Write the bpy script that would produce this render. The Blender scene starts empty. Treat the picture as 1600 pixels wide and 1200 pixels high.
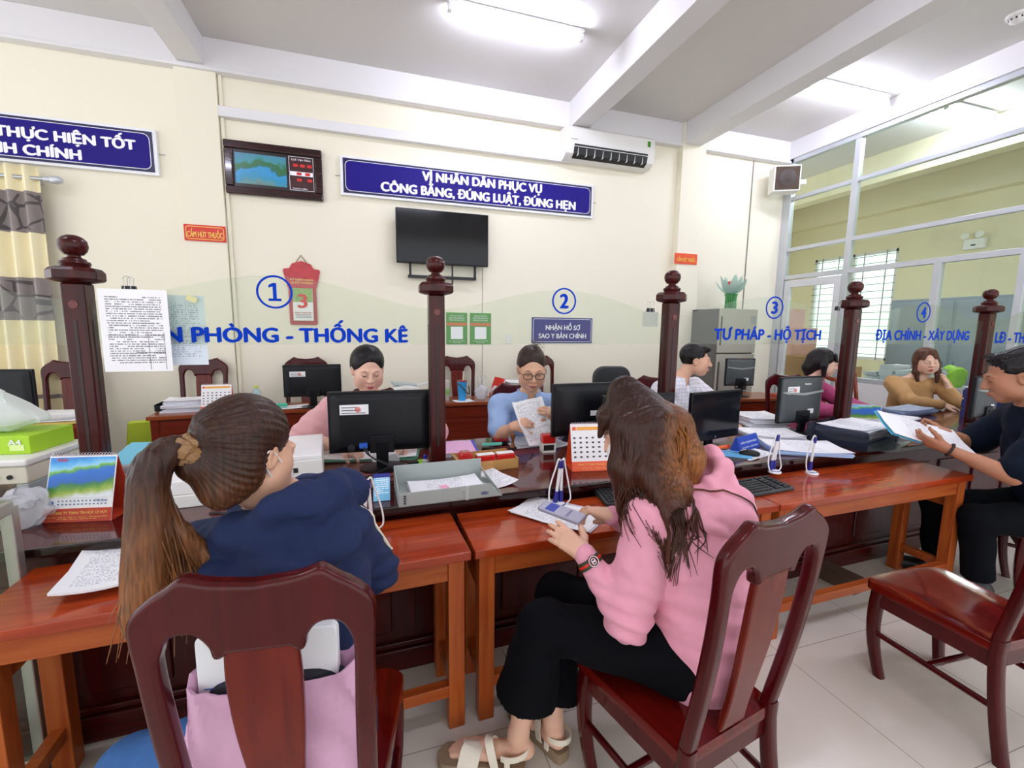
import bpy, bmesh, math, random
import numpy as np
from mathutils import Vector, Matrix
random.seed(7); RNG = np.random.default_rng(7)
scene = bpy.context.scene
COL = scene.collection
# ---------------------------------------------------------------- camera
cam_data = bpy.data.cameras.new('camera'); cam = bpy.data.objects.new('camera', cam_data); COL.objects.link(cam)
cam_data.sensor_fit = 'HORIZONTAL'; cam_data.sensor_width = 36.0; cam_data.lens = 36.0 * 688.0 / 1600.0
cam_data.clip_start = 0.05; cam_data.clip_end = 60
YAW, PITCH, ROLL = 0.30714, 0.12811, 0.01154
_fw = Vector((math.sin(YAW) * math.cos(PITCH), math.cos(YAW) * math.cos(PITCH), -math.sin(PITCH)))
_r0 = Vector((math.cos(YAW), -math.sin(YAW), 0)); _u0 = _r0.cross(_fw)
_r = math.cos(ROLL) * _r0 + math.sin(ROLL) * _u0; _u = -math.sin(ROLL) * _r0 + math.cos(ROLL) * _u0
cam.matrix_world = Matrix(((_r.x, _u.x, -_fw.x, 0), (_r.y, _u.y, -_fw.y, 0), (_r.z, _u.z, -_fw.z, 1.5), (0, 0, 0, 1)))
scene.camera = cam
# ---------------------------------------------------------------- world, exposure
scene.view_settings.view_transform = 'Standard'; scene.view_settings.look = 'None'
scene.view_settings.gamma = 1.0; scene.view_settings.use_curve_mapping = False
scene.view_settings.exposure = 1.72
world = bpy.data.worlds.new('daylight'); scene.world = world; world.use_nodes = True
_bg = world.node_tree.nodes['Background']; _bg.inputs[0].default_value = (0.93, 0.96, 1.0, 1); _bg.inputs[1].default_value = 0.62
scene.cycles.max_bounces = 8; scene.cycles.diffuse_bounces = 5; scene.cycles.transparent_max_bounces = 16
scene.cycles.sample_clamp_indirect = 6.0
TUBE_POWER = 34.0
# ---------------------------------------------------------------- materials
def nt(name):
    m = bpy.data.materials.new(name); m.use_nodes = True
    n = m.node_tree.nodes; return m, n, m.node_tree.links, n['Principled BSDF']
def srgb(h):
    if isinstance(h, str):
        c = [int(h[i:i + 2], 16) / 255 for i in (0, 2, 4)]
    else: c = [x / 255 for x in h]
    return tuple((x / 12.92 if x <= .04045 else ((x + .055) / 1.055) ** 2.4) for x in c) + (1,)
def plain(name, col, rough=.5, metal=0, var=.06, vscale=9, bump=0, bscale=60, coat=0, spec=.5, sheen=0):
    """solid colour with a faint procedural mottling and optional grain"""
    m, n, l, b = nt(name); c = srgb(col)
    tc = n.new('ShaderNodeTexCoord'); no = n.new('ShaderNodeTexNoise'); no.inputs['Scale'].default_value = vscale; no.inputs['Detail'].default_value = 4
    l.new(tc.outputs['Object'], no.inputs['Vector'])
    mx = n.new('ShaderNodeMix'); mx.data_type = 'RGBA'
    mx.inputs[6].default_value = tuple(x * (1 - var) for x in c[:3]) + (1,); mx.inputs[7].default_value = tuple(min(1, x * (1 + var)) for x in c[:3]) + (1,)
    l.new(no.outputs['Fac'], mx.inputs[0]); l.new(mx.outputs[2], b.inputs['Base Color'])
    b.inputs['Roughness'].default_value = rough; b.inputs['Metallic'].default_value = metal
    b.inputs['Coat Weight'].default_value = coat; b.inputs['Coat Roughness'].default_value = .08
    b.inputs['Specular IOR Level'].default_value = spec
    if sheen: b.inputs['Sheen Weight'].default_value = sheen
    if bump:
        n2 = n.new('ShaderNodeTexNoise'); n2.inputs['Scale'].default_value = bscale; n2.inputs['Detail'].default_value = 3
        l.new(tc.outputs['Object'], n2.inputs['Vector'])
        bp = n.new('ShaderNodeBump'); bp.inputs['Strength'].default_value = bump; bp.inputs['Distance'].default_value = .01
        l.new(n2.outputs['Fac'], bp.inputs['Height']); l.new(bp.outputs['Normal'], b.inputs['Normal'])
    return m
def wood(name, dark, light, rough=.3, coat=.4, axis=0, scale=1.0, seams=None):
    """varnished wood: grain stretched along one axis; optional plank seams across y"""
    m, n, l, b = nt(name)
    tc = n.new('ShaderNodeTexCoord'); mp = n.new('ShaderNodeMapping'); s = [22 * scale] * 3; s[axis] = 1.6 * scale
    mp.inputs['Scale'].default_value = s; l.new(tc.outputs['Object'], mp.inputs['Vector'])
    no = n.new('ShaderNodeTexNoise'); no.inputs['Scale'].default_value = 1.3; no.inputs['Detail'].default_value = 6; no.inputs['Distortion'].default_value = .7
    l.new(mp.outputs[0], no.inputs['Vector'])
    rp = n.new('ShaderNodeValToRGB'); rp.color_ramp.elements[0].position = .3; rp.color_ramp.elements[0].color = srgb(dark)
    rp.color_ramp.elements[1].position = .72; rp.color_ramp.elements[1].color = srgb(light)
    l.new(no.outputs['Fac'], rp.inputs[0]); out = rp.outputs[0]
    if seams:
        sp = n.new('ShaderNodeSeparateXYZ'); l.new(tc.outputs['Object'], sp.inputs[0])
        dv = n.new('ShaderNodeMath'); dv.operation = 'DIVIDE'; dv.inputs[1].default_value = seams; l.new(sp.outputs['Y'], dv.inputs[0])
        fr = n.new('ShaderNodeMath'); fr.operation = 'FRACT'; l.new(dv.outputs[0], fr.inputs[0])
        lt = n.new('ShaderNodeMath'); lt.operation = 'LESS_THAN'; lt.inputs[1].default_value = .03; l.new(fr.outputs[0], lt.inputs[0])
        mx = n.new('ShaderNodeMix'); mx.data_type = 'RGBA'; mx.inputs[7].default_value = srgb('1c0a08')
        l.new(lt.outputs[0], mx.inputs[0]); l.new(out, mx.inputs[6]); out = mx.outputs[2]
    l.new(out, b.inputs['Base Color']); b.inputs['Roughness'].default_value = rough
    b.inputs['Coat Weight'].default_value = coat; b.inputs['Coat Roughness'].default_value = .07; b.inputs['Specular IOR Level'].default_value = .2
    return m
def emit(name, col, power):
    m, n, l, b = nt(name); b.inputs['Base Color'].default_value = srgb(col)
    b.inputs['Emission Color'].default_value = srgb(col); b.inputs['Emission Strength'].default_value = power; return m
def glass(name, tint, refl=.08, alpha=0.0, acol='ffffff'):
    """thin clear sheet: lets light straight through, mirrors a little, may carry a film"""
    m, n, l, b = nt(name); out = n['Material Output']
    tr = n.new('ShaderNodeBsdfTransparent'); tr.inputs[0].default_value = srgb(tint)
    gl = n.new('ShaderNodeBsdfGlossy'); gl.inputs['Roughness'].default_value = .02
    fr = n.new('ShaderNodeFresnel'); fr.inputs[0].default_value = 1.45
    ge = n.new('ShaderNodeNewGeometry'); iv = n.new('ShaderNodeMath'); iv.operation = 'SUBTRACT'; iv.inputs[0].default_value = 1; l.new(ge.outputs['Backfacing'], iv.inputs[1])
    mu = n.new('ShaderNodeMath'); mu.operation = 'MULTIPLY'; l.new(fr.outputs[0], mu.inputs[0]); l.new(iv.outputs[0], mu.inputs[1])
    ms = n.new('ShaderNodeMixShader'); l.new(mu.outputs[0], ms.inputs[0]); l.new(tr.outputs[0], ms.inputs[1]); l.new(gl.outputs[0], ms.inputs[2])
    last = ms.outputs[0]
    if alpha:
        df = n.new('ShaderNodeBsdfDiffuse'); df.inputs[0].default_value = srgb(acol)
        m2 = n.new('ShaderNodeMixShader'); m2.inputs[0].default_value = alpha; l.new(last, m2.inputs[1]); l.new(df.outputs[0], m2.inputs[2]); last = m2.outputs[0]
    l.new(last, out.inputs[0]); return m
def math_(n, l, op, a, b=None):
    q = n.new('ShaderNodeMath'); q.operation = op
    for i, v in enumerate((a, b)):
        if v is None: continue
        if isinstance(v, (int, float)): q.inputs[i].default_value = v
        else: l.new(v, q.inputs[i])
    return q.outputs[0]
def printed(name, paper='f4f3f6', ink='55555f', line=.0075, dens=.46, marg=.085, table=False):
    """sheet printed with rows of small type (object x = across, y = up the page)"""
    m, n, l, b = nt(name); tc = n.new('ShaderNodeTexCoord'); sp = n.new('ShaderNodeSeparateXYZ'); l.new(tc.outputs['Object'], sp.inputs[0])
    row = math_(n, l, 'DIVIDE', sp.outputs['Y'], line); fl = math_(n, l, 'FLOOR', row); fr = math_(n, l, 'FRACT', row)
    cb = n.new('ShaderNodeCombineXYZ'); l.new(math_(n, l, 'MULTIPLY', sp.outputs['X'], 210.0), cb.inputs[0]); l.new(math_(n, l, 'MULTIPLY', fl, 7.3), cb.inputs[1])
    no = n.new('ShaderNodeTexNoise'); no.inputs['Scale'].default_value = 1.0; no.inputs['Detail'].default_value = 1; l.new(cb.outputs[0], no.inputs['Vector'])
    cb2 = n.new('ShaderNodeCombineXYZ'); l.new(math_(n, l, 'MULTIPLY', sp.outputs['X'], 9.0), cb2.inputs[0]); l.new(math_(n, l, 'MULTIPLY', fl, 3.1), cb2.inputs[1])
    n2 = n.new('ShaderNodeTexNoise'); n2.inputs['Scale'].default_value = 1.0; l.new(cb2.outputs[0], n2.inputs['Vector'])
    k = math_(n, l, 'MULTIPLY', math_(n, l, 'GREATER_THAN', no.outputs['Fac'], dens), math_(n, l, 'LESS_THAN', fr, .5))
    k = math_(n, l, 'MULTIPLY', k, math_(n, l, 'GREATER_THAN', n2.outputs['Fac'], .42))
    k = math_(n, l, 'MULTIPLY', k, math_(n, l, 'LESS_THAN', math_(n, l, 'ABSOLUTE', sp.outputs['X']), marg))
    k = math_(n, l, 'MULTIPLY', k, math_(n, l, 'LESS_THAN', math_(n, l, 'ABSOLUTE', sp.outputs['Y']), marg * 1.45))
    mx = n.new('ShaderNodeMix'); mx.data_type = 'RGBA'; mx.inputs[6].default_value = srgb(paper); mx.inputs[7].default_value = srgb(ink)
    l.new(k, mx.inputs[0]); l.new(mx.outputs[2], b.inputs['Base Color']); b.inputs['Roughness'].default_value = .65; return m
def vcol(name, rough=.6, bump=0, bscale=200, sheen=0, sss=0):
    m, n, l, b = nt(name); a = n.new('ShaderNodeAttribute'); a.attribute_name = 'Col'
    l.new(a.outputs['Color'], b.inputs['Base Color']); b.inputs['Roughness'].default_value = rough
    if sheen: b.inputs['Sheen Weight'].default_value = sheen
    if sss:
        b.inputs['Subsurface Weight'].default_value = sss; b.inputs['Subsurface Radius'].default_value = (.012, .005, .003); b.inputs['Subsurface Scale'].default_value = 1.0
    if bump:
        tc = n.new('ShaderNodeTexCoord'); n2 = n.new('ShaderNodeTexNoise'); n2.inputs['Scale'].default_value = bscale
        l.new(tc.outputs['Object'], n2.inputs['Vector']); bp = n.new('ShaderNodeBump'); bp.inputs['Strength'].default_value = bump; bp.inputs['Distance'].default_value = .004
        l.new(n2.outputs['Fac'], bp.inputs['Height']); l.new(bp.outputs['Normal'], b.inputs['Normal'])
    return m
def tiles(name):
    m, n, l, b = nt(name); tc = n.new('ShaderNodeTexCoord'); sp = n.new('ShaderNodeSeparateXYZ'); l.new(tc.outputs['Object'], sp.inputs[0])
    ks = []
    for ax, off, per in (('X', 1.785, .621), ('Y', 1.416, .621)):
        f = math_(n, l, 'FRACT', math_(n, l, 'DIVIDE', math_(n, l, 'SUBTRACT', sp.outputs[ax], off - .002 - 62.1), per)); ks.append(math_(n, l, 'LESS_THAN', f, .0055))
    k = math_(n, l, 'MAXIMUM', ks[0], ks[1])
    no = n.new('ShaderNodeTexNoise'); no.inputs['Scale'].default_value = 2.2; no.inputs['Detail'].default_value = 5; l.new(tc.outputs['Object'], no.inputs['Vector'])
    rp = n.new('ShaderNodeValToRGB'); rp.color_ramp.elements[0].color = srgb('c9c0b4'); rp.color_ramp.elements[1].color = srgb('dcd5cb'); l.new(no.outputs['Fac'], rp.inputs[0])
    mx = n.new('ShaderNodeMix'); mx.data_type = 'RGBA'; mx.inputs[7].default_value = srgb('958c80'); l.new(k, mx.inputs[0]); l.new(rp.outputs[0], mx.inputs[6])
    l.new(mx.outputs[2], b.inputs['Base Color']); b.inputs['Roughness'].default_value = .22; return m
def curtain_mat(name):
    m, n, l, b = nt(name); tc = n.new('ShaderNodeTexCoord'); sp = n.new('ShaderNodeSeparateXYZ'); l.new(tc.outputs['Object'], sp.inputs[0])
    rp = n.new('ShaderNodeValToRGB'); rp.color_ramp.interpolation = 'CONSTANT'; cr = rp.color_ramp
    cream, grey = srgb('efe4bd'), srgb('8f8682')
    stops = [(0, cream), (.79 / 3.2, grey), (.83 / 3.2, cream), (1.51 / 3.2, grey), (1.88 / 3.2, cream), (2.27 / 3.2, grey), (2.62 / 3.2, cream)]
    cr.elements[0].position = 0; cr.elements[0].color = cream; cr.elements[1].position = stops[1][0]; cr.elements[1].color = grey
    for p, c in stops[2:]:
        e = cr.elements.new(p); e.color = c
    l.new(math_(n, l, 'DIVIDE', sp.outputs['Z'], 3.2), rp.inputs[0])
    # darker woven leaf outlines inside the grey bands
    mp = n.new('ShaderNodeMapping'); mp.inputs['Scale'].default_value = (5.5, 0, 3.6); l.new(tc.outputs['Object'], mp.inputs[0])
    vo = n.new('ShaderNodeTexVoronoi'); vo.feature = 'DISTANCE_TO_EDGE'; l.new(mp.outputs[0], vo.inputs['Vector']); vo.inputs['Scale'].default_value = 1.6
    ed = math_(n, l, 'LESS_THAN', vo.outputs['Distance'], .05)
    z = sp.outputs['Z']
    b1 = math_(n, l, 'MULTIPLY', math_(n, l, 'GREATER_THAN', z, 1.53), math_(n, l, 'LESS_THAN', z, 1.86)); b2 = math_(n, l, 'MULTIPLY', math_(n, l, 'GREATER_THAN', z, 2.29), math_(n, l, 'LESS_THAN', z, 2.6))
    k = math_(n, l, 'MULTIPLY', ed, math_(n, l, 'MAXIMUM', b1, b2))
    mx = n.new('ShaderNodeMix'); mx.data_type = 'RGBA'; mx.inputs[7].default_value = srgb('5c5556'); l.new(k, mx.inputs[0]); l.new(rp.outputs[0], mx.inputs[6])
    l.new(mx.outputs[2], b.inputs['Base Color']); b.inputs['Roughness'].default_value = .75; return m
def picture_mat(name, kind):
    """a printed landscape (lake, island, bridge): bands of colour over object x / y, soft noise edges"""
    m, n, l, b = nt(name); tc = n.new('ShaderNodeTexCoord'); no = n.new('ShaderNodeTexNoise'); no.inputs['Scale'].default_value = 22 if kind == 'cal' else 9; no.inputs['Detail'].default_value = 5
    l.new(tc.outputs['Object'], no.inputs['Vector']); sp = n.new('ShaderNodeSeparateXYZ'); l.new(tc.outputs['Object'], sp.inputs[0])
    x, y = sp.outputs['X'], sp.outputs['Y']; w = math_(n, l, 'SUBTRACT', no.outputs['Fac'], .5)
    rp = n.new('ShaderNodeValToRGB'); cr = rp.color_ramp
    if kind == 'cal':   # page 0.2 x 0.12 centred on origin
        t = math_(n, l, 'ADD', math_(n, l, 'ADD', math_(n, l, 'DIVIDE', y, .13), .5), math_(n, l, 'ADD', math_(n, l, 'MULTIPLY', w, .30), math_(n, l, 'MULTIPLY', x, -.9)))
        st = [(0, 'e8ecf2'), (.12, 'a9bf5a'), (.22, '6d9a35'), (.34, '2f7a4a'), (.4, '1f63b4'), (.58, '1d66c4'), (.66, '2a6fbf'), (.7, '4d9a4c'), (.76, '7fb86a'), (.79, '8fcbe8'), (.9, '4aa6e4'), (1, '2f83d0')]
    else:               # framed picture 0.5 x 0.36
        t = math_(n, l, 'ADD', math_(n, l, 'ADD', math_(n, l, 'DIVIDE', y, .38), .5), math_(n, l, 'ADD', math_(n, l, 'MULTIPLY', w, .5), math_(n, l, 'MULTIPLY', math_(n, l, 'ABSOLUTE', x), .7)))
        st = [(0, '6a6a72'), (.22, '5f8f8c'), (.34, '2f8fb4'), (.55, '2c93cf'), (.6, '2d6b58'), (.74, '2f6d34'), (.82, '3c8f9c'), (1, '4a86a8')]
    cr.elements[0].position, cr.elements[0].color = st[0][0], srgb(st[0][1]); cr.elements[1].position, cr.elements[1].color = st[1][0], srgb(st[1][1])
    for p, c in st[2:]:
        e = cr.elements.new(p); e.color = srgb(c)
    l.new(t, rp.inputs[0]); l.new(rp.outputs[0], b.inputs['Base Color']); b.inputs['Roughness'].default_value = .3; return m
def lined(name, base, line, period, axis='X', width=.12, axis2=None):
    """woven check / stripe cloth"""
    m, n, l, b = nt(name); tc = n.new('ShaderNodeTexCoord'); sp = n.new('ShaderNodeSeparateXYZ'); l.new(tc.outputs['Object'], sp.inputs[0])
    k = math_(n, l, 'LESS_THAN', math_(n, l, 'FRACT', math_(n, l, 'DIVIDE', sp.outputs[axis], period)), width)
    if axis2: k = math_(n, l, 'MAXIMUM', k, math_(n, l, 'LESS_THAN', math_(n, l, 'FRACT', math_(n, l, 'DIVIDE', sp.outputs[axis2], period)), width))
    mx = n.new('ShaderNodeMix'); mx.data_type = 'RGBA'; mx.inputs[6].default_value = srgb(base); mx.inputs[7].default_value = srgb(line)
    l.new(k, mx.inputs[0]); l.new(mx.outputs[2], b.inputs['Base Color']); b.inputs['Roughness'].default_value = .8; return m
def hair_mat(name, root, tip, z0, z1, side=None):
    """hair whose dye fades from root colour to tip colour between two heights, streaked along the strands"""
    m, n, l, b = nt(name); tc = n.new('ShaderNodeTexCoord'); mp = n.new('ShaderNodeMapping'); mp.inputs['Scale'].default_value = (160, 160, 5)
    l.new(tc.outputs['Object'], mp.inputs[0]); no = n.new('ShaderNodeTexNoise'); no.inputs['Scale'].default_value = 1; no.inputs['Detail'].default_value = 3; l.new(mp.outputs[0], no.inputs['Vector'])
    sp = n.new('ShaderNodeSeparateXYZ'); l.new(tc.outputs['Object'], sp.inputs[0])
    t = n.new('ShaderNodeMapRange'); t.inputs[1].default_value = z0; t.inputs[2].default_value = z1; l.new(sp.outputs['Z'], t.inputs[0])
    mx = n.new('ShaderNodeMix'); mx.data_type = 'RGBA'; mx.inputs[6].default_value = srgb(root); mx.inputs[7].default_value = srgb(tip); l.new(t.outputs[0], mx.inputs[0])
    if side:   # one side bleached lighter: colour, start and end along a horizontal axis (ax, ay)
        c_, ax_, ay_, a0, a1 = side; s2 = math_(n, l, 'ADD', math_(n, l, 'MULTIPLY', sp.outputs['X'], ax_), math_(n, l, 'MULTIPLY', sp.outputs['Y'], ay_)); s2 = math_(n, l, 'ADD', s2, math_(n, l, 'MULTIPLY', math_(n, l, 'SUBTRACT', no.outputs['Fac'], .5), .05))
        t2 = n.new('ShaderNodeMapRange'); t2.inputs[1].default_value = a0; t2.inputs[2].default_value = a1; l.new(s2, t2.inputs[0])
        mz = n.new('ShaderNodeMapRange'); mz.inputs[1].default_value = z0 + .42; mz.inputs[2].default_value = z0 + .3; l.new(sp.outputs['Z'], mz.inputs[0])
        m3 = n.new('ShaderNodeMix'); m3.data_type = 'RGBA'; m3.inputs[7].default_value = srgb(c_); lo_ = n.new('ShaderNodeMapRange'); lo_.inputs[1].default_value = z0 + .1; lo_.inputs[2].default_value = z0 + .2; l.new(sp.outputs['Z'], lo_.inputs[0]); l.new(math_(n, l, 'MULTIPLY', math_(n, l, 'MULTIPLY', t2.outputs[0], mz.outputs[0]), lo_.outputs[0]), m3.inputs[0]); l.new(mx.outputs[2], m3.inputs[6]); mx = m3
    m2 = n.new('ShaderNodeMix'); m2.data_type = 'RGBA'; m2.blend_type = 'MULTIPLY'; m2.inputs[0].default_value = 1
    r2 = n.new('ShaderNodeValToRGB'); r2.color_ramp.elements[0].position = .32; r2.color_ramp.elements[0].color = (.5, .5, .5, 1); r2.color_ramp.elements[1].position = .7; r2.color_ramp.elements[1].color = (1.35, 1.3, 1.2, 1)
    l.new(no.outputs['Fac'], r2.inputs[0]); l.new(mx.outputs[2], m2.inputs[6]); l.new(r2.outputs[0], m2.inputs[7]); l.new(m2.outputs[2], b.inputs['Base Color'])
    b.inputs['Roughness'].default_value = .36; b.inputs['Specular IOR Level'].default_value = .28
    bp = n.new('ShaderNodeBump'); bp.inputs['Strength'].default_value = .35; bp.inputs['Distance'].default_value = .004; l.new(no.outputs['Fac'], bp.inputs['Height']); l.new(bp.outputs['Normal'], b.inputs['Normal'])
    return m
# ---------------------------------------------------------------- mesh helpers
def NB(): return bmesh.new()
def bx(bm, x0, x1, y0, y1, z0, z1, M=None, taper=None):
    vs = []
    for z in (z0, z1):
        t = 1 if (taper is None or z == z0) else taper
        cx, cy = (x0 + x1) / 2, (y0 + y1) / 2
        for x, y in ((x0, y0), (x1, y0), (x1, y1), (x0, y1)):
            p = Vector((cx + (x - cx) * t, cy + (y - cy) * t, z)); vs.append(bm.verts.new(M @ p if M else p))
    for f in ((3, 2, 1, 0), (4, 5, 6, 7), (0, 1, 5, 4), (1, 2, 6, 5), (2, 3, 7, 6), (3, 0, 4, 7)): bm.faces.new([vs[i] for i in f])
    return vs
def frame_of(d):
    d = Vector(d).normalized(); a = Vector((0, 0, 1)) if abs(d.z) < .9 else Vector((1, 0, 0))
    u = d.cross(a).normalized(); return u, d.cross(u).normalized()
def loft(bm, rings, closed=True, caps=True):
    R = [[bm.verts.new(p) for p in r] for r in rings]; n = len(R[0])
    for a, b in zip(R[:-1], R[1:]):
        for i in range(n if closed else n - 1):
            j = (i + 1) % n; bm.faces.new((a[i], a[j], b[j], b[i]))
    if caps and closed:
        bm.faces.new(R[0][::-1]); bm.faces.new(R[-1])
    return R
def tube(bm, pts, r, seg=8, caps=True, flat=1.0):
    pts = [Vector(p) for p in pts]; n = len(pts); rr = r if isinstance(r, (list, tuple)) else [r] * n; rings = []; u = None
    for i, p in enumerate(pts):
        d = (pts[min(i + 1, n - 1)] - pts[max(i - 1, 0)]).normalized()
        if u is None: u, v = frame_of(d)
        else:
            u = (u - d * u.dot(d)).normalized(); v = d.cross(u)
        rings.append([p + (u * math.cos(2 * math.pi * k / seg) + v * flat * math.sin(2 * math.pi * k / seg)) * rr[i] for k in range(seg)])
    loft(bm, rings, caps=caps)
def cyl(bm, p0, p1, r0, r1=None, seg=16): tube(bm, [p0, p1], [r0, r0 if r1 is None else r1], seg)
def lathe(bm, prof, c=(0, 0, 0), seg=24, rot=0, sides=None):
    c = Vector(c); seg = sides or seg
    loft(bm, [[c + Vector((r * math.cos(rot + 2 * math.pi * k / seg), r * math.sin(rot + 2 * math.pi * k / seg), z)) for k in range(seg)] for r, z in prof])
def ball(bm, c, r, seg=16, R=None):
    r = Vector(r) if not isinstance(r, (int, float)) else Vector((r, r, r)); c = Vector(c); rings = []
    m = max(6, seg // 2)
    for i in range(m + 1):
        a = math.pi * min(max(i / m, .02), .98)
        ring = [Vector((r.x * math.sin(a) * math.cos(2 * math.pi * k / seg), r.y * math.sin(a) * math.sin(2 * math.pi * k / seg), -r.z * math.cos(a))) for k in range(seg)]
        rings.append([c + (R @ p if R else p) for p in ring])
    loft(bm, rings)
def prism(bm, poly, y0, y1, M=None):
    """polygon in x,z swept from y0 to y1"""
    a = [bm.verts.new((M @ Vector((x, y0, z))) if M else (x, y0, z)) for x, z in poly]; b = [bm.verts.new((M @ Vector((x, y1, z))) if M else (x, y1, z)) for x, z in poly]
    n = len(poly); bm.faces.new(a); bm.faces.new(b[::-1])
    for i in range(n): bm.faces.new((a[i], b[i], b[(i + 1) % n], a[(i + 1) % n]))
def curve(pts, n=40):
    """smooth path through points (Catmull-Rom)"""
    P = [Vector(p) for p in pts]; P = [P[0] * 2 - P[1]] + P + [P[-1] * 2 - P[-2]]; out = []; m = len(P) - 3
    for i in range(n + 1):
        t = i / n * m; k = min(int(t), m - 1); t -= k; a, b, c, d = P[k:k + 4]
        out.append(.5 * ((2 * b) + (c - a) * t + (2 * a - 5 * b + 4 * c - d) * t * t + (3 * b - a - 3 * c + d) * t ** 3))
    return out
def obj(name, bm, mat, parent=None, loc=(0, 0, 0), rot=(0, 0, 0), bevel=0, smooth=True, label=None, segs=2):
    bmesh.ops.recalc_face_normals(bm, faces=bm.faces)
    if smooth:
        for f in bm.faces: f.smooth = True
        for e in bm.edges:
            if len(e.link_faces) == 2 and e.calc_face_angle(0) > .62: e.smooth = False
    me = bpy.data.meshes.new(name); bm.to_mesh(me); bm.free()
    for mm in (mat if isinstance(mat, (list, tuple)) else [mat]): me.materials.append(mm)
    o = bpy.data.objects.new(name, me); COL.objects.link(o); o.location = loc; o.rotation_euler = rot
    if parent: o.parent = parent
    if bevel:
        b = o.modifiers.new('bevel', 'BEVEL'); b.width = bevel; b.segments = segs; b.limit_method = 'ANGLE'; b.angle_limit = .6; b.harden_normals = True
        for f in me.polygons: f.use_smooth = True
    if label: o['label'] = label
    return o
def thing(name, label, cat, loc=(0, 0, 0), rz=0, group=None, rot=None):
    o = bpy.data.objects.new(name, None); COL.objects.link(o); o.location = loc; o.rotation_euler = rot or (0, 0, rz); o.empty_display_size = .1
    return tag(o, label, cat, group)
def tag(o, label, cat, group=None):
    o['label'] = label; o['category'] = cat
    if group: o['group'] = group
    return o
def struct(name, bm, mat, parent=None, bevel=0):
    o = obj(name, bm, mat, parent, bevel=bevel)
    if not parent: o['kind'] = 'structure'
    return o
def dup(root, loc, rz, label=None, group=None):
    r = root.copy(); COL.objects.link(r); r.location = loc; r.rotation_euler = (0, 0, rz)
    if label: r['label'] = label
    if group: r['group'] = group
    for ch in list(root.children):
        c = ch.copy(); COL.objects.link(c); c.parent = r
        for g in ch.children:
            d = g.copy(); COL.objects.link(d); d.parent = c
    return r
def text_bm(lines, w, h, bold=.0, ext=.0012, gap=1.25):
    """lettering as a mesh in x,z facing -y, centred, fitted to w x h; every closed outline is filled on its own"""
    from mathutils.geometry import tessellate_polygon, interpolate_bezier
    cu = bpy.data.curves.new('lettering', 'FONT'); cu.body = lines; cu.align_x = 'CENTER'; cu.size = 1; cu.space_line = gap
    o = bpy.data.objects.new('lettering', cu); COL.objects.link(o); bpy.context.view_layer.update()
    oc = o.to_curve(bpy.context.evaluated_depsgraph_get()); loops = []
    for sp in oc.splines:
        P = sp.bezier_points; n = len(P); L = []
        for a in range(n):
            p, q = P[a], P[(a + 1) % n]; straight = p.handle_right_type == 'VECTOR' and q.handle_left_type == 'VECTOR'
            L += [Vector((v.x, v.y, 0)) for v in interpolate_bezier(p.co, p.handle_right, q.handle_left, q.co, 2 if straight else 5)[:-1]]
        L = [v for a, v in enumerate(L) if (v - L[a - 1]).length > 1e-5]
        if len(L) > 2: loops.append((sum(L[a - 1].x * L[a].y - L[a].x * L[a - 1].y for a in range(len(L))) / 2, L))
    o.to_curve_clear(); bpy.data.objects.remove(o); bpy.data.curves.remove(cu); bm = NB()
    if not loops: return bm
    def inside(p, L): return sum(((L[k].y > p.y) != (L[k - 1].y > p.y)) and (p.x < (L[k - 1].x - L[k].x) * (p.y - L[k].y) / (L[k - 1].y - L[k].y) + L[k].x) for k in range(len(L))) % 2 == 1
    outs, holes = [], []
    for a, L in loops:
        own = [q for q in loops if q[1] is not L and abs(q[0]) > abs(a) and all(inside(v, q[1]) for v in L)]
        q = min(own, key=lambda q: abs(q[0])) if own else None
        if q and (q[0] > 0) != (a > 0): holes.append((q[1], L))
        else: outs.append((a, L, []))
    for L0, L in holes:
        for q in outs:
            if q[1] is L0: q[2].append(L)
    xs = [v.x for _, L, _ in outs for v in L]; ys = [v.y for _, L, _ in outs for v in L]
    sx = w / (max(xs) - min(xs)); sy = h / (max(ys) - min(ys)); cx, cy = (max(xs) + min(xs)) / 2, (max(ys) + min(ys)) / 2; q = bold * min(sx, sy) * .8
    for i, (dx, dz) in enumerate(((0, 0), (q, 0), (-q, 0), (q * .5, q * .6), (-q * .5, -q * .6)) if bold else ((0, 0),)):
        for _, L, H in outs:
            pts = [v for l in [L] + H for v in l]; V = [bm.verts.new(((v.x - cx) * sx + dx, -ext - .00004 * i, (v.y - cy) * sy + dz)) for v in pts]
            for t in tessellate_polygon([L] + H):
                try: bm.faces.new([V[k] for k in t])
                except ValueError: pass
            if i == 0:
                B = [bm.verts.new((v.co.x, 0, v.co.z)) for v in V]; k0 = 0
                for l in [L] + H:
                    for k in range(len(l)): a_, b_ = k0 + k, k0 + (k + 1) % len(l); bm.faces.new((V[a_], V[b_], B[b_], B[a_]))
                    k0 += len(l)
    return bm
def text(name, lines, w, h, mat, parent, loc, rot=(0, 0, 0), bold=.02, ext=.0012, gap=1.25, label=None):
    return obj(name, text_bm(lines, w, h, bold, ext, gap), mat, parent, loc, rot, smooth=False, label=label)
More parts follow.
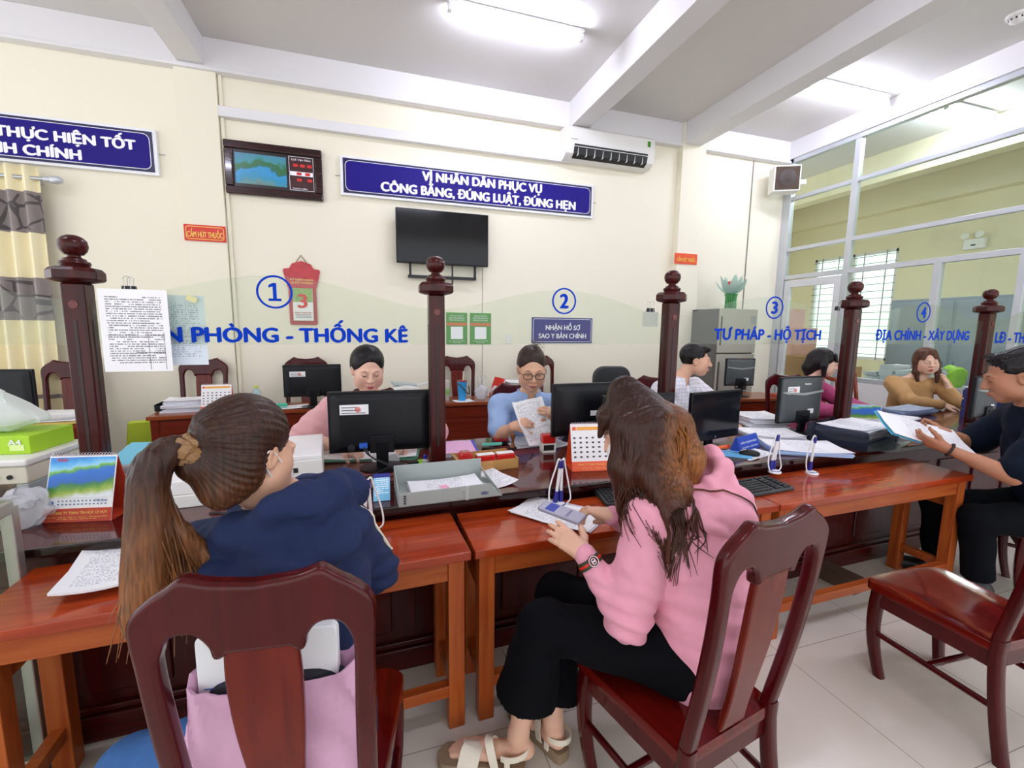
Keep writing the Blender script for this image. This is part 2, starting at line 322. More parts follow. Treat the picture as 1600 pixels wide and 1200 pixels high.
def sheet_bm(w, h, t=.0006, curl=0, n=8, wav=0):
    """paper lying in x,y, thickness t, edges may lift"""
    bm = NB(); top = [[None] * (n + 1) for _ in range(n + 1)]; bot = [[None] * (n + 1) for _ in range(n + 1)]
    for i in range(n + 1):
        for j in range(n + 1):
            u, v = i / n - .5, j / n - .5; z = curl * (u * 2) ** 2 * (abs(v) * 2 + .3) + wav * math.sin(u * 7 + v * 3)
            top[i][j] = bm.verts.new((u * w, v * h, z + t)); bot[i][j] = bm.verts.new((u * w, v * h, z))
    for i in range(n):
        for j in range(n):
            bm.faces.new((top[i][j], top[i + 1][j], top[i + 1][j + 1], top[i][j + 1])); bm.faces.new((bot[i][j], bot[i][j + 1], bot[i + 1][j + 1], bot[i + 1][j]))
    for i in range(n):
        for A, B in (((i, 0), (i + 1, 0)), ((i + 1, n), (i, n)), ((0, i + 1), (0, i)), ((n, i), (n, i + 1))):
            bm.faces.new((top[A[0]][A[1]], bot[A[0]][A[1]], bot[B[0]][B[1]], top[B[0]][B[1]]))
    return bm
def rrect(w, h, r, n=5):
    out = []
    for cx, cy, a0 in ((w / 2 - r, h / 2 - r, 0), (-w / 2 + r, h / 2 - r, 90), (-w / 2 + r, -h / 2 + r, 180), (w / 2 - r, -h / 2 + r, 270)):
        for k in range(n + 1):
            a = math.radians(a0 + 90 * k / n); out.append((cx + r * math.cos(a), cy + r * math.sin(a)))
    return out
def shape2d(outline, holes, depth, bev=.006):
    """outline with holes in x,z, thickness depth centred on y, rounded edges (via a filled curve)"""
    cu = bpy.data.curves.new('s', 'CURVE'); cu.dimensions = '2D'; cu.fill_mode = 'BOTH'; cu.extrude = depth / 2 - bev; cu.bevel_depth = bev; cu.bevel_resolution = 2; cu.offset = -bev
    for poly in [outline] + holes:
        s = cu.splines.new('POLY'); s.points.add(len(poly) - 1); s.use_cyclic_u = True
        for p, (x, z) in zip(s.points, poly): p.co = (x, z, 0, 1)
    o = bpy.data.objects.new('s', cu); COL.objects.link(o); bpy.context.view_layer.update()
    me = bpy.data.meshes.new_from_object(o.evaluated_get(bpy.context.evaluated_depsgraph_get())); bpy.data.objects.remove(o); bpy.data.curves.remove(cu)
    bm = NB(); bm.from_mesh(me); bpy.data.meshes.remove(me)
    for v in bm.verts: v.co = Vector((v.co.x, -v.co.z, v.co.y))
    bmesh.ops.remove_doubles(bm, verts=bm.verts, dist=.0002)
    return bm
def slice_z(bm, z0, z1, n):
    for k in range(n):
        bmesh.ops.bisect_plane(bm, geom=bm.verts[:] + bm.edges[:] + bm.faces[:], plane_co=(0, 0, z0 + (z1 - z0) * k / (n - 1)), plane_no=(0, 0, 1), dist=1e-5)
# ---------------------------------------------------------------- palette
M_wall = plain('cream wall paint', 'f0ead6', .75, var=.02, vscale=1.3, bump=.04, bscale=90)
M_wall2 = plain('pale yellow wall paint', 'e9e0c0', .75, var=.05, vscale=1.1)
M_white = plain('white ceiling paint', 'dcd9d6', .8, var=.02, vscale=1.5)
M_beam = plain('white beam paint', 'e6e4e6', .75, var=.02, vscale=1.5)
M_floor = tiles('cream floor tiles')
M_alu = plain('aluminium frame', 'c9cdd3', .35, metal=.45, var=.03)
M_glass = glass('partition glass', 'f4fbf6')
M_dark = plain('dark rubber', '17171a', .5)
M_mah = wood('mahogany varnish', '2e0808', '470d0b', .28, .22, axis=2)
M_mahx = wood('mahogany varnish along x', '2e0808', '4a0f0c', .25, .25, axis=0)
M_ctop = wood('counter top varnish', '3d0a0a', '591512', .14, .55, axis=0, seams=.21)
M_table = wood('orange brown table varnish', '8c2a0c', 'b0441a', .18, .45, axis=0)
M_tleg = wood('orange brown leg varnish', '97401a', 'b8602a', .35, .2, axis=2)
M_plastw = plain('white plastic', 'eceae6', .35, var=.02)
M_plastg = plain('grey plastic', 'a9b3b3', .4, var=.03)
M_black = plain('black plastic', '0d0e13', .4, spec=.3, var=.08, bump=.05, bscale=700)
M_screen = plain('dark screen', '15171d', .12, var=.03, spec=.35)
M_paper = plain('white paper', 'f2f2f4', .7, var=.02)
M_print = printed('printed paper', ink='b2b2bd')
M_print2 = printed('printed form', paper='f3f2f6', ink='b4b5c4', line=.0095, dens=.5)
M_blue = plain('sign blue', '1d0e7a', .5, var=.04, spec=.2)
M_letw = plain('white lettering', 'f6f4fb', .45, var=.01)
M_red = plain('sign red', 'd3281e', .4, var=.04)
M_yel = plain('yellow lettering', 'f2d25a', .45)
M_royal = plain('royal blue vinyl', '0038b4', .6, var=.03, spec=.1)
M_navyb = plain('dark blue border', '16124a', .35)
M_chrome = plain('brushed steel', 'b9bcc0', .25, metal=.9, var=.03)
M_tap = wood('orange brown rail varnish', '97401a', 'b8602a', .35, .2, axis=0)
# ---------------------------------------------------------------- room shell
WY, CZ, PX = 5.25, 4.17, 5.84
b = NB(); bx(b, -6, 10, -9, 8.2, -.1, 0); struct('floor', b, M_floor)
b = NB(); bx(b, -6, 10, -4.2, 8.2, CZ, CZ + .12); struct('ceiling', b, M_white)
b = NB(); bx(b, -6, PX + .06, WY, WY + .15, 0, CZ); struct('wall_back', b, M_wall)
b = NB(); bx(b, PX + .06, 9.4, 8.05, 8.2, 0, CZ); struct('wall_annex_back', b, M_wall2)
b = NB()   # far wall of the annex with a window opening
bx(b, 9.3, 9.42, -1.2, 5.83, 0, CZ); bx(b, 9.3, 9.42, 7.45, 8.2, 0, CZ); bx(b, 9.3, 9.42, 5.83, 7.45, 0, .95); bx(b, 9.3, 9.42, 5.83, 7.45, 3.03, CZ)
struct('wall_right', b, M_wall2)
def trim(i, x0, x1, y0, y1, z0, z1, mat, bev=.004):
    b = NB(); bx(b, x0, x1, y0, y1, z0, z1); return struct('trim_%d' % i, b, mat, bevel=bev)
trim(1, -1.70, -1.357, WY - .06, WY, 0, CZ, M_wall); trim(2, 3.94, 4.31, WY - .1, WY, 0, CZ, M_wall)
trim(3, -6, PX + .06, WY - .075, WY, 3.905, CZ, M_beam); trim(4, -6, PX, WY - .095, WY, 3.875, 3.905, M_beam)
trim(5, -1.66, -1.44, -1.2, WY, 3.92, CZ, M_beam); trim(6, 2.32, 2.55, -1.2, WY, 3.875, CZ, M_beam)
trim(7, 3.97, 4.21, -1.2, WY, 3.90, CZ, M_beam); trim(8, PX - .06, PX + .16, -1.2, WY, 3.93, CZ, M_beam)
trim(9, -1.355, 2.34, WY - .07, WY, 3.49, 3.585, M_beam)
trim(10, -1.352, -1.318, WY - .03, WY, .1, 3.9, M_wall, .006)     # conduit beside the pillar
trim(11, 5.2, 5.216, WY - .012, WY, 1.2, 3.87, plain('grey cable', '8a8578', .5), .004)
trim(12, 1.275, 1.281, WY - .006, WY, .2, 2.2, plain('thin grey cable', '8f8c80', .5), .002)
trim(13, 7.4, 7.65, -1.2, 8.1, 3.75, CZ, M_wall2); trim(14, 9.1, 9.3, -1.2, 8.1, 3.7, CZ, M_wall2)
# window of the annex: frame, bars, bright panes
b = NB(); y0, y1, z0, z1 = 5.83, 7.45, .95, 3.03
for a, c, d, e in ((y0, y0 + .05, z0, z1), (y1 - .05, y1, z0, z1), (y0, y1, z0, z0 + .05), (y0, y1, z1 - .05, z1), (6.61, 6.67, z0, z1)): bx(b, 9.31, 9.37, a, c, d, e)
win = struct('window_1', b, M_beam)
b = NB()
for k in range(15): bx(b, 9.275, 9.287, y0, y1, z0 + .1 + k * .135, z0 + .112 + k * .135)
for y in (6.0, 6.4, 6.9, 7.25): bx(b, 9.27, 9.282, y, y + .014, z0, z1)
obj('window_bars', b, plain('grey paint on bars', '8d9093', .5), win)
b = NB(); bx(b, 9.33, 9.335, y0 + .05, y1 - .05, z0 + .05, z1 - .05); obj('window_pane', b, M_glass, win)
# aluminium and glass partition on the right
def alu(name, boxes, kind='trim'):
    b = NB()
    for q in boxes: bx(b, *q)
    return b
b = alu('f', [(PX - .04, PX + .04, 5.12, 5.25, 0, 3.93), (PX - .035, PX + .035, 4.2, 4.27, 0, 3.93), (PX - .035, PX + .035, 3.22, 3.29, .9, 2.27), (PX - .03, PX + .03, 2.56, 2.62, .9, 2.27),
              (PX - .03, PX + .03, 0, 5.12, 3.35, 3.40), (PX - .03, PX + .03, 0, 5.12, 2.635, 2.685), (PX - .031, PX + .031, 0, 5.12, 2.235, 2.295), (PX - .04, PX + .04, 0, 5.2, 3.87, 3.93), (PX - .04, PX + .04, 0, 4.2, .86, .92), (PX - .035, PX + .035, .6, .66, .9, 3.9)])
part = struct('window_2', b, M_alu, bevel=.003)
for (ya, yb, za, zb) in ((0, 4.2, 3.4, 3.87), (4.27, 5.12, 3.4, 3.87), (0, 4.2, 2.685, 3.35), (4.27, 5.12, 2.685, 3.35), (0, 4.2, 2.295, 2.635), (4.27, 5.12, 2.295, 2.635), (3.29, 4.2, .92, 2.235), (2.62, 3.22, .92, 2.235), (0, 2.56, .92, 2.235)):
    b = NB(); bx(b, PX - .004, PX + .004, ya, yb, za, zb); obj('pane', b, M_glass, part)
b = NB(); bx(b, PX - .05, PX + .05, -.5, 4.22, 0, .86); struct('wall_right_knee', b, M_beam)
b = alu('d', [(PX - .025, PX + .025, 4.28, 4.37, .05, 2.22), (PX - .025, PX + .025, 5.02, 5.11, .05, 2.22), (PX - .025, PX + .025, 4.37, 5.02, 2.12, 2.22), (PX - .025, PX + .025, 4.37, 5.02, .72, .84), (PX - .012, PX + .012, 4.37, 5.02, .05, .72)])
door = struct('door_1', b, plain('white door frame', 'd8dadc', .4), bevel=.003)
b = NB(); bx(b, PX - .004, PX + .004, 4.37, 5.02, .84, 2.12); obj('door_pane', b, M_glass, door)
b = NB(); cyl(b, (PX - .03, 4.33, 1.05), (PX - .075, 4.33, 1.05), .012); bx(b, PX - .085, PX - .07, 4.31, 4.43, 1.04, 1.06); obj('door_handle', b, M_chrome, door, bevel=.003)
# ---------------------------------------------------------------- fluorescent lights
M_tube = emit('lit fluorescent tube', 'e8eaff', TUBE_POWER); M_fix = plain('white lamp housing', 'e8e8ec', .4)
def lamp(label, x0, x1, y, z, n=1, gap=.09):
    t = thing('fluorescent_light', label, 'ceiling light', ((x0 + x1) / 2, y, z), group='fluorescent ceiling lights'); L = (x1 - x0) / 2
    b = NB(); bx(b, -L, L, -.035, .035 + gap * (n - 1), -.03, 0); obj('housing', b, M_fix, t, bevel=.005)
    for k in range(n):
        b = NB(); cyl(b, (-L + .03, k * gap, -.062), (L - .03, k * gap, -.062), .019, seg=14); obj('tube', b, M_tube, t)
        for s in (-1, 1):
            b = NB(); bx(b, s * (L - .015) - .016, s * (L - .015) + .016, k * gap - .022, k * gap + .022, -.088, -.03); obj('lamp_holder', b, M_fix, t, bevel=.004)
    return t
lamp('lit fluorescent tube lamp on the ceiling above the main blue slogan sign', .67, 1.9, 3.98, CZ)
lamp('lit fluorescent tube lamp on the ceiling nearest the glass partition, before the narrow beam', 4.5, 5.68, 3.87, CZ)
lamp('twin-tube lit lamp on the annex ceiling seen through the partition glass', 6.42, 7.3, 3.72, CZ - .01, 2, .1)
for x_, y_, lab in ((-2.6, 1.6, 'lit fluorescent tube lamp on the ceiling behind the photographer, left bay'), (.9, .3, 'lit fluorescent tube lamp on the ceiling behind the photographer, middle bay'), (3.2, .9, 'lit fluorescent tube lamp on the ceiling behind the photographer, between the two beams'), (5.0, .6, 'lit fluorescent tube lamp on the ceiling behind the photographer, by the partition')): lamp(lab, x_ - .6, x_ + .6, y_, CZ)  # unseen lamps, added so that more of the light falls from overhead
t = thing('smoke_detector', 'round white smoke detector on the ceiling at the upper right', 'smoke detector', (5.28, 2.62, CZ))
b = NB(); lathe(b, [(.075, 0), (.075, -.02), (.06, -.028)], seg=28); obj('base', b, M_plastw, t)
b = NB(); lathe(b, [(.05, -.028), (.052, -.05), (.03, -.066), (.006, -.07)], seg=28); obj('sensor_cap', b, M_plastw, t)
b = NB()
for k in range(10):
    a = k * math.pi / 5; bx(b, -.006, .006, .05, .054, -.046, -.032, Matrix.Rotation(a, 4, 'Z'))
obj('vent_slots', b, M_dark, t)
# ---------------------------------------------------------------- things on the back wall
def slogan(label, xc, zc, w, h, lines, tw, th, tx=0, group=None, name='slogan_sign', y=WY - .03):
    t = thing(name, label, 'sign', (xc, y, zc), group=group)
    b = NB(); bx(b, -w / 2, w / 2, -.015, .03, -h / 2, h / 2); obj('frame', b, plain('white sign edge', 'eeeef2', .35), t, bevel=.004)
    b = NB(); bx(b, -w / 2 + .03, w / 2 - .03, -.019, -.01, -h / 2 + .025, h / 2 - .025); bo = obj('panel', b, M_navyb, t)
    b = NB(); prism(b, rrect(w - .1, h - .09, .055), -.0215, -.018); obj('rim_line', b, M_letw, t)
    b = NB(); prism(b, rrect(w - .112, h - .102, .05), -.0235, -.020); obj('blue_field', b, M_blue, t)
    text('lettering', lines, tw, th, M_letw, t, (tx, -.0245, 0), bold=.075, gap=1.15)
    for s in (-1, 1):
        b = NB(); cyl(b, (s * (w / 2 - .005), .02, 0), (s * (w / 2 + .05), .02, 0), .004); obj('hook', b, M_chrome, t)
    return t
slogan('long purple-blue slogan sign with white words on the back wall above the television', 1.21, 3.073, 2.97, .40, 'VÌ NHÂN DÂN PHỤC VỤ\nCÔNG BẰNG, ĐÚNG LUẬT, ĐÚNG HẸN', 2.3, .30, .08)
slogan('purple-blue slogan sign with white words, cut by the left edge above the curtain', -3.4, 3.092, 3.03, .41, 'CÁN BỘ QUYẾT TÂM THỰC HIỆN TỐT\nCẢI CÁCH HÀNH CHÍNH', 2.3, .27, .2)
def small_sign(name, label, x0, x1, z0, z1, lines, base, ink, tw, th, y=WY, rim=None, bold=.02, gap=1.1):
    t = thing(name, label, 'sign', ((x0 + x1) / 2, y, (z0 + z1) / 2)); w, h = x1 - x0, z1 - z0
    b = NB(); bx(b, -w / 2, w / 2, -.012, 0, -h / 2, h / 2); obj('panel', b, base, t, bevel=.002)
    if rim:
        b = NB(); prism(b, rrect(w - .03, h - .03, .025), -.0135, -.011); obj('rim_line', b, rim, t)
        b = NB(); prism(b, rrect(w - .042, h - .042, .02), -.0145, -.012); obj('inner_field', b, base, t)
    text('lettering', lines, tw, th, ink, t, (0, -.0155, 0), bold=bold, gap=gap); return t
small_sign('no_smoking_sign', 'red no-smoking sign with yellow words on the left wall pillar', -1.712, -1.358, 2.304, 2.457, 'CẤM HÚT THUỐC', M_red, M_yel, .30, .085, WY - .062, M_yel, .03)
small_sign('no_smoking_sign', 'small orange-red no-smoking sign on the right wall pillar', 3.9, 4.26, 2.375, 2.515, 'CẤM HÚT THUỐC', plain('orange red', 'e2502c', .4), M_yel, .30, .075, WY - .102, None, .03)
small_sign('window_sign', 'small blue wall sign reading of document copies, below the encircled 2', 1.916, 2.757, 1.305, 1.628, 'NHẬN HỒ SƠ\nSAO Y BẢN CHÍNH', M_blue, M_letw, .66, .2, WY, M_letw, .03, 1.25)
# television
t = thing('television', 'black flat television mounted on the back wall under the long slogan sign', 'television', (.795, WY - .125, 2.483))
b = NB(); bx(b, -.517, .517, -.02, .03, -.291, .291); obj('casing', b, M_black, t, bevel=.006)
b = NB(); bx(b, -.507, .507, -.0215, -.019, -.272, .283); obj('screen', b, plain('black glossy screen', '08080c', .1, spec=.35, var=.03), t)
b = NB(); bx(b, -.38, -.355, .03, .06, -.42, .2); bx(b, .36, .385, .03, .06, -.42, .2); bx(b, -.39, .39, .045, .1, -.44, -.41); bx(b, .1, .115, .03, .06, -.5, .1); bx(b, -.39, .39, .06, .1, .1, .16)
obj('wall_bracket', b, M_dark, t, bevel=.002)
# framed picture with a calendar panel
t = thing('framed_picture', 'dark-framed lake picture with a perpetual calendar panel, hung beside the left pillar', 'picture', (-.893, WY - .02, 3.04))
b = NB()
w, h = .445, .253
for x0, x1, z0, z1 in ((-w, w, h - .075, h), (-w, w, -h, -h + .075), (-w, -w + .075, -h + .075, h - .075), (w - .075, w, -h + .075, h - .075)): bx(b, x0, x1, -.035, .02, z0, z1)
obj('frame', b, wood('dark picture frame', '1d0a0c', '3a161a', .2, .6), t, bevel=.012)
b = NB(); bx(b, -w + .07, w - .07, -.012, .0, -h + .07, h - .07); obj('backing', b, plain('brown black board', '1d1012', .3), t)
b = NB(); bx(b, -w + .09, .105, -.006, 0, -.145, .145, Matrix.Translation((0, -.009, 0)))
for v in b.verts: v.co = Vector((v.co.x + .12, v.co.z, -v.co.y))
o = obj('picture', b, picture_mat('lake picture', 'pic'), t, (-.12, 0, 0), (math.radians(90), 0, 0))
b = NB(); bx(b, .13, .36, -.016, -.011, -.165, .165); obj('calendar_panel', b, plain('maroon panel', '3b0d12', .35), t)
b = NB()
for x0, x1, z0, z1 in ((.13, .36, -.02, .02), (.13, .134, -.165, .165), (.356, .36, -.165, .165), (.13, .36, .161, .165), (.13, .36, -.165, -.161)): bx(b, x0, x1, -.0175, -.0115, z0, z1)
obj('white_rules', b, M_letw, t)
b = NB()
for x, z in ((.17, .08), (.235, .08), (.3, .08), (.2, 0), (.28, 0), (.2, -.06), (.3, -.06)): bx(b, x, x + .045, -.019, -.012, z - .014, z + .014)
obj('red_digits', b, M_red, t)
text('lettering', 'Lịch Vạn Niên', .18, .026, M_letw, t, (.245, -.0165, .135), bold=.01)
text('maker_lettering', 'THANH NIÊN', .14, .018, M_letw, t, (.225, -.0165, -.145), bold=.01)
# tear-off wall calendar
t = thing('wall_calendar', 'red tear-off wall calendar showing the number 3, hung on the back wall', 'calendar', (-.695, WY - .004, 1.8))
b = NB(); prism(b, [(-.18, .265), (-.17, .285), (-.12, .29), (-.09, .34), (.0, .37), (.09, .34), (.12, .29), (.17, .285), (.18, .265), (.165, .2), (.14, .09), (-.14, .09), (-.165, .2)], -.014, 0); obj('header_board', b, plain('red gold board', 'b8323a', .35, var=.35, vscale=22), t, bevel=.002)
b = NB(); prism(b, rrect(.27, .4, .02), -.012, 0); obj('backing_board', b, plain('red card', 'b3362f', .35), t, (0, 0, -.1), bevel=.002)
b = NB(); bx(b, -.095, .1, -.04, -.012, -.255, .085); obj('date_block', b, plain('date page white', 'efeeea', .6), t)
b = NB(); bx(b, -.095, .1, -.041, -.0395, -.06, .085); obj('page_picture', b, plain('leafy green print', '8fae62', .5, var=.5, vscale=30), t)
text('date_number', '3', .085, .14, M_red, t, (0, -.0415, -.05), bold=.04)
text('header_lettering', 'KỶ NIỆM NGÀY\nQUỐC KHÁNH', .23, .06, M_yel, t, (0, -.015, .16), bold=.02)
text('month_lettering', 'THỨ BA   THÁNG CHÍN', .16, .018, M_red, t, (0, -.0415, -.17), bold=.02)
b = NB()
for z in (-.195, -.21, -.225): bx(b, -.075, .08, -.0413, -.0395, z, z + .005)
obj('small_print', b, plain('grey ink', '77777c', .6), t)
b = NB(); tube(b, [(-.05, -.008, .355), (0, -.008, .43), (.05, -.008, .355)], .004, 6); obj('hanging_cord', b, plain('brown cord', '5a3a28', .8), t)
# two green notices (their codes are left out)
M_grn = plain('notice green', '3f8f1f', .4, var=.05); M_org = plain('orange strip', 'd2652a', .4)
for k, (x0, x1) in enumerate(((.839, 1.092), (1.124, 1.387))):
    t = thing('notice', ('left' if k == 0 else 'right') + 'hand green notice of the pair on the back wall beside the second wooden post', 'notice', ((x0 + x1) / 2, WY, 1.478)); w = (x1 - x0) / 2
    b = NB(); bx(b, -w, w, -.006, 0, -.188, .188); obj('panel', b, M_grn, t)
    b = NB(); bx(b, -w + .005, w - .005, -.008, -.005, .035, .068); obj('strip', b, M_org, t)
    b = NB(); bx(b, -.072, .072, -.008, -.005, -.125, .02); obj('blank_square', b, M_letw, t)
    text('lettering', 'MỜI QUÝ KHÁCH\nQUÉT MÃ ĐÁNH GIÁ\nMỨC ĐỘ HÀI LÒNG', .19, .075, M_letw, t, (0, -.0065, .125), bold=.0)
    text('foot_lettering', 'XIN CẢM ƠN QUÝ KHÁCH\nTRÂN TRỌNG', .19, .032, M_letw, t, (0, -.0065, -.158), bold=.0)
t = thing('wall_socket', 'white wall socket plate right of the green notices', 'socket', (1.613, WY, 1.357))
b = NB(); bx(b, -.038, .038, -.012, 0, -.057, .057); obj('plate', b, M_plastw, t, bevel=.004)
b = NB()
for z in (.025, -.025):
    for x in (-.01, .01): cyl(b, (x, -.0125, z), (x, -.011, z), .003, seg=8)
obj('socket_holes', b, M_dark, t)
# air conditioner
t = thing('air_conditioner', 'white split air conditioner on the back wall below the middle ceiling beam', 'air conditioner', (2.83, WY, 3.5), rz=0)
pr = [(0, .0), (0, .36), (-.19, .36), (-.225, .33), (-.232, .16), (-.205, .05), (-.13, 0)]
b = NB(); loft(b, [[Vector((x, y, z)) for y, z in pr] for x in (-.6, -.585, .585, .6)]); obj('casing', b, M_plastw, t, bevel=.008)
b = NB(); loft(b, [[Vector((x, y, z)) for y, z in ((-.2335, .15), (-.21, .045), (-.15, .012), (-.15, .06), (-.2, .13))] for x in (-.5, .5)]); obj('air_outlet', b, M_dark, t)
b = NB()
for k in range(3): bx(b, -.5, .5, -.235 + k * .026, -.215 + k * .026, .122 - k * .04, .128 - k * .04)
for k in range(9): bx(b, -.45 + k * .11, -.445 + k * .11, -.225, -.165, .03, .12)
obj('louvre', b, M_plastw, t)
b = NB(); bx(b, .49, .53, -.2345, -.2315, .235, .3); obj('energy_label', b, M_grn, t)
text('lettering', 'inverter', .09, .016, plain('grey print', '777b82', .5), t, (-.5, -.2325, .2), bold=.0)
# loudspeaker in the corner
t = thing('wall_speaker', 'dark-fronted box speaker with white sides high in the corner by the partition', 'speaker', (5.5, 4.98, 3.56), rz=math.radians(-28))
b = NB(); bx(b, -.17, .17, -.1, .1, -.17, .17); obj('cabinet', b, M_plastw, t, bevel=.01)
b = NB(); bx(b, -.15, .15, -.112, -.098, -.15, .15); obj('grille', b, plain('brown speaker cloth', '4a392d', .8, bump=.5, bscale=300), t, bevel=.004)
b = NB(); lathe(b, [(.11, 0), (.11, .004), (.095, .006), (.05, .003), (.04, .008), (.01, .01)], seg=28); obj('cone', b, plain('dark cone', '33271f', .6), t, (0, -.112, 0), (math.radians(90), 0, 0))
b = NB()
for z in (-.06, 0, .06): cyl(b, (.17, .0, z), (.19, .0, z), .015)
obj('knob', b, M_dark, t)
b = NB(); bx(b, .1, .32, .1, .13, -.03, .03); obj('bracket', b, M_alu, t)
# emergency light in the annex
t = thing('emergency_light', 'white twin-lamp emergency light on the annex wall behind the glass', 'emergency light', (9.24, 4.72, 2.93), rz=math.radians(-90))
b = NB(); bx(b, -.13, .13, -.03, .05, -.1, .06); obj('casing', b, M_plastw, t, bevel=.01)
for s in (-1, 1):
    b = NB(); lathe(b, [(.02, 0), (.052, .05), (.055, .06), (.03, .065)], seg=18); obj('lamp_head', b, M_plastw, t, (s * .09, -.03, .1), (math.radians(80), 0, 0))
b = NB(); bx(b, -.03, .03, -.033, -.028, -.05, -.03); obj('indicator', b, M_dark, t)
# curtain and rod
t = thing('curtain', 'cream and grey banded curtain with leaf pattern at the left edge', 'curtain', (0, 0, 0))
b = NB(); rows = []
zs = [.12 + 2.72 * k / 30 for k in range(31)]
for z in zs:
    row = []
    for k in range(161):
        x = -4.2 + 1.47 * k / 160 * (1 + .02 * (2.9 - z) / 2.9); ph = k / 160 * 2 * math.pi * 12.5
        row.append(b.verts.new((x - .02 * (2.9 - z), 5.1 + .045 * math.sin(ph + .2 * math.sin(z * 2)) * (.75 + .1 * math.sin(3 * x)), z)))
    rows.append(row)
for r0, r1 in zip(rows[:-1], rows[1:]):
    for k in range(160): b.faces.new((r0[k], r0[k + 1], r1[k + 1], r1[k]))
o = obj('fabric', b, curtain_mat('banded curtain fabric'), t); s_ = o.modifiers.new('solid', 'SOLIDIFY'); s_.thickness = .004
b = NB(); cyl(b, (-4.4, 5.1, 2.74), (-2.66, 5.1, 2.74), .016); obj('rod', b, M_chrome, t)
b = NB(); ball(b, (-2.62, 5.1, 2.74), (.055, .035, .035)); cyl(b, (-2.7, 5.1, 2.74), (-2.66, 5.1, 2.74), .024); obj('finial', b, M_alu, t)
b = NB(); bx(b, -2.8, -2.785, 5.1, 5.25, 2.72, 2.76); obj('rod_bracket', b, M_alu, t)
# ---------------------------------------------------------------- counter with posts and glass
CY = lambda x: 1.775 + .026 * (x + .07)     # front edge of the worktop
ang = math.atan(.026); CT = .77
t = thing('service_counter', 'long dark mahogany service counter dividing customers from the staff', 'counter', (0, CY(0), 0), rz=ang)
b = NB(); bx(b, -3.2, 5.66, 0, .98, .735, CT); obj('worktop', b, M_ctop, t, bevel=.008)
b = NB(); bx(b, -3.2, 5.66, .035, .95, .715, .735); obj('edge_moulding', b, M_mahx, t, bevel=.005)
b = NB(); bx(b, -3.17, 5.62, .07, .1, .03, .72); obj('front_board', b, M_mah, t)
for k in range(22):
    x = -3.1 + k * .4
    b = NB(); bx(b, x + .05, x + .35, .058, .072, .17, .62); obj('raised_panel', b, M_mah, t, bevel=.008)
b = NB(); bx(b, -3.2, 5.65, .035, .1, 0, .1); bx(b, -3.19, 5.64, .05, .1, .1, .125); obj('plinth', b, M_mahx, t, bevel=.006)
for k in range(5):
    x = -3.1 + k * 2.1
    b = NB(); bx(b, x, x + .04, .1, .93, .0, .72); obj('end_panel', b, M_mah, t)
GY = 2.25
post_x = [-1.125, .309, 1.70, 3.20, 4.69]
where = ['leftmost wooden counter post, with papers clipped beside it', 'second wooden counter post from the left, behind the grey file tray', 'third wooden counter post, between the encircled 2 and 3', 'fourth wooden counter post, behind the clear document trays', 'rightmost wooden counter post, behind the grey-backed monitor by the man in navy']
first = None
for i, x in enumerate(post_x):
    if first is None:
        t = thing('counter_post', 'dark red-brown ' + where[0], 'post', (x, GY, CT), group='turned posts on the counter'); first = t
        b = NB(); bx(b, -.039, .039, -.039, .039, 0, .885); obj('shaft', b, M_mah, t, bevel=.008)
        b = NB()
        for s in (0, 1, 2, 3): bx(b, -.006, .006, -.0415, -.037, .12, .74, Matrix.Rotation(s * math.pi / 2, 4, 'Z'))
        obj('groove', b, plain('groove shadow wood', '260b09', .4), t, bevel=.002)
        b = NB()
        for s in (0, 1, 2, 3): cyl(b, (0, -.0385, .8), (0, -.0415, .8), .016, seg=20)
        bmesh.ops.rotate(b, verts=b.verts, cent=(0, 0, 0), matrix=Matrix.Rotation(0, 3, 'Z')); obj('plug', b, wood('lighter plug', '5a2019', '6d2b22', .25, .5), t)
        b = NB(); lathe(b, [(.05, .885), (.082, .893), (.09, .9), (.09, .93), (.078, .944), (.04, .95)], rot=math.pi / 8, sides=8); obj('cap', b, M_mah, t, bevel=.003)
        b = NB(); lathe(b, [(.045, .948), (.047, .955), (.05, .962), (.047, .97), (.038, .973), (.036, .98), (.022, .986), (.02, .996), (.026, 1.0)], seg=28); obj('collar', b, M_mah, t)
        b = NB(); lathe(b, [(.012, .992), (.03, .997), (.042, 1.012), (.047, 1.03), (.044, 1.05), (.033, 1.064), (.018, 1.072), (.003, 1.074)], seg=32); obj('ball', b, M_mah, t)
    else: dup(first, (x, GY, CT), 0, 'dark red-brown ' + where[i])
M_pglass = glass('counter glass', 'f6f9f4', alpha=.015, acol='e8f2ee')
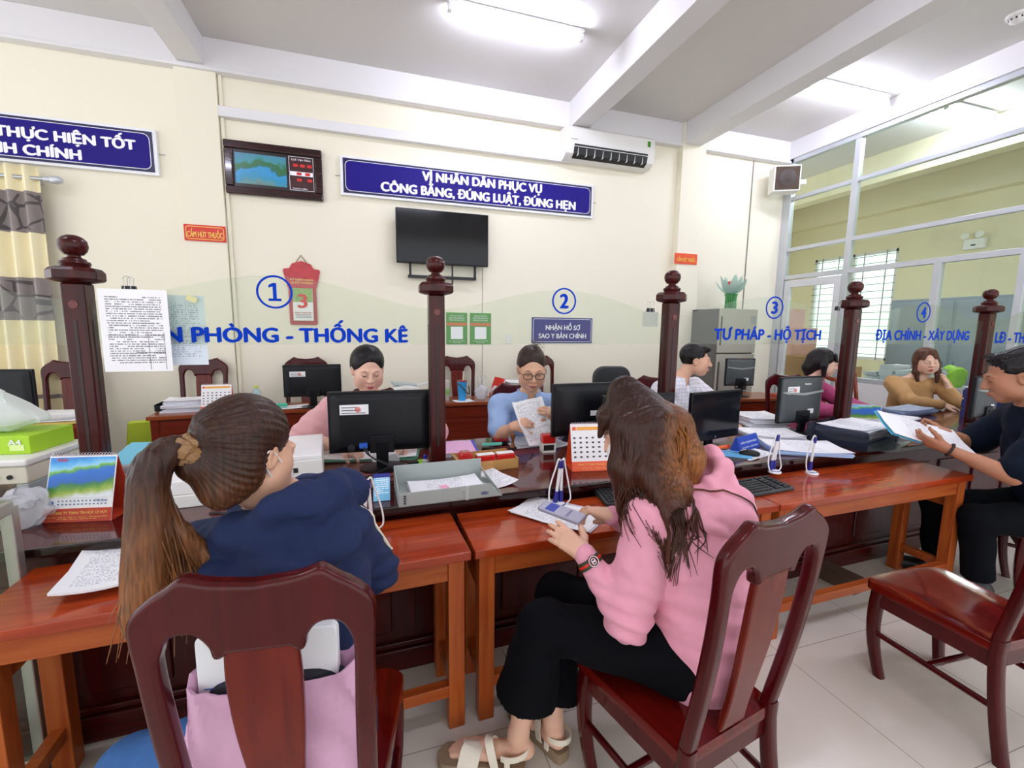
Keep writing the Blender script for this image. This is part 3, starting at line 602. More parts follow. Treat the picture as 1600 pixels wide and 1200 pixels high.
def panel(i, xa, xb, crest, num, numx, numr, words, tx, tw, th, label):
    t = thing('glass_screen', label, 'glass screen', ((xa + xb) / 2, GY, 1.41), group='arched glass screens between the posts'); w = (xb - xa) / 2
    poly = [(-w, 0), (w, 0)] + [(w - 2 * w * k / 28, .178 + (crest - 1.41 - .178) * (.5 - .5 * math.cos(2 * math.pi * k / 28)) ** .8) for k in range(29)]
    b = NB(); prism(b, poly, -.003, .003); obj('pane', b, M_pglass, t, smooth=False)
    cx = (xa + xb) / 2
    if num:
        if num == '1':
            b = NB(); prism(b, [(-.026, -.04), (.026, -.04), (.026, -.029), (.008, -.029), (.008, .04), (-.006, .04), (-.024, .03), (-.024, .018), (-.007, .025), (-.007, -.029), (-.026, -.029)], -.0055, -.0035); obj('number', b, M_royal, t, (numx - cx, 0, 1.645 - 1.41), smooth=False)
        else: text('number', num, numr * .62, numr * 1.05, M_royal, t, (numx - cx, -.0045, 1.645 - 1.41), bold=.06)
        b = NB(); R0, R1 = numr * .88, numr
        ring = [[Vector((r * math.cos(2 * math.pi * k / 40), y, r * math.sin(2 * math.pi * k / 40))) for k in range(40)] for r, y in ((R0, -.0035), (R0, -.006), (R1, -.006), (R1, -.0035))]
        loft(b, ring + [ring[0]], caps=False); obj('number_ring', b, M_royal, t, (numx - cx, 0, 1.645 - 1.41))
    if words: text('lettering', words, tw, th, M_royal, t, (tx - cx, -.0045, 1.41 + .01 + th / 2 + .0 - 1.41), bold=.06)
    return t
panel(0, -2.5, -1.165, 1.71, None, 0, 0, None, 0, 0, 0, 'clear arched glass screen left of the leftmost wooden post')
panel(1, -1.085, .27, 1.716, '1', -.413, .074, 'VĂN PHÒNG - THỐNG KÊ', -.405, 1.14, .102, 'arched glass screen with the encircled number 1 in blue')
panel(2, .348, 1.66, 1.705, '2', 1.006, .071, None, 0, 0, 0, 'arched glass screen with the encircled number 2 in blue')
panel(3, 1.742, 3.16, 1.71, '3', 2.49, .072, 'TƯ PHÁP - HỘ TỊCH', 2.47, .885, .108, 'arched glass screen with the encircled number 3 in blue')
panel(4, 3.24, 4.65, 1.706, '4', 3.923, .075, 'ĐỊA CHÍNH - XÂY DỰNG', 3.965, 1.04, .108, 'arched glass screen with the encircled number 4 in blue')
panel(5, 4.73, 6.0, 1.7, None, 0, 0, 'LĐ - THƯƠNG BINH', 5.35, 1.05, .1, 'arched glass screen at the right edge with faint blue words')
# ---------------------------------------------------------------- customer tables
def table(x0, x1, y0, d, rz, label):
    t = thing('table', label, 'table', (x0, y0, 0), rz=rz, group='narrow customer tables along the counter'); L = x1 - x0
    b = NB(); bx(b, 0, L, 0, d, .672, .705); obj('tabletop', b, M_table, t, bevel=.004)
    b = NB(); bx(b, .06, L - .06, .03, .05, .59, .672); bx(b, .06, L - .06, d - .05, d - .03, .59, .672); bx(b, .03, .05, .05, d - .05, .59, .672); bx(b, L - .05, L - .03, .05, d - .05, .59, .672); obj('apron', b, M_tap, t, bevel=.002)
    b = NB(); bx(b, .06, L - .06, d - .075, d - .035, .50, .55); bx(b, .03, .06, .06, d - .05, .50, .55); bx(b, L - .06, L - .03, .06, d - .05, .5, .55); obj('shelf_rail', b, M_tap, t, bevel=.003)
    for (lx, ly) in ((.02, .02), (L - .08, .02), (.02, d - .08), (L - .08, d - .08)):
        b = NB(); bx(b, lx, lx + .06, ly, ly + .06, 0, .672); obj('leg', b, M_tleg, t, bevel=.004)
    b = NB(); bx(b, .06, L - .06, .025, .065, .13, .175); bx(b, .03, .07, .06, d - .05, .13, .175); bx(b, L - .07, L - .03, .06, d - .05, .13, .175); obj('stretcher', b, M_tap, t, bevel=.003)
    return t
T1R = math.radians(2.6)
table(-1.055, .318, 1.39, .36, T1R, 'orange-brown narrow table before the woman in navy, leftmost along the counter')
table(.33, 1.765, 1.45, .34, math.radians(.9), 'orange-brown narrow table before the woman in pink, middle of the row')
table(1.773, 3.21, 1.472, .345, math.radians(.9), 'orange-brown narrow table with the bare glossy top, right end of the row')
# ---------------------------------------------------------------- carved dining chairs
M_ch = wood('chair varnish', '3c0407', '4c080b', .22, .25, axis=2)
M_seat = wood('chair seat varnish', '4a0805', '6a120a', .1, .6, axis=1)
def back_bend(z):    # fore-and-aft line of the back, seat 0.42 to top 1.07
    t = (z - .42) / .65
    return -.03 * math.sin(min(max(t, 0), 1) * math.pi) * .6 - .085 * max(t, 0) ** 1.15 + (.06 * ((.42 - z) / .42) ** 1.6 * -1 if z < .42 else 0)
def wn(o):
    m = o.modifiers.new('normals', 'WEIGHTED_NORMAL'); m.keep_sharp = True; return o
def make_chair(name, label, loc, rz, group):
    t = thing(name, label, 'chair', loc, rz, group)
    top = [(-.205, .9), (-.207, .97), (-.196, 1.005), (-.165, 1.034), (-.14, 1.05), (-.122, 1.064), (-.108, 1.068), (-.07, 1.056), (0, 1.048)]
    top = [(p.x, p.z) for p in curve([(x, 0, z) for x, z in top], 26)]; top = top + [(-x, z) for x, z in top[-2::-1]]
    outer = [(-.2, .42)] + top + [(.2, .42), (.158, .42)]
    arch = [(p.x, p.z) for p in curve([(x, 0, z) for x, z in ((.158, .42), (.162, .7), (.166, .88), (.16, .925), (.14, .955), (.105, .955), (.084, .93), (.078, .905), (.066, .902), (.052, .912))], 40)]
    inner = arch + [(-x, z) for x, z in arch[::-1]]
    poly = [(-.2, .42)] + top + [(.2, .42)] + inner[:-1] + [(-.158, .42)]
    bm = shape2d(poly, [], .036, .011); slice_z(bm, .45, 1.0, 16)
    for v in bm.verts: v.co.y += back_bend(v.co.z); v.co.x *= 1 - .06 * (1 - (v.co.z - .42) / .65)
    wn(obj('back_frame', bm, M_ch, t))
    sp = [(-.05, .43), (-.046, .5), (-.05, .58), (-.062, .72), (-.066, .84), (-.062, .925)]
    sp = [(p.x, p.z) for p in curve([(x, 0, z) for x, z in sp], 24)]
    bm = shape2d(sp + [(-x, z) for x, z in sp[::-1]], [], .02, .006); slice_z(bm, .45, .91, 14)
    for v in bm.verts: v.co.y += back_bend(v.co.z) + .002
    wn(obj('splat', bm, wood('chair splat varnish', '56120c', '6a1e10', .24, .2, axis=2), t))
    # seat: dished board, wider in front
    b = NB(); rows = []
    out = [(p.x, p.y) for p in curve([(-.188, -.01, 0), (-.2, .15, 0), (-.222, .36, 0), (-.21, .415, 0), (-.15, .435, 0), (0, .442, 0)], 24)]
    out = out + [(-x, y) for x, y in out[-2::-1]]
    rings = []
    for s, z in ((.98, .385), (1, .39), (1, .415), (.985, .422), (.9, .4185), (.6, .413), (.25, .411)):
        rings.append([Vector((x * s, .2 + (y - .2) * s, z)) for x, y in out])
    loft(b, rings); obj('seat', b, M_seat, t)
    b = NB(); bx(b, -.185, .185, -.005, .02, .325, .388); bx(b, -.2, .2, .375, .4, .325, .388)
    for s in (-1, 1): loft(b, [[Vector((s * (.172 if y < .1 else .2) + dx, y, z)) for dx, z in ((-.012, .325), (.012, .325), (.012, .388), (-.012, .388))] for y in (.01, .385)])
    obj('seat_rail', b, M_ch, t, bevel=.003)
    for s in (-1, 1):
        b = NB(); rings = []
        for k in range(9):
            z = .39 * (1 - k / 8); q = k / 8; off = .012 * math.sin(q * math.pi) - .03 * q ** 2; r = .024 - .006 * q
            cx, cyy = s * (.195 + off * .6), .375 + off * .9
            rings.append([Vector((cx + r * math.copysign(abs(math.cos(a)) ** .5, math.cos(a)), cyy + r * math.copysign(abs(math.sin(a)) ** .5, math.sin(a)), z)) for a in [2 * math.pi * i / 16 + .1 for i in range(16)]])
        loft(b, rings); obj('front_leg', b, M_ch, t)
        b = NB(); rings = []
        for k in range(9):
            z = .44 * (1 - k / 8); q = k / 8; r = .021
            cx, cyy = s * (.170 + .008 * q), back_bend(max(z, .0)) * 1.0 - .002
            rings.append([Vector((cx + r * math.copysign(abs(math.cos(a)) ** .5, math.cos(a)), cyy + r * .9 * math.copysign(abs(math.sin(a)) ** .5, math.sin(a)), z)) for a in [2 * math.pi * i / 16 + .1 for i in range(16)]])
        loft(b, rings); obj('rear_leg', b, M_ch, t)
    b = NB()
    for s in (-1, 1): cyl(b, (s * .178, -.01, .19), (s * .2, .37, .2), .0115, seg=10)
    cyl(b, (-.19, .18, .195), (.19, .18, .195), .0115, seg=10); obj('stretcher', b, M_ch, t)
    return t
G_ch = 'carved dark wooden chairs'
chA = make_chair('carved_chair', 'carved dark-red chair with its back to us, holding the woman in navy', (-.202, .921, 0), math.radians(-6.6), G_ch)
chB = dup(chA, (.905, .845, 0), math.radians(10), 'carved dark-red chair turned sideways, holding the woman in pink')
chC = dup(chA, (2.232, .822, 0), math.radians(-3.6), 'empty carved dark-red chair with the shiny seat at the right edge')
chH = dup(chA, (3.755, 1.125, 0), math.radians(33.5), 'carved dark chair under the man in the navy T-shirt')
back = [(-2.64, 4.96, 178, 'dark carved chair half behind the leftmost wooden post, by the curtain'), (-1.63, 5.06, 176, 'dark carved chair behind the desk with the orange calendar, under the left pillar'),
        (-.68, 5.08, 182, 'dark carved chair behind the black monitor on the left rear desk'), (.945, 5.08, 178, 'dark carved chair behind the drink cups, right of the second post'),
        (1.95, 5.0, 184, 'dark carved chair behind the woman with black-framed glasses, by the wall'), (.0, 3.12, 180, 'dark carved chair the woman in the pink blouse sits on'), (1.08, 3.2, 181, 'dark carved chair the woman in light blue sits on'),
        (2.48, 3.42, 150, 'dark carved chair under the man in the white checked shirt'), (3.93, 3.28, 160, 'dark carved chair under the woman in the magenta jacket')]
for x, y, a, lab in back:
    o = dup(chA, (x, y, 0), math.radians(a), lab)
    if y > 4.9: o.scale = (1.06, 1.0, 1.085)
def make_slat_chair():
    t = thing('slat_chair', 'orange-brown slat-back chair between the fourth post and the woman in tan', 'chair', (4.7, 3.3, 0), math.radians(170))
    m = wood('slat chair varnish', '7a2a14', '9c4526', .2, .6, axis=2)
    for s in (-1, 1):
        b = NB(); tube(b, curve([(s * .19, -.02, 0), (s * .19, 0, .44), (s * .195, -.05, .8), (s * .19, -.1, 1.06)], 14), .019, 10); obj('rear_leg', b, m, t)
        b = NB(); cyl(b, (s * .19, .38, 0), (s * .19, .38, .42), .018); obj('front_leg', b, m, t)
    for x in (-.0,):
        b = NB(); loft(b, [[Vector((x + dx, y + dy, z)) for dx, dy in ((-.05, -.008), (.05, -.008), (.05, .008), (-.05, .008))] for z, y in ((.46, -.0), (.7, -.03), (1.0, -.08))]); obj('slat', b, m, t, bevel=.004)
    b = NB(); tube(b, curve([(-.19, -.09, 1.04), (-.1, -.1, 1.0), (0, -.1, .985), (.1, -.1, 1.0), (.19, -.09, 1.04)], 16), .022, 10); obj('top_rail', b, m, t)
    b = NB(); bx(b, -.21, .21, -.01, .42, .42, .45); obj('seat', b, m, t, bevel=.01); return t
make_slat_chair()
t = thing('office_chair', 'black padded office chair seen over the dark monitor, against the back wall', 'chair', (2.62, 4.45, 0), math.radians(175))
b = NB(); prism(b, rrect(.46, .5, .13, 8), -.035, .035); o = obj('backrest', b, plain('black leatherette', '2a2c30', .35), t, (0, -.02, .82), bevel=.02)
b = NB(); prism(b, rrect(.48, .46, .1, 8), -.04, .04); obj('seat', b, plain('black seat leatherette', '26282c', .4), t, (0, .25, .47), (math.radians(90), 0, 0), bevel=.02)
b = NB(); bx(b, -.03, .03, -.01, .02, .45, .7); obj('back_support', b, M_black, t)
b = NB(); cyl(b, (0, .25, .08), (0, .25, .44), .03); obj('gas_column', b, M_black, t)
for k in range(5):
    a = k * 2 * math.pi / 5; b = NB(); cyl(b, (0, .25, .1), (.27 * math.cos(a), .25 + .27 * math.sin(a), .07), .02, .014)
    ball(b, (.27 * math.cos(a), .25 + .27 * math.sin(a), .03), .03, 10); obj('base_arm', b, M_black, t)
# ---------------------------------------------------------------- staff desks along the back
M_desk = wood('rear desk varnish', '561608', '722410', .35, .2, axis=0); M_dtop = wood('rear desk top varnish', '743016', '8d4422', .3, .3, axis=0)
def desk(label, xc, yf, w, d, rz=0, h=.73):
    t = thing('office_desk', label, 'desk', (xc, yf, 0), rz)
    b = NB(); bx(b, -w / 2, w / 2, 0, d, h - .035, h); obj('desktop', b, M_dtop, t, bevel=.006)
    b = NB(); bx(b, -w / 2 + .05, w / 2 - .05, .04, .06, .12, h - .035); obj('modesty_panel', b, M_desk, t)
    b = NB(); bx(b, -w / 2 + .1, w / 2 - .1, .03, .045, h - .16, h - .05); bx(b, -w / 2 + .25, w / 2 - .25, .03, .045, .2, h - .19); obj('panel_moulding', b, M_desk, t, bevel=.005)
    for s in (-1, 1):
        b = NB(); bx(b, s * (w / 2 - .045) - .03, s * (w / 2 - .045) + .03, .035, d - .04, 0, h - .035); obj('pedestal', b, M_desk, t, bevel=.004)
    return t
desk('dark rear office desk under the black monitor and orange calendar, left of centre', -1.08, 4.36, 1.45, .42, math.radians(4))
desk('rear office desk laden with drink cups, behind the woman in light blue', 1.0, 4.38, 1.62, .42, math.radians(-3))
desk('rear office desk by the curtain with loose papers, left edge', -2.75, 4.05, 1.2, .6, math.radians(8))
desk('small rear desk before the refrigerator carrying a grey monitor', 4.1, 3.85, 1.0, .5, math.radians(-6))
# ---------------------------------------------------------------- things on the counter and the tables
M_sheetedge = plain('paper stack edge', 'dcdce4', .7, var=.12, vscale=40)
M_orange = plain('calendar orange', 'e8572a', .4); M_cred = plain('calendar red', 'b93a22', .4); M_gold = plain('gold lettering', 'f6c86a', .4)
M_calpic = picture_mat('lake print', 'cal'); M_spiral = plain('spiral wire', 'cfd6e2', .25, metal=.8)
M_ink = plain('printed ink', '3c3c46', .6)
def desk_calendar(name, label, loc, rz, w, h, style, group=None):
    """standing tent calendar: two leaning boards, pages, spiral; front faces -y"""
    t = thing(name, label, 'calendar', loc, rz, group); d = h * .28; th = math.atan2(d, h); L = math.hypot(h, d)
    red = M_orange if style == 'grid' else M_cred
    def board(nm, mat, x0, x1, u0, u1, off=0, thick=.002, back=False):
        b = NB(); bx(b, x0, x1, -thick, 0, u0 * L, u1 * L)
        s = 1 if not back else -1
        M = Matrix.Translation((0, -d if not back else d, 0)) @ Matrix.Rotation(-th if not back else th, 4, 'X') @ Matrix.Translation((0, -off, 0))
        for v in b.verts: v.co = M @ v.co
        return obj(nm, b, mat, t)
    board('back_board', red, -w / 2, w / 2, 0, 1, 0, .003, True)
    board('front_board', plain('calendar white board', 'f0eef0', .5), -w / 2, w / 2, 0, 1)
    b = NB(); bx(b, -w / 2, w / 2, -d, d, 0, .002); obj('base_card', b, red, t)
    board('base_strip', red, -w / 2, w / 2, 0, .2, .002)
    def txt(nm, s, tw, thh, mat, u, x=0, off=.0035):
        o = text(nm, s, tw, thh, mat, t, (0, 0, 0), bold=.015, ext=.0005)
        M = Matrix.Translation((0, -d, 0)) @ Matrix.Rotation(-th, 4, 'X') @ Matrix.Translation((x, -off - .001, u * L)); o.data.transform(M); return o
    txt('maker_lettering', 'CÔNG TY TNHH TIN HỌC LÊ HUY', w * .82, h * .062, M_gold, .135, w * .03)
    txt('small_lettering', 'máy tính - máy in - mực in - camera - văn phòng phẩm\nsửa chữa - bảo trì - thiết bị tin học', w * .9, h * .055, M_gold, .06)
    if style == 'grid':
        board('month_strip', plain('month strip amber', 'f0a63c', .4), -w * .36, w * .45, .86, .93, .002); board('month_tab', M_orange, -w * .46, -w * .38, .86, .93, .002)
        b = NB()
        for r in range(5):
            for c in range(7):
                x = -w * .42 + c * w * .14; z = L * (.28 + r * .1); bx(b, x - .005 * w / .2, x + .005 * w / .2, -.0035, -.002, z, z + L * .035)
        M = Matrix.Translation((0, -d, 0)) @ Matrix.Rotation(-th, 4, 'X')
        for v in b.verts: v.co = M @ v.co
        obj('date_grid', b, M_ink, t)
    else:
        b = NB(); bx(b, -w / 2 + .004, w / 2 - .004, -.065 * h / .23, .065 * h / .23, 0, .002)
        o = obj('page_picture', b, M_calpic, t)
        o.matrix_local = Matrix.Translation((0, -d, 0)) @ Matrix.Rotation(-th, 4, 'X') @ Matrix.Translation((0, -.002, .66 * L)) @ Matrix.Rotation(math.radians(90), 4, 'X') @ Matrix.Diagonal((1, 1.12, 1, 1))
        b = NB()
        for r in range(2):
            for c in range(13):
                x = -w * .3 + c * w * .058; z = L * (.25 + r * .05); bx(b, x - .0025, x + .0025, -.0035, -.002, z, z + L * .02)
        bx(b, -w * .44, -w * .37, -.0035, -.002, L * .25, L * .31)
        M = Matrix.Translation((0, -d, 0)) @ Matrix.Rotation(-th, 4, 'X')
        for v in b.verts: v.co = M @ v.co
        obj('date_row', b, plain('blue grey ink', '5b7fa8', .5), t)
        txt('brand_lettering', 'Việt Nam', w * .18, h * .05, plain('soft blue ink', '8aa0c0', .5), .31, w * .33)
        txt('new_year_lettering', 'Xuân', w * .16, h * .05, M_red, .93, -w * .3, .0045)
    b = NB()
    for k in range(22):
        x = -w / 2 + .01 + (w - .02) * k / 21; ring = [Vector((x, .006 * math.cos(a), h + .002 + .006 * math.sin(a))) for a in [2 * math.pi * i / 10 for i in range(11)]]
        tube(b, ring, .0011, 4, caps=False)
    obj('spiral', b, M_spiral, t); return t
desk_calendar('desk_calendar', 'standing desk calendar with a blue lake picture, at the left end of the counter', (-1.045, 2.02, CT), math.radians(-10), .225, .235, 'pic')
desk_calendar('desk_calendar', 'standing desk calendar with a white date grid before the woman in pink', (1.085, 2.03, CT), math.radians(-9), .235, .235, 'grid')
desk_calendar('desk_calendar', 'standing desk calendar with an aqua lake picture behind the clear document trays', (3.66, 2.42, CT), math.radians(-38), .24, .16, 'pic')
# pens on stands
M_penb = plain('pen blue', '1d1f8a', .3); M_penw = plain('pen white', 'f0f0f2', .3)
def pen_stand(label, loc, rz, pens):
    t = thing('pen_stand', label, 'pen stand', loc, rz, 'counter pens on cords')
    b = NB(); lathe(b, [(.031, 0), (.033, .004), (.031, .009), (.026, .011)], seg=28); obj('base', b, M_penw, t)
    b = NB(); lathe(b, [(.026, .0105), (.0265, .0125), (.024, .0135)], seg=28); obj('blue_ring', b, M_penb, t)
    b = NB(); lathe(b, [(.022, .0125), (.0215, .0145), (.004, .0155)], seg=28); obj('badge', b, M_penw, t)
    for k in range(pens):
        x = (k - (pens - 1) / 2) * .03; tilt = (k - (pens - 1) / 2) * -.12
        M = Matrix.Translation((x, .018, .008)) @ Matrix.Rotation(tilt, 4, 'Y') @ Matrix.Rotation(.1, 4, 'X')
        b = NB(); lathe(b, [(.011, 0), (.0115, .03), (.0075, .06)], seg=14)
        for v in b.verts: v.co = M @ v.co
        so = obj('socket', b, M_penb, t)
        b = NB(); lathe(b, [(.006, .04), (.0068, .07), (.0068, .165), (.006, .17)], seg=12)
        for v in b.verts: v.co = M @ v.co
        p = obj('pen', b, M_penw, t)
        b = NB(); lathe(b, [(.007, .17), (.0068, .198), (.004, .206)], seg=12)
        for v in b.verts: v.co = M @ v.co
        obj('pen_cap', b, M_penb, p)
        top = M @ Vector((0, 0, .204)); s = -1 if k == 0 else 1
        b = NB(); tube(b, curve([top, top + Vector((s * .012, .0, .008)), top + Vector((s * .022, .005, -.03)), (x + s * .035, .01, .09), (x + s * .04, .0, .03), (x * .3 + s * .028, -.005, .008)], 30), .0035, 8); obj('cord', b, M_penw, t)
    return t
pen_stand('blue and white double pen stand on the table before the blue leaflet', (-.034, 1.712, .705), 0, 2)
pen_stand('blue and white double pen stand on the table beside the pink-dressed woman\'s papers', (.785, 1.74, .705), .15, 2)
pen_stand('blue and white double pen stand at the corner of the black keyboard', (2.06, 1.768, .735), .2, 2)
pen_stand('single blue and white pen stand on the bare end of the right table', (2.33, 1.765, .705), -.1, 1)
# monitors
M_label = plain('paper label', 'efeff0', .5); M_gmon = plain('grey monitor shell', '4a4f52', .4, var=.04); M_gmon2 = plain('light grey monitor band', '9aa09e', .35)
def monitor(label, loc, rz, w=.5, h=.3, z0=.09, screen=-1, shell=None, sticker=True, band=False, brand=None):
    """screen=-1: the back faces -y (towards us); +1: the display faces -y"""
    t = thing('monitor', label, 'monitor', loc, rz, 'computer monitors'); sh = shell or M_black; f = -1 if screen == -1 else 1
    b = NB(); bx(b, -w / 2, w / 2, -.012, .012, z0, z0 + h); obj('bezel', b, M_black, t, bevel=.004)
    b = NB(); bx(b, -w / 2 + .012, w / 2 - .012, *( (.0115, .0135) if f == -1 else (-.0135, -.0115)), z0 + (.03 if f == 1 else .014), z0 + h - .012); obj('display', b, M_screen, t)
    s = -1 if f == -1 else 1
    b = NB(); loft(b, [[Vector((x * k, s * y, z0 + h / 2 + z * k)) for x, z in rrect(w - .02, h - .02, .02)] for k, y in ((1, .012), (.985, .022), (.86, .032), (.8, .034))]); obj('back_shell', b, sh, t)
    b = NB(); bx(b, -.06, .06, *sorted((s * .034, s * .05)), z0 + .0, z0 + .09); obj('hinge', b, M_black, t, bevel=.004)
    b = NB(); loft(b, [[Vector((dx, s * (y + dy), z)) for dx, dy in ((-.03, -.012), (.03, -.012), (.03, .012), (-.03, .012))] for z, y in ((.008, .03), (z0 + .06, .045))]); obj('neck', b, M_black, t, bevel=.003)
    b = NB(); lathe(b, [(.115, 0), (.115, .006), (.09, .012), (.02, .016)], seg=32)
    for v in b.verts: v.co.y = v.co.y * .8 + s * .02
    obj('foot', b, M_black, t)
    if f == -1:
        if sticker:
            b = NB(); bx(b, -w * .385, -w * .12, -.0365, -.03, z0 + h * .64, z0 + h * .8); st = obj('asset_label', b, M_label, t)
            b = NB(); prism(b, [(math.cos(a) * .014 - w * .22, math.sin(a) * .014 + z0 + h * .72) for a in [k * math.pi / 8 for k in range(16)]], -.0372, -.036); obj('red_seal', b, plain('pale red ink', 'e08a86', .5), st)
            b = NB()
            for k in range(3): bx(b, -w * .37, -w * (.15 + .04 * k), -.0372, -.036, z0 + h * (.66 + .045 * k), z0 + h * (.672 + .045 * k))
            obj('label_print', b, M_ink, st)
        if band:
            b = NB(); prism(b, [(-w / 2 + .015, z0 + h * .66), (0, z0 + h * .60), (w / 2 - .015, z0 + h * .66), (w / 2 - .015, z0 + h * .70), (0, z0 + h * .65), (-w / 2 + .015, z0 + h * .70)], -.038, -.02); obj('light_band', b, M_gmon2, t)
            b = NB(); bx(b, w * .12, w * .26, -.0365, -.03, z0 + h * .2, z0 + h * .3); obj('asset_label', b, M_label, t)
        if brand: text('lettering', brand, w * .16, .014, M_label, t, (.03, -.0362, z0 + h * .85), bold=0)
    else:
        b = NB(); bx(b, -w / 2 + .006, w / 2 - .006, -.0142, -.011, z0 + .002, z0 + .03); obj('lower_bezel', b, M_black, t)
        b = NB(); cyl(b, (0, -.0143, z0 + .016), (0, -.0152, z0 + .016), .007, seg=20); obj('badge', b, M_chrome, t)
    return t
m1 = monitor('black monitor seen from behind with white asset label, at the window-1 counter', (.035, 2.335, CT), math.radians(-2), .515, .315, .085)
b = NB(); bx(b, -.11, -.07, -.06, -.03, .115, .14); obj('blue_plug', b, plain('blue connector', '2a5cc0', .4), m1, bevel=.003)
b = NB(); tube(b, curve([(-.09, -.055, .128), (-.07, -.075, .09), (0, -.09, .045), (.07, -.11, .02), (.13, -.14, .008), (.2, -.13, .006)], 30), .004, 8); tube(b, curve([(-.08, -.05, .12), (-.05, -.07, .07), (.03, -.1, .03), (-.1, -.2, .006), (-.28, -.3, .006), (-.38, -.33, .006)], 30), .0035, 8); obj('cable', b, M_dark, m1)
b = NB(); lathe(b, [(.017, 0), (.018, .003), (.01, .004)], seg=20); obj('round_port', b, M_dark, m1, (-.15, -.034, .115), (math.radians(90), 0, 0))
m2 = monitor('black monitor turned away from us before the woman in light blue', (1.24, 2.32, CT), math.radians(1), .53, .31, .1, sticker=False)
b = NB(); bx(b, -.03, .03, -.037, -.03, .22, .25); obj('asset_label', b, M_label, m2)
monitor('black monitor mostly hidden behind the pink-dressed woman\'s head, before the third post', (1.43, 2.13, CT), math.radians(2), .48, .29, .075, sticker=False)
monitor('black monitor with its blank screen facing us, right of the woman in pink', (1.995, 2.16, CT), math.radians(11), .455, .3, .06, screen=1)
monitor('grey-backed monitor with a red-printed label, left of the fourth post', (2.915, 2.36, CT), math.radians(3), .42, .33, .075, shell=M_gmon, band=True, brand='ViewSonic')
monitor('grey-backed monitor beside the man in navy, before the rightmost post', (4.58, 2.15, CT), math.radians(9), .42, .33, .07, shell=M_gmon, sticker=False, band=True, brand='ViewSonic')
# keyboards
def keyboard(label, loc, rz, tilt=0, w=.455, d=.155):
    t = thing('keyboard', label, 'keyboard', loc, rz, 'black keyboards'); 
    b = NB(); loft(b, [[Vector((x, y, z)) for y, z in ((-d / 2, 0), (d / 2, 0), (d / 2, .028), (-d / 2, .016))] for x in (-w / 2, w / 2)]); obj('case', b, plain('grey black keyboard case', '2b2f33', .4, var=.04), t, bevel=.004)
    b = NB()
    for r in range(6):
        n = 21
        for c in range(n):
            if c in (15, 18) and True: continue
            if r == 0 and c in (4, 5, 6, 7, 8) :
                if c == 4: x0, x1 = -w / 2 + .012 + 4 * (w - .024) / n, -w / 2 + .012 + 9 * (w - .024) / n - .0025
                else: continue
            else: x0 = -w / 2 + .012 + c * (w - .024) / n; x1 = x0 + (w - .024) / n - .0025
            y0 = -d / 2 + .012 + r * .0222 + (.004 if r == 5 else 0); y1 = y0 + .019; zz = .017 + .012 * (y0 + d / 2) / d
            bx(b, x0, x1, y0, y1, zz - .004, zz + .006)
    k = obj('keys', b, plain('black key caps', '17181b', .45), t, bevel=.0015, segs=1); k['kind'] = 'stuff'; return t
keyboard('black keyboard on the table right of the woman in pink', (1.765, 1.655, .706), math.radians(4))
keyboard('black keyboard on the table half hidden by the pink-dressed woman\'s arms', (1.215, 1.715, .706), math.radians(-8))
t = thing('computer_mouse', 'black computer mouse on the counter by the blue name plate', 'mouse', (2.09, 1.97, CT), math.radians(60))
b = NB(); ball(b, (0, 0, .012), (.033, .058, .024), 20)
for v in b.verts: v.co.z = max(v.co.z, 0)
obj('shell', b, M_black, t)
b = NB(); tube(b, [(0, .02, .0345), (0, .035, .0315), (0, .05, .024)], .004, 8); obj('wheel', b, M_chrome, t)
b = NB(); tube(b, curve([(0, .055, .012), (.02, .1, .005), (.1, .13, .005), (.16, .1, .005)], 20), .002, 6); obj('cable', b, M_dark, t)
# paper
def stack(name, label, loc, rz, w, d, h, n=6, top=None, edge=None, cat='papers', group=None, jit=.012, topmat=None):
    t = thing(name, label, cat, loc, rz, group); b = NB(); z = 0
    for k in range(n):
        dz = h / n; M = Matrix.Translation((random.uniform(-jit, jit), random.uniform(-jit, jit), z)) @ Matrix.Rotation(random.uniform(-.05, .05) * (jit / .012), 4, 'Z'); bx(b, -w / 2, w / 2, -d / 2, d / 2, .0004, dz, M); z += dz
    obj('pages', b, edge or M_sheetedge, t)
    b = sheet_bm(w, d, .0008, .006); obj('top_sheet', b, topmat or M_print2, t, (0, 0, h)); return t
M_aqua = plain('aqua folder card', '58c4e6', .4, var=.04)
t = stack('document_pile', 'pile of white files topped by an aqua sheet, left of the woman in navy', (-1.02, 2.56, CT), math.radians(8), .34, .42, .1, 7, jit=.02, topmat=M_aqua)
b = NB()
for x, y in ((-.03, .03), (.0, .06), (.05, .02), (-.06, -.02)): bx(b, x, x + .035, y, y + .006, 0, .001)
obj('handwriting', b, M_penb, t, (0, 0, .1065))
t = thing('handwritten_form', 'handwritten form pad on the left table before the woman in navy', 'papers', (-.80, 1.655, .7245), math.radians(12))
obj('pages', sheet_bm(.24, .31, .006, .012), M_paper, t); obj('top_sheet', sheet_bm(.24, .31, .001, .012), M_print2, t, (0, 0, .0062))
t = thing('form_sheets', 'white form sheets with the phone on them, under the pink-dressed woman\'s hands', 'papers', (.725, 1.655, .706), math.radians(40))
obj('pages', sheet_bm(.21, .35, .004, .006), M_paper, t, (.012, -.008, 0), (0, 0, .04)); obj('top_sheet', sheet_bm(.21, .35, .0012, .008), M_print2, t, (0, 0, .0045))
obj('clear_sleeve', sheet_bm(.23, .36, .001, .004), plain('pale lilac sleeve', 'd9d3e2', .2), t, (.03, -.012, -.0004), (0, 0, .02))
t = thing('calendar_boxes', 'white cardboard box on the counter behind the woman in navy\'s ponytail', 'box', (-.735, 2.09, CT), math.radians(4))
b = NB(); bx(b, -.09, .085, -.1, .16, 0, .052); obj('lower_carton', b, M_plastw, t, bevel=.004)
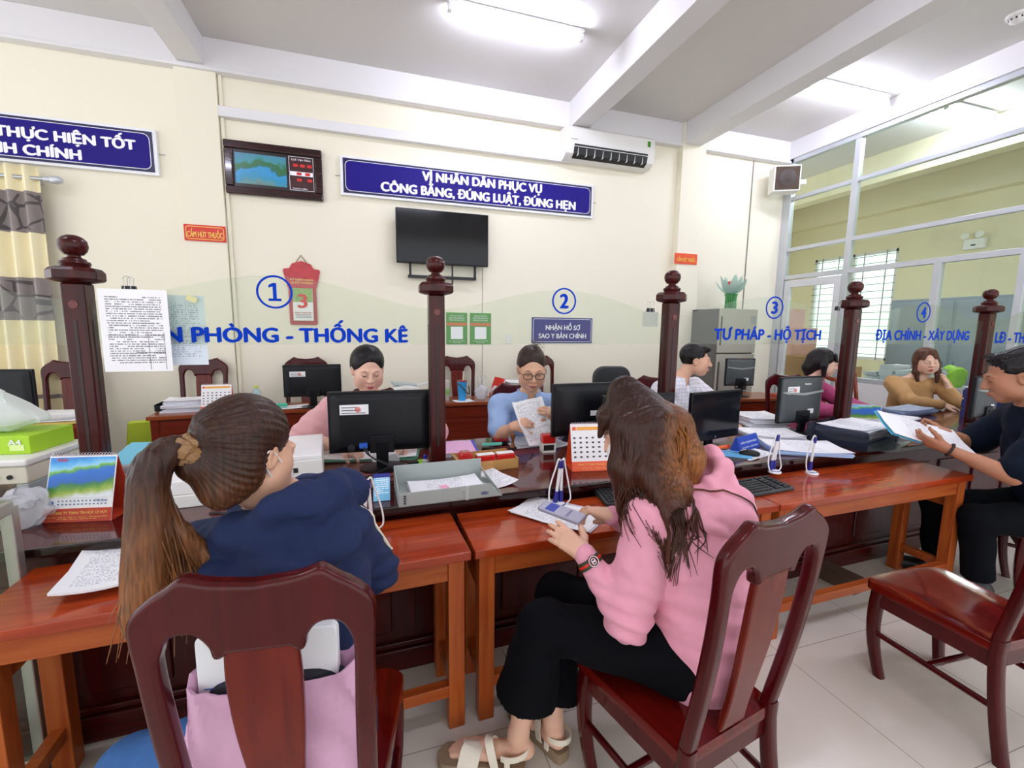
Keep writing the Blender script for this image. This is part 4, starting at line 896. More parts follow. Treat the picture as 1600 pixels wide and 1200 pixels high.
b = NB(); bx(b, -.085, .085, -.095, .15, .053, .11); obj('upper_carton', b, plain('white carton', 'f0efee', .5), t, bevel=.004)
t = thing('stamp_device', 'beige desk device with a rounded white top, right of the lake calendar', 'device', (-.90, 2.13, CT), math.radians(5)); M_beige = plain('beige plastic', 'cfc3a8', .4, var=.05)
b = NB(); bx(b, -.055, .06, -.09, .08, 0, .035); obj('base', b, M_beige, t, bevel=.01)
b = NB(); bx(b, -.05, .06, -.08, .08, .038, .07); obj('body', b, M_beige, t, bevel=.012)
b = NB(); bx(b, -.03, .035, -.083, -.078, .012, .026); bx(b, -.04, .0, -.083, -.078, .044, .058); obj('slot', b, M_dark, t)
b = NB(); ball(b, (.01, .01, .075), (.05, .075, .028), 20); obj('lid', b, M_plastw, t)
# printer
t = thing('printer', 'white laser printer on the counter between the woman in navy and the black monitor', 'printer', (-.445, 2.26, CT), math.radians(5))
b = NB(); bx(b, -.2, .2, -.2, .22, .0, .045); bx(b, -.19, .195, -.19, .22, .045, .05); bx(b, -.2, .2, -.2, .22, .05, .135); obj('body', b, M_plastw, t, bevel=.012)
b = NB(); bx(b, .03, .2, -.19, .22, .135, .155); bx(b, -.2, -.14, -.19, .22, .135, .155); bx(b, -.14, .03, .1, .22, .135, .155); obj('top_cover', b, plain('printer cover', 'e9e8ea', .35), t, bevel=.006)
b = NB(); loft(b, [[Vector((x, y, z)) for x in (-.13, .025)] + [Vector((x, y, z - .004)) for x in (.025, -.13)] for y, z in ((-.19, .155), (.09, .138))]); obj('output_tray', b, plain('printer tray', 'dcdbe0', .4), t)
b = NB(); bx(b, .06, .1, -.204, -.198, .085, .105); obj('panel', b, M_dark, t)
# monitor neighbourhood
t = thing('leaflet_stand', 'blue printed leaflet in a clear stand left of the grey file tray', 'leaflet', (.022, 1.9, CT), math.radians(-3), rot=None)
b = NB(); loft(b, [[Vector((x, y, z)) for y, z in ((-.05, .0), (.012, .1), (.014, .1), (-.047, .0))] for x in (-.036, .036)]); obj('stand', b, glass('clear acrylic', 'f2fafa'), t)
b = NB(); bx(b, -.034, .034, -.058, .058, 0, .001); o = obj('leaflet', b, printed('blue leaflet', paper='7cc4ea', ink='e8f6ff', line=.009, dens=.4, marg=.028), t, (0, -.0215, .051), (math.radians(58), 0, 0))
b = NB(); bx(b, -.034, .034, .04, .058, 0.001, .0016); obj('leaflet_head', b, plain('deep blue print', '1f2f8c', .4), t, (0, -.0215, .051), (math.radians(58), 0, 0))
def dish(label, loc):
    b = NB(); lathe(b, [(.0, 0.001), (.024, .001), (.026, .012), (.0285, .012), (.028, 0), (.0, 0)], seg=28); o = obj('clear_dish', b, glass('clear plastic', 'f4eef2', alpha=.25, acol='e8d8de'), None, loc); tag(o, label, 'dish', 'clear round dishes'); return o
dish('clear round dish on the counter farther from the pen stand', (-.068, 2.07, CT)); dish('clear round dish on the counter nearer the pen stand', (-.02, 2.03, CT + .0))
# grey file tray
t = thing('file_tray', 'large grey plastic file tray holding papers, at the counter\'s front edge by the second post', 'file tray', (.30, 1.885, CT), math.radians(1.5))
b = NB(); w = .22
bx(b, -w, w, -.12, .13, 0, .004); bx(b, -w, w - .03, .126, .13, 0, .1)
loft(b, [[Vector((x, -.12, z)) for x, z in ((-w, 0), (w, 0), (w - .055, .062), (-w, .058))], [Vector((x, -.116, z)) for x, z in ((-w, 0), (w, 0), (w - .055, .062), (-w, .058))]])
loft(b, [[Vector((x, y, z)) for y, z in ((-.12, 0), (.13, 0), (.13, .1), (-.12, .058))] for x in (-w, -w + .004)])
loft(b, [[Vector((w - (.004 if i == 0 else 0) - z * .5, y, z)) for y, z in ((-.12, 0), (.13, 0), (.13, .06), (-.12, .03))] for i in (0, 1)])
obj('tray', b, plain('grey green plastic', 'a7b1ae', .4, var=.03), t, bevel=.0015)
b = NB(); bx(b, .055, .07, -.1245, -.12, 0, .058); bx(b, .04, .055, -.122, -.118, .045, .05); obj('label_clip', b, plain('lighter grey plastic', 'b9c2be', .4), t, bevel=.001)
text('lettering', 'DELI', .03, .012, M_penb, t, (.14, -.1215, .022), bold=.02)
b = NB()
for k in range(4): bx(b, -.2, -.19, -.1225, -.12, .012 + k * .01, .018 + k * .01)
obj('tray_mark', b, M_ink, t, (0, .0, 0))
def onesheet(name, label, loc, w, d, mat, rz=0, rx=0, ry=0, cat='papers', curl=.008, t_=.001, group=None):
    o = obj(name, sheet_bm(w, d, t_, curl), mat, None, loc, (rx, ry, rz)); return tag(o, label, cat, group)
stack('paper_sheets', 'white papers lying in the grey file tray', (.30, 1.89, CT + .0055), math.radians(4), .32, .21, .016, 3, jit=.006)
onesheet('pink_note', 'small pink note on the papers in the grey file tray', (.285, 1.86, CT + .0305), .035, .05, plain('pink note', 'f0a9c6', .6), .2, curl=0, cat='note')
onesheet('paper_slip', 'white sleeve of paper overlapping the right end of the grey file tray', (.52, 2.0, CT + .004), .16, .28, M_print2, math.radians(18), 0, math.radians(-4))
# cardboard box with stamps
t = thing('cardboard_box', 'open low brown cardboard box holding red stamps, right of the second post', 'box', (.55, 2.19, CT), math.radians(5)); M_card = plain('brown cardboard', 'b8894e', .8, var=.08)
b = NB(); bx(b, -.155, .155, -.09, .09, 0, .004); bx(b, -.155, .155, -.09, -.086, 0, .055); bx(b, -.155, .155, .086, .09, 0, .06); bx(b, -.155, -.151, -.09, .09, 0, .06); bx(b, .151, .155, -.09, .09, 0, .055); obj('tray', b, M_card, t)
b = NB(); bx(b, -.16, -.145, -.12, .11, .055, .058); obj('flap', b, plain('cardboard inside', 'd9b98a', .8), t)
M_stamp = plain('stamp red', 'c41d1b', .25, coat=.4)
def selfink(label, loc, rz, s=1.0, grp='red self-inking stamps'):
    t = thing('ink_stamp', label, 'stamp', loc, rz, grp)
    b = NB(); bx(b, -.032 * s, .032 * s, -.022 * s, .022 * s, .042 * s, .085 * s); obj('cover', b, M_stamp, t, bevel=.006 * s)
    b = NB(); bx(b, -.033 * s, -.026 * s, -.022 * s, .022 * s, 0, .045 * s); bx(b, .026 * s, .033 * s, -.022 * s, .022 * s, 0, .045 * s); bx(b, -.033 * s, .033 * s, -.022 * s, .022 * s, 0, .008 * s); bx(b, -.033 * s, .033 * s, -.02 * s, .02 * s, .036 * s, .043 * s); obj('frame', b, M_plastw, t, bevel=.001)
    b = NB(); bx(b, -.024 * s, .024 * s, -.015 * s, .015 * s, .01 * s, .036 * s); obj('ink_pad', b, M_dark, t); return t
def lying_stamp(label, loc, rz):
    t = thing('ink_stamp', label, 'stamp', loc, rz, 'red self-inking stamps')
    b = NB(); bx(b, -.05, .05, -.022, .022, 0, .03); obj('cover', b, M_stamp, t, bevel=.006)
    b = NB(); bx(b, -.047, .047, -.018, .02, .0302, .036); obj('window', b, M_plastw, t, bevel=.002); return t
t = thing('ink_stamp', 'large rounded red stamp at the left of the cardboard box', 'stamp', (.44, 2.17, CT + .005), math.radians(5), 'red self-inking stamps')
b = NB(); prism(b, [(-.036, 0), (.036, 0), (.034, .075), (.02, .088), (-.02, .088), (-.034, .075)], -.03, .03); obj('cover', b, M_stamp, t, bevel=.006)
b = NB(); bx(b, -.02, .02, -.02, .02, .0885, .091); obj('top_window', b, plain('smoky clear top', 'b06a68', .2), t)
lying_stamp('flat red stamp with white window, in the middle of the cardboard box', (.545, 2.165, CT + .04), math.radians(4)); lying_stamp('flat red stamp with white window, at the right of the cardboard box', (.652, 2.17, CT + .04), math.radians(4))
b = NB(); bx(b, .49, .71, 2.13, 2.21, CT + .005, CT + .039); o = obj('stamp_carton', b, plain('pale inner carton', 'd8c7a2', .7), None); tag(o, 'small pale carton under the flat red stamps in the cardboard box', 'box')
selfink('upright red self-inking stamp on a white base, left of the dark monitor', (.975, 2.36, CT), math.radians(-4), 1.28)
t = thing('pink_folder', 'pink paper folder with a blue spine lying behind the cardboard box', 'folder', (.47, 2.52, CT), math.radians(-4))
b = NB(); bx(b, -.1, .09, -.13, .13, 0, .022); obj('pages', b, M_sheetedge, t)
obj('cover', sheet_bm(.2, .27, .002, .0), plain('pink cover', 'eab2da', .5), t, (0, 0, .0225))
b = NB(); bx(b, .09, .108, -.135, .135, 0, .028); obj('spine', b, plain('blue spine', '3a35b8', .4), t, bevel=.004)
t = thing('stapler', 'small teal stapler behind the cardboard box', 'stapler', (.67, 2.5, CT), math.radians(-25))
M_teal = plain('teal plastic', '5fc0ae', .35)
b = NB(); bx(b, -.06, .06, -.013, .013, 0, .008); obj('base', b, M_dark, t, bevel=.003)
b = NB(); loft(b, [[Vector((x, y, z)) for y, z in ((-.013, .016 + (x + .06) * .1), (.013, .016 + (x + .06) * .1), (.01, .032 + (x + .06) * .1), (-.01, .032 + (x + .06) * .1))] for x in (-.06, .062)]); obj('arm', b, M_teal, t, bevel=.004)
t = thing('ink_pad', 'round-cornered red and black ink pad behind the cardboard box', 'ink pad', (.755, 2.6, CT), math.radians(10))
b = NB(); bx(b, -.045, .045, -.03, .03, 0, .018); obj('case', b, M_dark, t, bevel=.006)
b = NB(); bx(b, -.043, .043, -.028, .028, .0185, .04); obj('lid', b, plain('dark red plastic', 'a11d22', .3), t, bevel=.006)
t = thing('hand_stamp', 'wooden-handled round hand stamp standing behind the cardboard box', 'stamp', (.79, 2.46, CT))
M_hs = wood('stamp handle wood', '6b3a20', '8a5230', .3, .4, axis=2)
b = NB(); lathe(b, [(.024, 0), (.024, .012), (.02, .016)], seg=20); obj('die', b, M_dark, t)
b = NB(); lathe(b, [(.02, .014), (.014, .024), (.008, .035), (.0075, .06), (.013, .072), (.0165, .085), (.013, .098), (.003, .104)], seg=20); obj('handle', b, M_hs, t)
stack('paper_pile', 'loose white papers before the woman in light blue, under her hands', (.93, 2.62, CT), math.radians(12), .24, .26, .012, 3, jit=.03)
onesheet('paper_sheet', 'white sheet lying between the red stamp and the dark monitor', (1.06, 2.5, CT + .001), .2, .16, M_print, .3)
onesheet('red_mat', 'dark red blotting mat on the counter before the woman in light blue', (.84, 2.45, CT), .22, .2, plain('dark red mat', '6d1d1f', .5), .1, curl=0, cat='mat')
t = thing('green_stamp', 'small black and lime-green stamp under the right edge of the labelled black monitor', 'stamp', (.2, 2.27, CT), math.radians(10))
b = NB(); bx(b, -.045, .01, -.02, .02, 0, .035); obj('body', b, M_black, t, bevel=.004)
b = NB(); bx(b, .01, .04, -.02, .02, .0, .034); obj('green_end', b, plain('lime plastic', '8edb2c', .3), t, bevel=.004)
t = thing('blue_marker', 'light blue pen lying by the foot of the labelled black monitor', 'pen', (.2, 2.17, CT + .008), math.radians(25))
b = NB(); cyl(b, (-.05, 0, 0), (.05, 0, 0), .008); obj('barrel', b, plain('sky blue plastic', '4aa0e0', .3), t)
b = NB(); cyl(b, (-.07, 0, 0), (-.05, 0, 0), .004, .007); obj('tip', b, M_dark, t)
t = thing('glue_bottle', 'small clear glue bottle with blue cap beside the second post', 'bottle', (.245, 2.245, CT))
b = NB(); lathe(b, [(.016, 0), (.017, .003), (.017, .04), (.009, .05)], seg=18); obj('bottle', b, glass('clear bottle', 'e8eef4', alpha=.3), t)
b = NB(); lathe(b, [(.01, .05), (.01, .068), (.006, .072)], seg=16); obj('cap', b, M_penb, t)
stack('paper_pile', 'white papers and a green folder lying behind the labelled black monitor', (-.02, 2.55, CT), math.radians(-8), .5, .22, .012, 3, jit=.02, topmat=M_paper, edge=plain('sea green folder', '6aa890', .5))
t = thing('tape_box', 'crumpled white tissue pack behind the foot of the labelled black monitor', 'tissue pack', (.05, 2.43, CT), .2)
b = NB(); bx(b, -.07, .07, -.05, .05, 0, .045, None, .8); obj('pack', b, M_paper, t, bevel=.008)
b = NB(); tube(b, curve([(-.62, 1.9, CT + .004), (-.4, 1.86, CT + .004), (-.2, 1.93, CT + .004), (.0, 2.02, CT + .004)], 24), .003, 6); tube(b, curve([(-.62, 1.83, CT + .004), (-.35, 1.83, CT + .004), (-.1, 1.96, CT + .004), (.08, 2.05, CT + .004)], 24), .003, 6); o = obj('power_cables', b, M_dark, None); tag(o, 'black cables running across the counter from the printer', 'cable')
# right half of the counter
t = thing('name_plate', 'blue desk name plate beside the blank black screen', 'name plate', (2.19, 2.1, CT), math.radians(18), 'blue desk name plates')
def nameplate(t, w, l1, l2):
    b = NB(); loft(b, [[Vector((x, y, z)) for y, z in ((-.035, 0), (.035, 0), (.004, .085), (-.004, .085))] for x in (-w / 2, w / 2)]); obj('plate', b, plain('name plate blue', '2446b0', .3), t, bevel=.001)
    for nm, s, hh, z in (('name_lettering', l1, .02, .052), ('post_lettering', l2, .013, .022)):
        o = text(nm, s, w * .8, hh, M_letw, t, (0, 0, 0), bold=.01, ext=.0005); o.data.transform(Matrix.Translation((0, -.035, 0)) @ Matrix.Rotation(-math.atan2(.031, .085), 4, 'X') @ Matrix.Translation((0, -.0005, z)))
nameplate(t, .24, 'TRẦN THỊ KIM THẢO', 'TƯ PHÁP - HỘ TỊCH')
onesheet('blue_folder', 'sky-blue folder with an elastic band, under the blank black screen', (2.0, 2.02, CT + .001), .22, .13, plain('sky blue card', '69b6e8', .4), math.radians(-40), curl=0, t_=.006, cat='folder')
onesheet('desk_pad', 'dark grey mouse pad before the blank black screen', (1.88, 1.97, CT), .26, .18, plain('dark grey pad', '3a3a3c', .7), math.radians(12), curl=0, t_=.002, cat='mouse pad')
t = thing('marker_pen', 'orange marker lying under the blank black screen', 'pen', (2.0, 2.1, CT + .02), math.radians(8))
b = NB(); cyl(b, (-.05, 0, 0), (.05, 0, 0), .012); obj('barrel', b, plain('orange plastic', 'e8642c', .35), t)
b = NB(); cyl(b, (.05, 0, 0), (.075, 0, 0), .012, .009); obj('cap', b, M_red, t)
onesheet('paper_sheet', 'white sheet under the mouse and the name plate', (2.12, 2.02, CT + .0004), .28, .2, M_print, math.radians(15), curl=0)
t = stack('document_pile', 'thick pile of white files on a green folder left of the label-backed grey monitor', (2.83, 2.62, CT), math.radians(-14), .3, .3, .075, 7, jit=.02); b = NB(); bx(b, -.16, .16, -.16, .16, 0, .006); obj('green_folder', b, plain('green card', '3f7a55', .5), t, (0, 0, -.0))
stack('document_pile', 'white files in a pale folder lying before the label-backed grey monitor', (2.62, 2.32, CT), math.radians(-20), .36, .26, .025, 3, jit=.015)
stack('form_pile', 'white forms on blue covers at the front of the counter by the single pen', (2.52, 1.98, CT), math.radians(-25), .42, .29, .022, 3, jit=.01, edge=plain('blue edged files', '9fb6dc', .6))
M_smoke = glass('smoked acrylic', 'a9b2bf', alpha=.35, acol='3b4152')
def doc_tray(label, loc, rz, w=.5, d=.34, h=.07, group='smoked document trays'):
    t = thing('document_tray', label, 'document tray', loc, rz, group); b = NB()
    bx(b, -w / 2, w / 2, -d / 2, d / 2, 0, .004); bx(b, -w / 2, -w / 2 + .004, -d / 2, d / 2, .004, h); bx(b, w / 2 - .004, w / 2, -d / 2, d / 2, .004, h * .6); bx(b, -w / 2, w / 2, d / 2 - .004, d / 2, .004, h); bx(b, -w / 2, w / 2, -d / 2, -d / 2 + .004, .004, h * .7)
    obj('tray', b, M_smoke, t)
    for s in (-1, 1):
        for q in (-1, 1):
            b = NB(); bx(b, s * (w / 2 - .03) - .02, s * (w / 2 - .03) + .02, q * d / 2 - .006, q * d / 2 + .006, 0, .03); obj('stacking_lug', b, plain('dark lug', '2c303a', .3), t, bevel=.003)
    return t
RT = math.radians(14)
doc_tray('lower smoked document tray at the front of the counter, before the fourth post', (3.05, 2.06, CT), RT); stack('document_pile', 'papers in the lower smoked document tray', (3.05, 2.06, CT + .005), RT, .42, .27, .03, 3, edge=plain('navy files', '3d4a72', .5))
doc_tray('upper smoked document tray heaped with white papers, before the fourth post', (3.05, 2.06, CT + .071), RT, h=.05)
t = stack('document_pile', 'heap of white papers spilling from the upper smoked document tray', (3.06, 2.06, CT + .077), RT, .44, .27, .035, 4, jit=.02)
onesheet('clear_sleeve', 'crumpled dark clear sleeve lying before the smoked document trays', (3.1, 1.87, CT + .002), .5, .09, plain('dark crumpled film', '2e3444', .2, bump=.6, bscale=40), RT, curl=.02, cat='plastic sleeve')
stack('document_pile', 'white papers with a blue sheet behind the aqua lake calendar', (4.1, 2.5, CT), math.radians(10), .4, .26, .02, 3, jit=.03)
stack('document_pile', 'grey-blue folders stacked before the woman in tan', (4.55, 2.64, CT), math.radians(6), .48, .2, .05, 4, jit=.015, edge=plain('slate folders', '7f8fb0', .5), topmat=plain('grey blue folder cover', 'a6b4cc', .5))
stack('document_pile', 'white papers and a blue wallet at the counter front before the man in navy', (3.62, 2.02, CT), math.radians(25), .3, .22, .018, 3, jit=.02)
M_ntray = plain('navy tray plastic', '252a72', .35)
for k, lab in enumerate(('lowest navy letter tray behind the man in navy', 'middle navy letter tray behind the man in navy', 'topmost navy letter tray behind the man in navy')):
    t = thing('letter_tray', lab, 'letter tray', (5.1, 2.32, CT + .085 * k), math.radians(12), 'navy letter trays'); w, d, h = .4, .3, .07; b = NB()
    bx(b, -w / 2, w / 2, -d / 2, d / 2, 0, .004); bx(b, -w / 2, -w / 2 + .005, -d / 2, d / 2, .004, h); bx(b, w / 2 - .005, w / 2, -d / 2, d / 2, .004, h); bx(b, -w / 2, w / 2, d / 2 - .005, d / 2, .004, h); bx(b, -w / 2, w / 2, -d / 2, -d / 2 + .005, .004, .025); obj('tray', b, M_ntray, t)
    for q in (-1, 1):
        b = NB(); bx(b, q * (w / 2 - .012) - .008, q * (w / 2 - .012) + .008, -d / 2 + .01, -d / 2 + .03, h, .085); bx(b, q * (w / 2 - .012) - .008, q * (w / 2 - .012) + .008, d / 2 - .03, d / 2 - .01, h, .085); obj('riser', b, M_ntray, t)
    stack('document_pile', ['papers in the lowest navy letter tray', 'papers in the middle navy letter tray', 'papers in the topmost navy letter tray'][k], (5.1, 2.32, CT + .085 * k + .0045), math.radians(12), .34, .25, .03, 3, jit=.008)
# sheets clipped to the screens
def clip(label, loc, rz=0):
    t = thing('binder_clip', label, 'binder clip', loc, rz, 'black binder clips'); b = NB(); loft(b, [[Vector((x, y, z)) for y, z in ((-.011, -.02), (.011, -.02), (.005, .008), (-.005, .008))] for x in (-.024, .024)]); obj('body', b, M_dark, t, bevel=.002)
    for s in (-1, 1):
        b = NB(); tube(b, curve([(-.012, s * .012, -.018), (-.01, s * .014, .02), (-.011, s * .016, .038), (0, s * .017, .046), (.011, s * .016, .038), (.01, s * .014, .02), (.012, s * .012, -.018)], 24), .0012, 6); obj('wire_lever', b, M_chrome, t)
    return t
o = obj('notice_sheet', sheet_bm(.235, .335, .0008, .0), printed('typed notice', ink='85858f', line=.0095, dens=.44, marg=.095), None, (-.925, GY - .045, 1.468), (math.radians(90), 0, 0)); tag(o, 'typed white notice clipped in front beside the leftmost post', 'paper')
b = NB(); bx(b, -.005, .095, -.09, -.088, 0, .001); bx(b, .095, .096, -.16, -.005, 0, .001); bx(b, .04, .041, -.16, -.005, 0, .001); bx(b, -.1, .096, -.02, -.019, 0, .001); ob = obj('table_rules', b, M_ink, o, (0, 0, .0009))
o = obj('notice_sheet', sheet_bm(.21, .30, .0008), printed('typed notice pale', paper='dfe9f4', ink='a3adc0', line=.0095, dens=.5, marg=.08), None, (-.80, GY + .012, 1.47), (math.radians(90), 0, math.radians(2))); tag(o, 'pale typed sheet hanging behind the glass, second of the clipped sheets', 'paper')
b = NB(); bx(b, -.02, .02, -.001, 0, -.012, .012, Matrix.Rotation(.4, 4, 'Y')); o = obj('tape_strip', b, plain('yellow clear tape', 'd8d29a', .3), None, (-.735, GY - .0045, 1.605)); tag(o, 'piece of yellow tape holding the pale sheet on the glass', 'tape')
clip('black binder clip holding the typed notice beside the leftmost post', (-.945, GY - .02, 1.642)); clip('black binder clip on the glass near the third post, holding a grey card', (1.56, GY, 1.612)); clip('small black binder clip on the glass left of the fourth post', (3.05, GY, 1.66), .3)
o = obj('grey_card', sheet_bm(.1, .085, .0008), plain('grey card', 'aab0a4', .6), None, (1.555, GY - .012, 1.555), (math.radians(90), 0, 0)); tag(o, 'small grey card hanging from the clip near the third post', 'card')
# ---------------------------------------------------------------- left end of the counter
t = thing('acrylic_box', 'aluminium-framed clear box standing on the floor at the left end of the tables', 'box', (-1.432, 1.487, 0), math.radians(1)); w, d, h = .345, .22, .93; M_al2 = plain('box aluminium', 'b4b2ac', .3, metal=.7)
b = NB()
for sx in (-1, 1):
    for sy in (-1, 1): bx(b, sx * w - .016, sx * w + .016, sy * d - .016, sy * d + .016, 0, h)
for z in (.04, h):
    for sy in (-1, 1): bx(b, -w, w, sy * d - .015, sy * d + .015, z - .02, z + .02)
    for sx in (-1, 1): bx(b, sx * w - .015, sx * w + .015, -d, d, z - .02, z + .02)
obj('frame', b, M_al2, t, bevel=.004)
for nm, q in (('pane', (-w, w, d - .003, d + .003, .05, h)), ('pane', (w - .003, w + .003, -d, d, .05, h)), ('pane', (-w, w, -d - .003, -d + .003, .05, h)), ('lid', (-w, w, -d, d, h + .021, h + .026))):
    b = NB(); bx(b, *q); obj(nm, b, M_pglass, t)
b = NB(); bx(b, -w, w, -d, d, .03, .045); obj('floor_board', b, M_plastw, t)
stack('paper_pile', 'crumpled slips of paper lying inside the aluminium-framed clear box', (-1.42, 1.487, .05), .3, .4, .3, .05, 5, jit=.04)
t = thing('plastic_bag', 'crumpled clear plastic bag between the aluminium-framed box and the lake calendar', 'plastic bag', (-1.22, 1.97, CT)); M_bag = glass('thin plastic film', 'f4f4f8', alpha=.5, acol='e6e6ec')
def crumple(b, amp, f=18):
    for v in b.verts:
        p = v.co; n = Vector((math.sin(f * p.x + 3 * math.sin(f * .7 * p.z)), math.sin(f * 1.1 * p.y + 2 * math.sin(f * p.x)), math.sin(f * .9 * p.z + 2.5 * math.sin(f * .8 * p.y)))); v.co = p + n * amp
b = NB(); ball(b, (0, 0, .06), (.09, .07, .07), 40); crumple(b, .01, 55); crumple(b, .006, 110)
for v in b.verts: v.co.z = max(v.co.z, .001)
obj('bag', b, M_bag, t)
t = thing('cash_register', 'white machine with a row of dark holes along its side, left of the lake calendar', 'machine', (-1.47, 2.36, CT), math.radians(-6))
b = NB(); bx(b, -.3, .2, -.2, .14, .17, .2); obj('top_plate', b, M_plastw, t, bevel=.01)
b = NB(); bx(b, -.29, .19, -.19, .13, .1, .169); obj('body', b, plain('cream machine shell', 'e3ddcb', .4), t, bevel=.006)
b = NB(); bx(b, -.3, -.26, -.19, .13, 0, .1); bx(b, .15, .19, -.19, .13, 0, .1); obj('leg_panel', b, M_plastg, t, bevel=.004)
b = NB()
for k in range(9): cyl(b, (-.2 + k * .042, -.1905, .13), (-.2 + k * .042, -.196, .13), .009, seg=12)
obj('hole', b, M_dark, t)
t = thing('paper_ream', 'lime-green ream box of copy paper on the white machine at the left edge', 'box', (-1.46, 2.36, CT + .2), math.radians(-8)); M_lime = plain('lime green card', 'a6d320', .4)
b = NB(); bx(b, -.3, .15, -.11, .11, 0, .075); obj('wrapper', b, M_lime, t, bevel=.004)
b = NB(); bx(b, .08, .13, -.112, -.109, .015, .04); obj('pale_patch', b, plain('pale green print', 'd9ec9a', .4), t)
text('lettering', 'PLUS', .09, .032, plain('dark green print', '2e5c28', .4), t, (.0, -.1115, .035), bold=.02)
text('size_lettering', 'A4', .045, .022, M_letw, t, (.1, -.1125, .05), bold=.02)
t = thing('plastic_bag', 'white carrier bag lying on the lime-green ream box', 'plastic bag', (-1.55, 2.36, CT + .276))
b = NB(); ball(b, (0, 0, .095), (.22, .1, .095), 40); crumple(b, .014, 22); crumple(b, .008, 60)
for v in b.verts:
    v.co.z = max(v.co.z * (1 if v.co.x < .05 else max(.35, 1 - (v.co.x - .05) * 3.2)), .001)
obj('bag', b, glass('white thin plastic', 'f0f6f2', alpha=.72, acol='eef4f0'), t)
# ---------------------------------------------------------------- rear desks
monitor('black monitor with a white label standing on the rear desk by the orange calendar', (-.545, 4.5, .731), math.radians(4), .50, .3, .1)
desk_calendar('desk_calendar', 'standing calendar with orange head and foot on the left rear desk', (-1.33, 4.49, .731), math.radians(2), .23, .235, 'grid')
t = thing('name_plate', 'blue desk name plate beside the orange calendar on the rear desk', 'name plate', (-1.08, 4.48, .731), math.radians(2), 'blue desk name plates'); nameplate(t, .2, 'NGUYỄN TRUNG HIẾU', 'ĐỊA CHÍNH - XÂY DỰNG')
stack('document_pile', 'pile of loose white papers left of the orange calendar on the rear desk', (-1.6, 4.58, .731), math.radians(6), .3, .22, .1, 8, jit=.02)
t = thing('document_tray', 'black letter tray at the left end of the rear desk', 'document tray', (-1.72, 4.66, .731), math.radians(4))
b = NB(); bx(b, -.12, .16, -.1, .1, 0, .005); bx(b, -.12, -.115, -.1, .1, .005, .06); bx(b, -.12, .16, .095, .1, .005, .06); bx(b, -.12, .16, -.1, -.095, .005, .05); obj('tray', b, M_black, t)
t = thing('bottle', 'small clear bottle with green label and yellow cap on the rear desk', 'bottle', (-1.05, 4.62, .731))
b = NB(); lathe(b, [(.033, 0), (.035, .005), (.035, .13), (.03, .15), (.014, .17), (.014, .18)], seg=22); obj('bottle', b, glass('clear bottle blue', 'dff0f4', alpha=.35, acol='cfe8f0'), t)
b = NB(); lathe(b, [(.0355, .03), (.0358, .032), (.0358, .075), (.0355, .077)], seg=22); obj('label', b, plain('green label', '5cb85a', .4), t)
b = NB(); lathe(b, [(.016, .178), (.016, .196), (.012, .2)], seg=16); obj('cap', b, plain('yellow green cap', 'c8d84a', .4), t)
onesheet('paper_sheet', 'white sheet on the rear desk before the monitor there', (-.78, 4.5, .7345), .36, .2, M_print, .05)
t = thing('stapler', 'mint-green stapler on the sheet on the rear desk', 'stapler', (-.82, 4.48, .7415), .1)
b = NB(); bx(b, -.05, .05, -.02, .02, 0, .012); obj('base', b, M_teal, t, bevel=.004)
b = NB(); bx(b, -.048, .05, -.015, .015, .016, .036); obj('arm', b, plain('mint plastic', '4fc7a4', .35), t, bevel=.006)
t = thing('office_machine', 'white curved office machine beside the head of the woman in the pink blouse', 'machine', (.3, 4.6, .731), math.radians(6))
b = NB(); loft(b, [[Vector((x, y, z)) for x in (-.2,) for y, z in ((-.12, 0),)] + [Vector((.21, -.12 + dy, 0))] + [Vector((.21 * math.cos(a), -.12 + dy, .03 + .15 * math.sin(a) ** .8)) for a in [math.pi * (.02 + .96 * k / 14) for k in range(15)]] + [Vector((-.21, -.12 + dy, 0))] for dy, y in ((0, 0), (.22, 0))] if False else [[Vector((.2 * math.cos(a), y, .17 * max(math.sin(a), 0) ** .7)) for a in [math.pi * k / 18 for k in range(19)]] for y in (-.12, .12)]); obj('curved_body', b, M_plastw, t, bevel=.01)
b = NB(); bx(b, -.14, .1, -.04, .1, .16, .19, Matrix.Rotation(.12, 4, 'Y')); obj('grey_lid', b, M_plastg, t, bevel=.008)
b = NB(); bx(b, .1, .34, -.02, .1, .12, .13, Matrix.Rotation(-.2, 4, 'Y')); obj('paper_arm', b, plain('light grey tray', 'c9ccce', .4), t, bevel=.004)
def cup(label, loc, h, r, mat, lid, straw=True, band=None):
    t = thing('drink_cup', label, 'cup', loc, 0, 'drink cups on the rear desk'); b = NB(); lathe(b, [(r * .75, 0), (r * .78, .004), (r, h), (r * .97, h)], seg=24); obj('cup', b, mat, t)
    b = NB(); lathe(b, [(r * 1.05, h), (r * 1.05, h + .008), (r * .8, h + .014)], seg=24); obj('lid', b, lid, t)
    if straw:
        b = NB(); cyl(b, (0, 0, h * .3), (.015, 0, h + .1), .005, seg=10); obj('straw', b, M_plastw, t)
    if band:
        b = NB(); lathe(b, [(r * .875, h * .3), (r * .9, h * .31), (r * .97, h * .62), (r * .945, h * .63)], seg=24); obj('sleeve', b, band, t)
    return t
M_clear = glass('clear cup', 'f6f4f2', alpha=.4, acol='efe6e0'); 
cup('clear plastic drink cup with a green band, left of the blue cup', (.72, 4.55, .731), .2, .042, M_clear, M_clear, False, plain('green cup print', '8fae6a', .4)); cup('blue insulated drink cup with a dark red lid and straw', (.885, 4.52, .731), .2, .05, plain('azure plastic', '2f97d6', .35), plain('dark red lid', '8d2a35', .35))
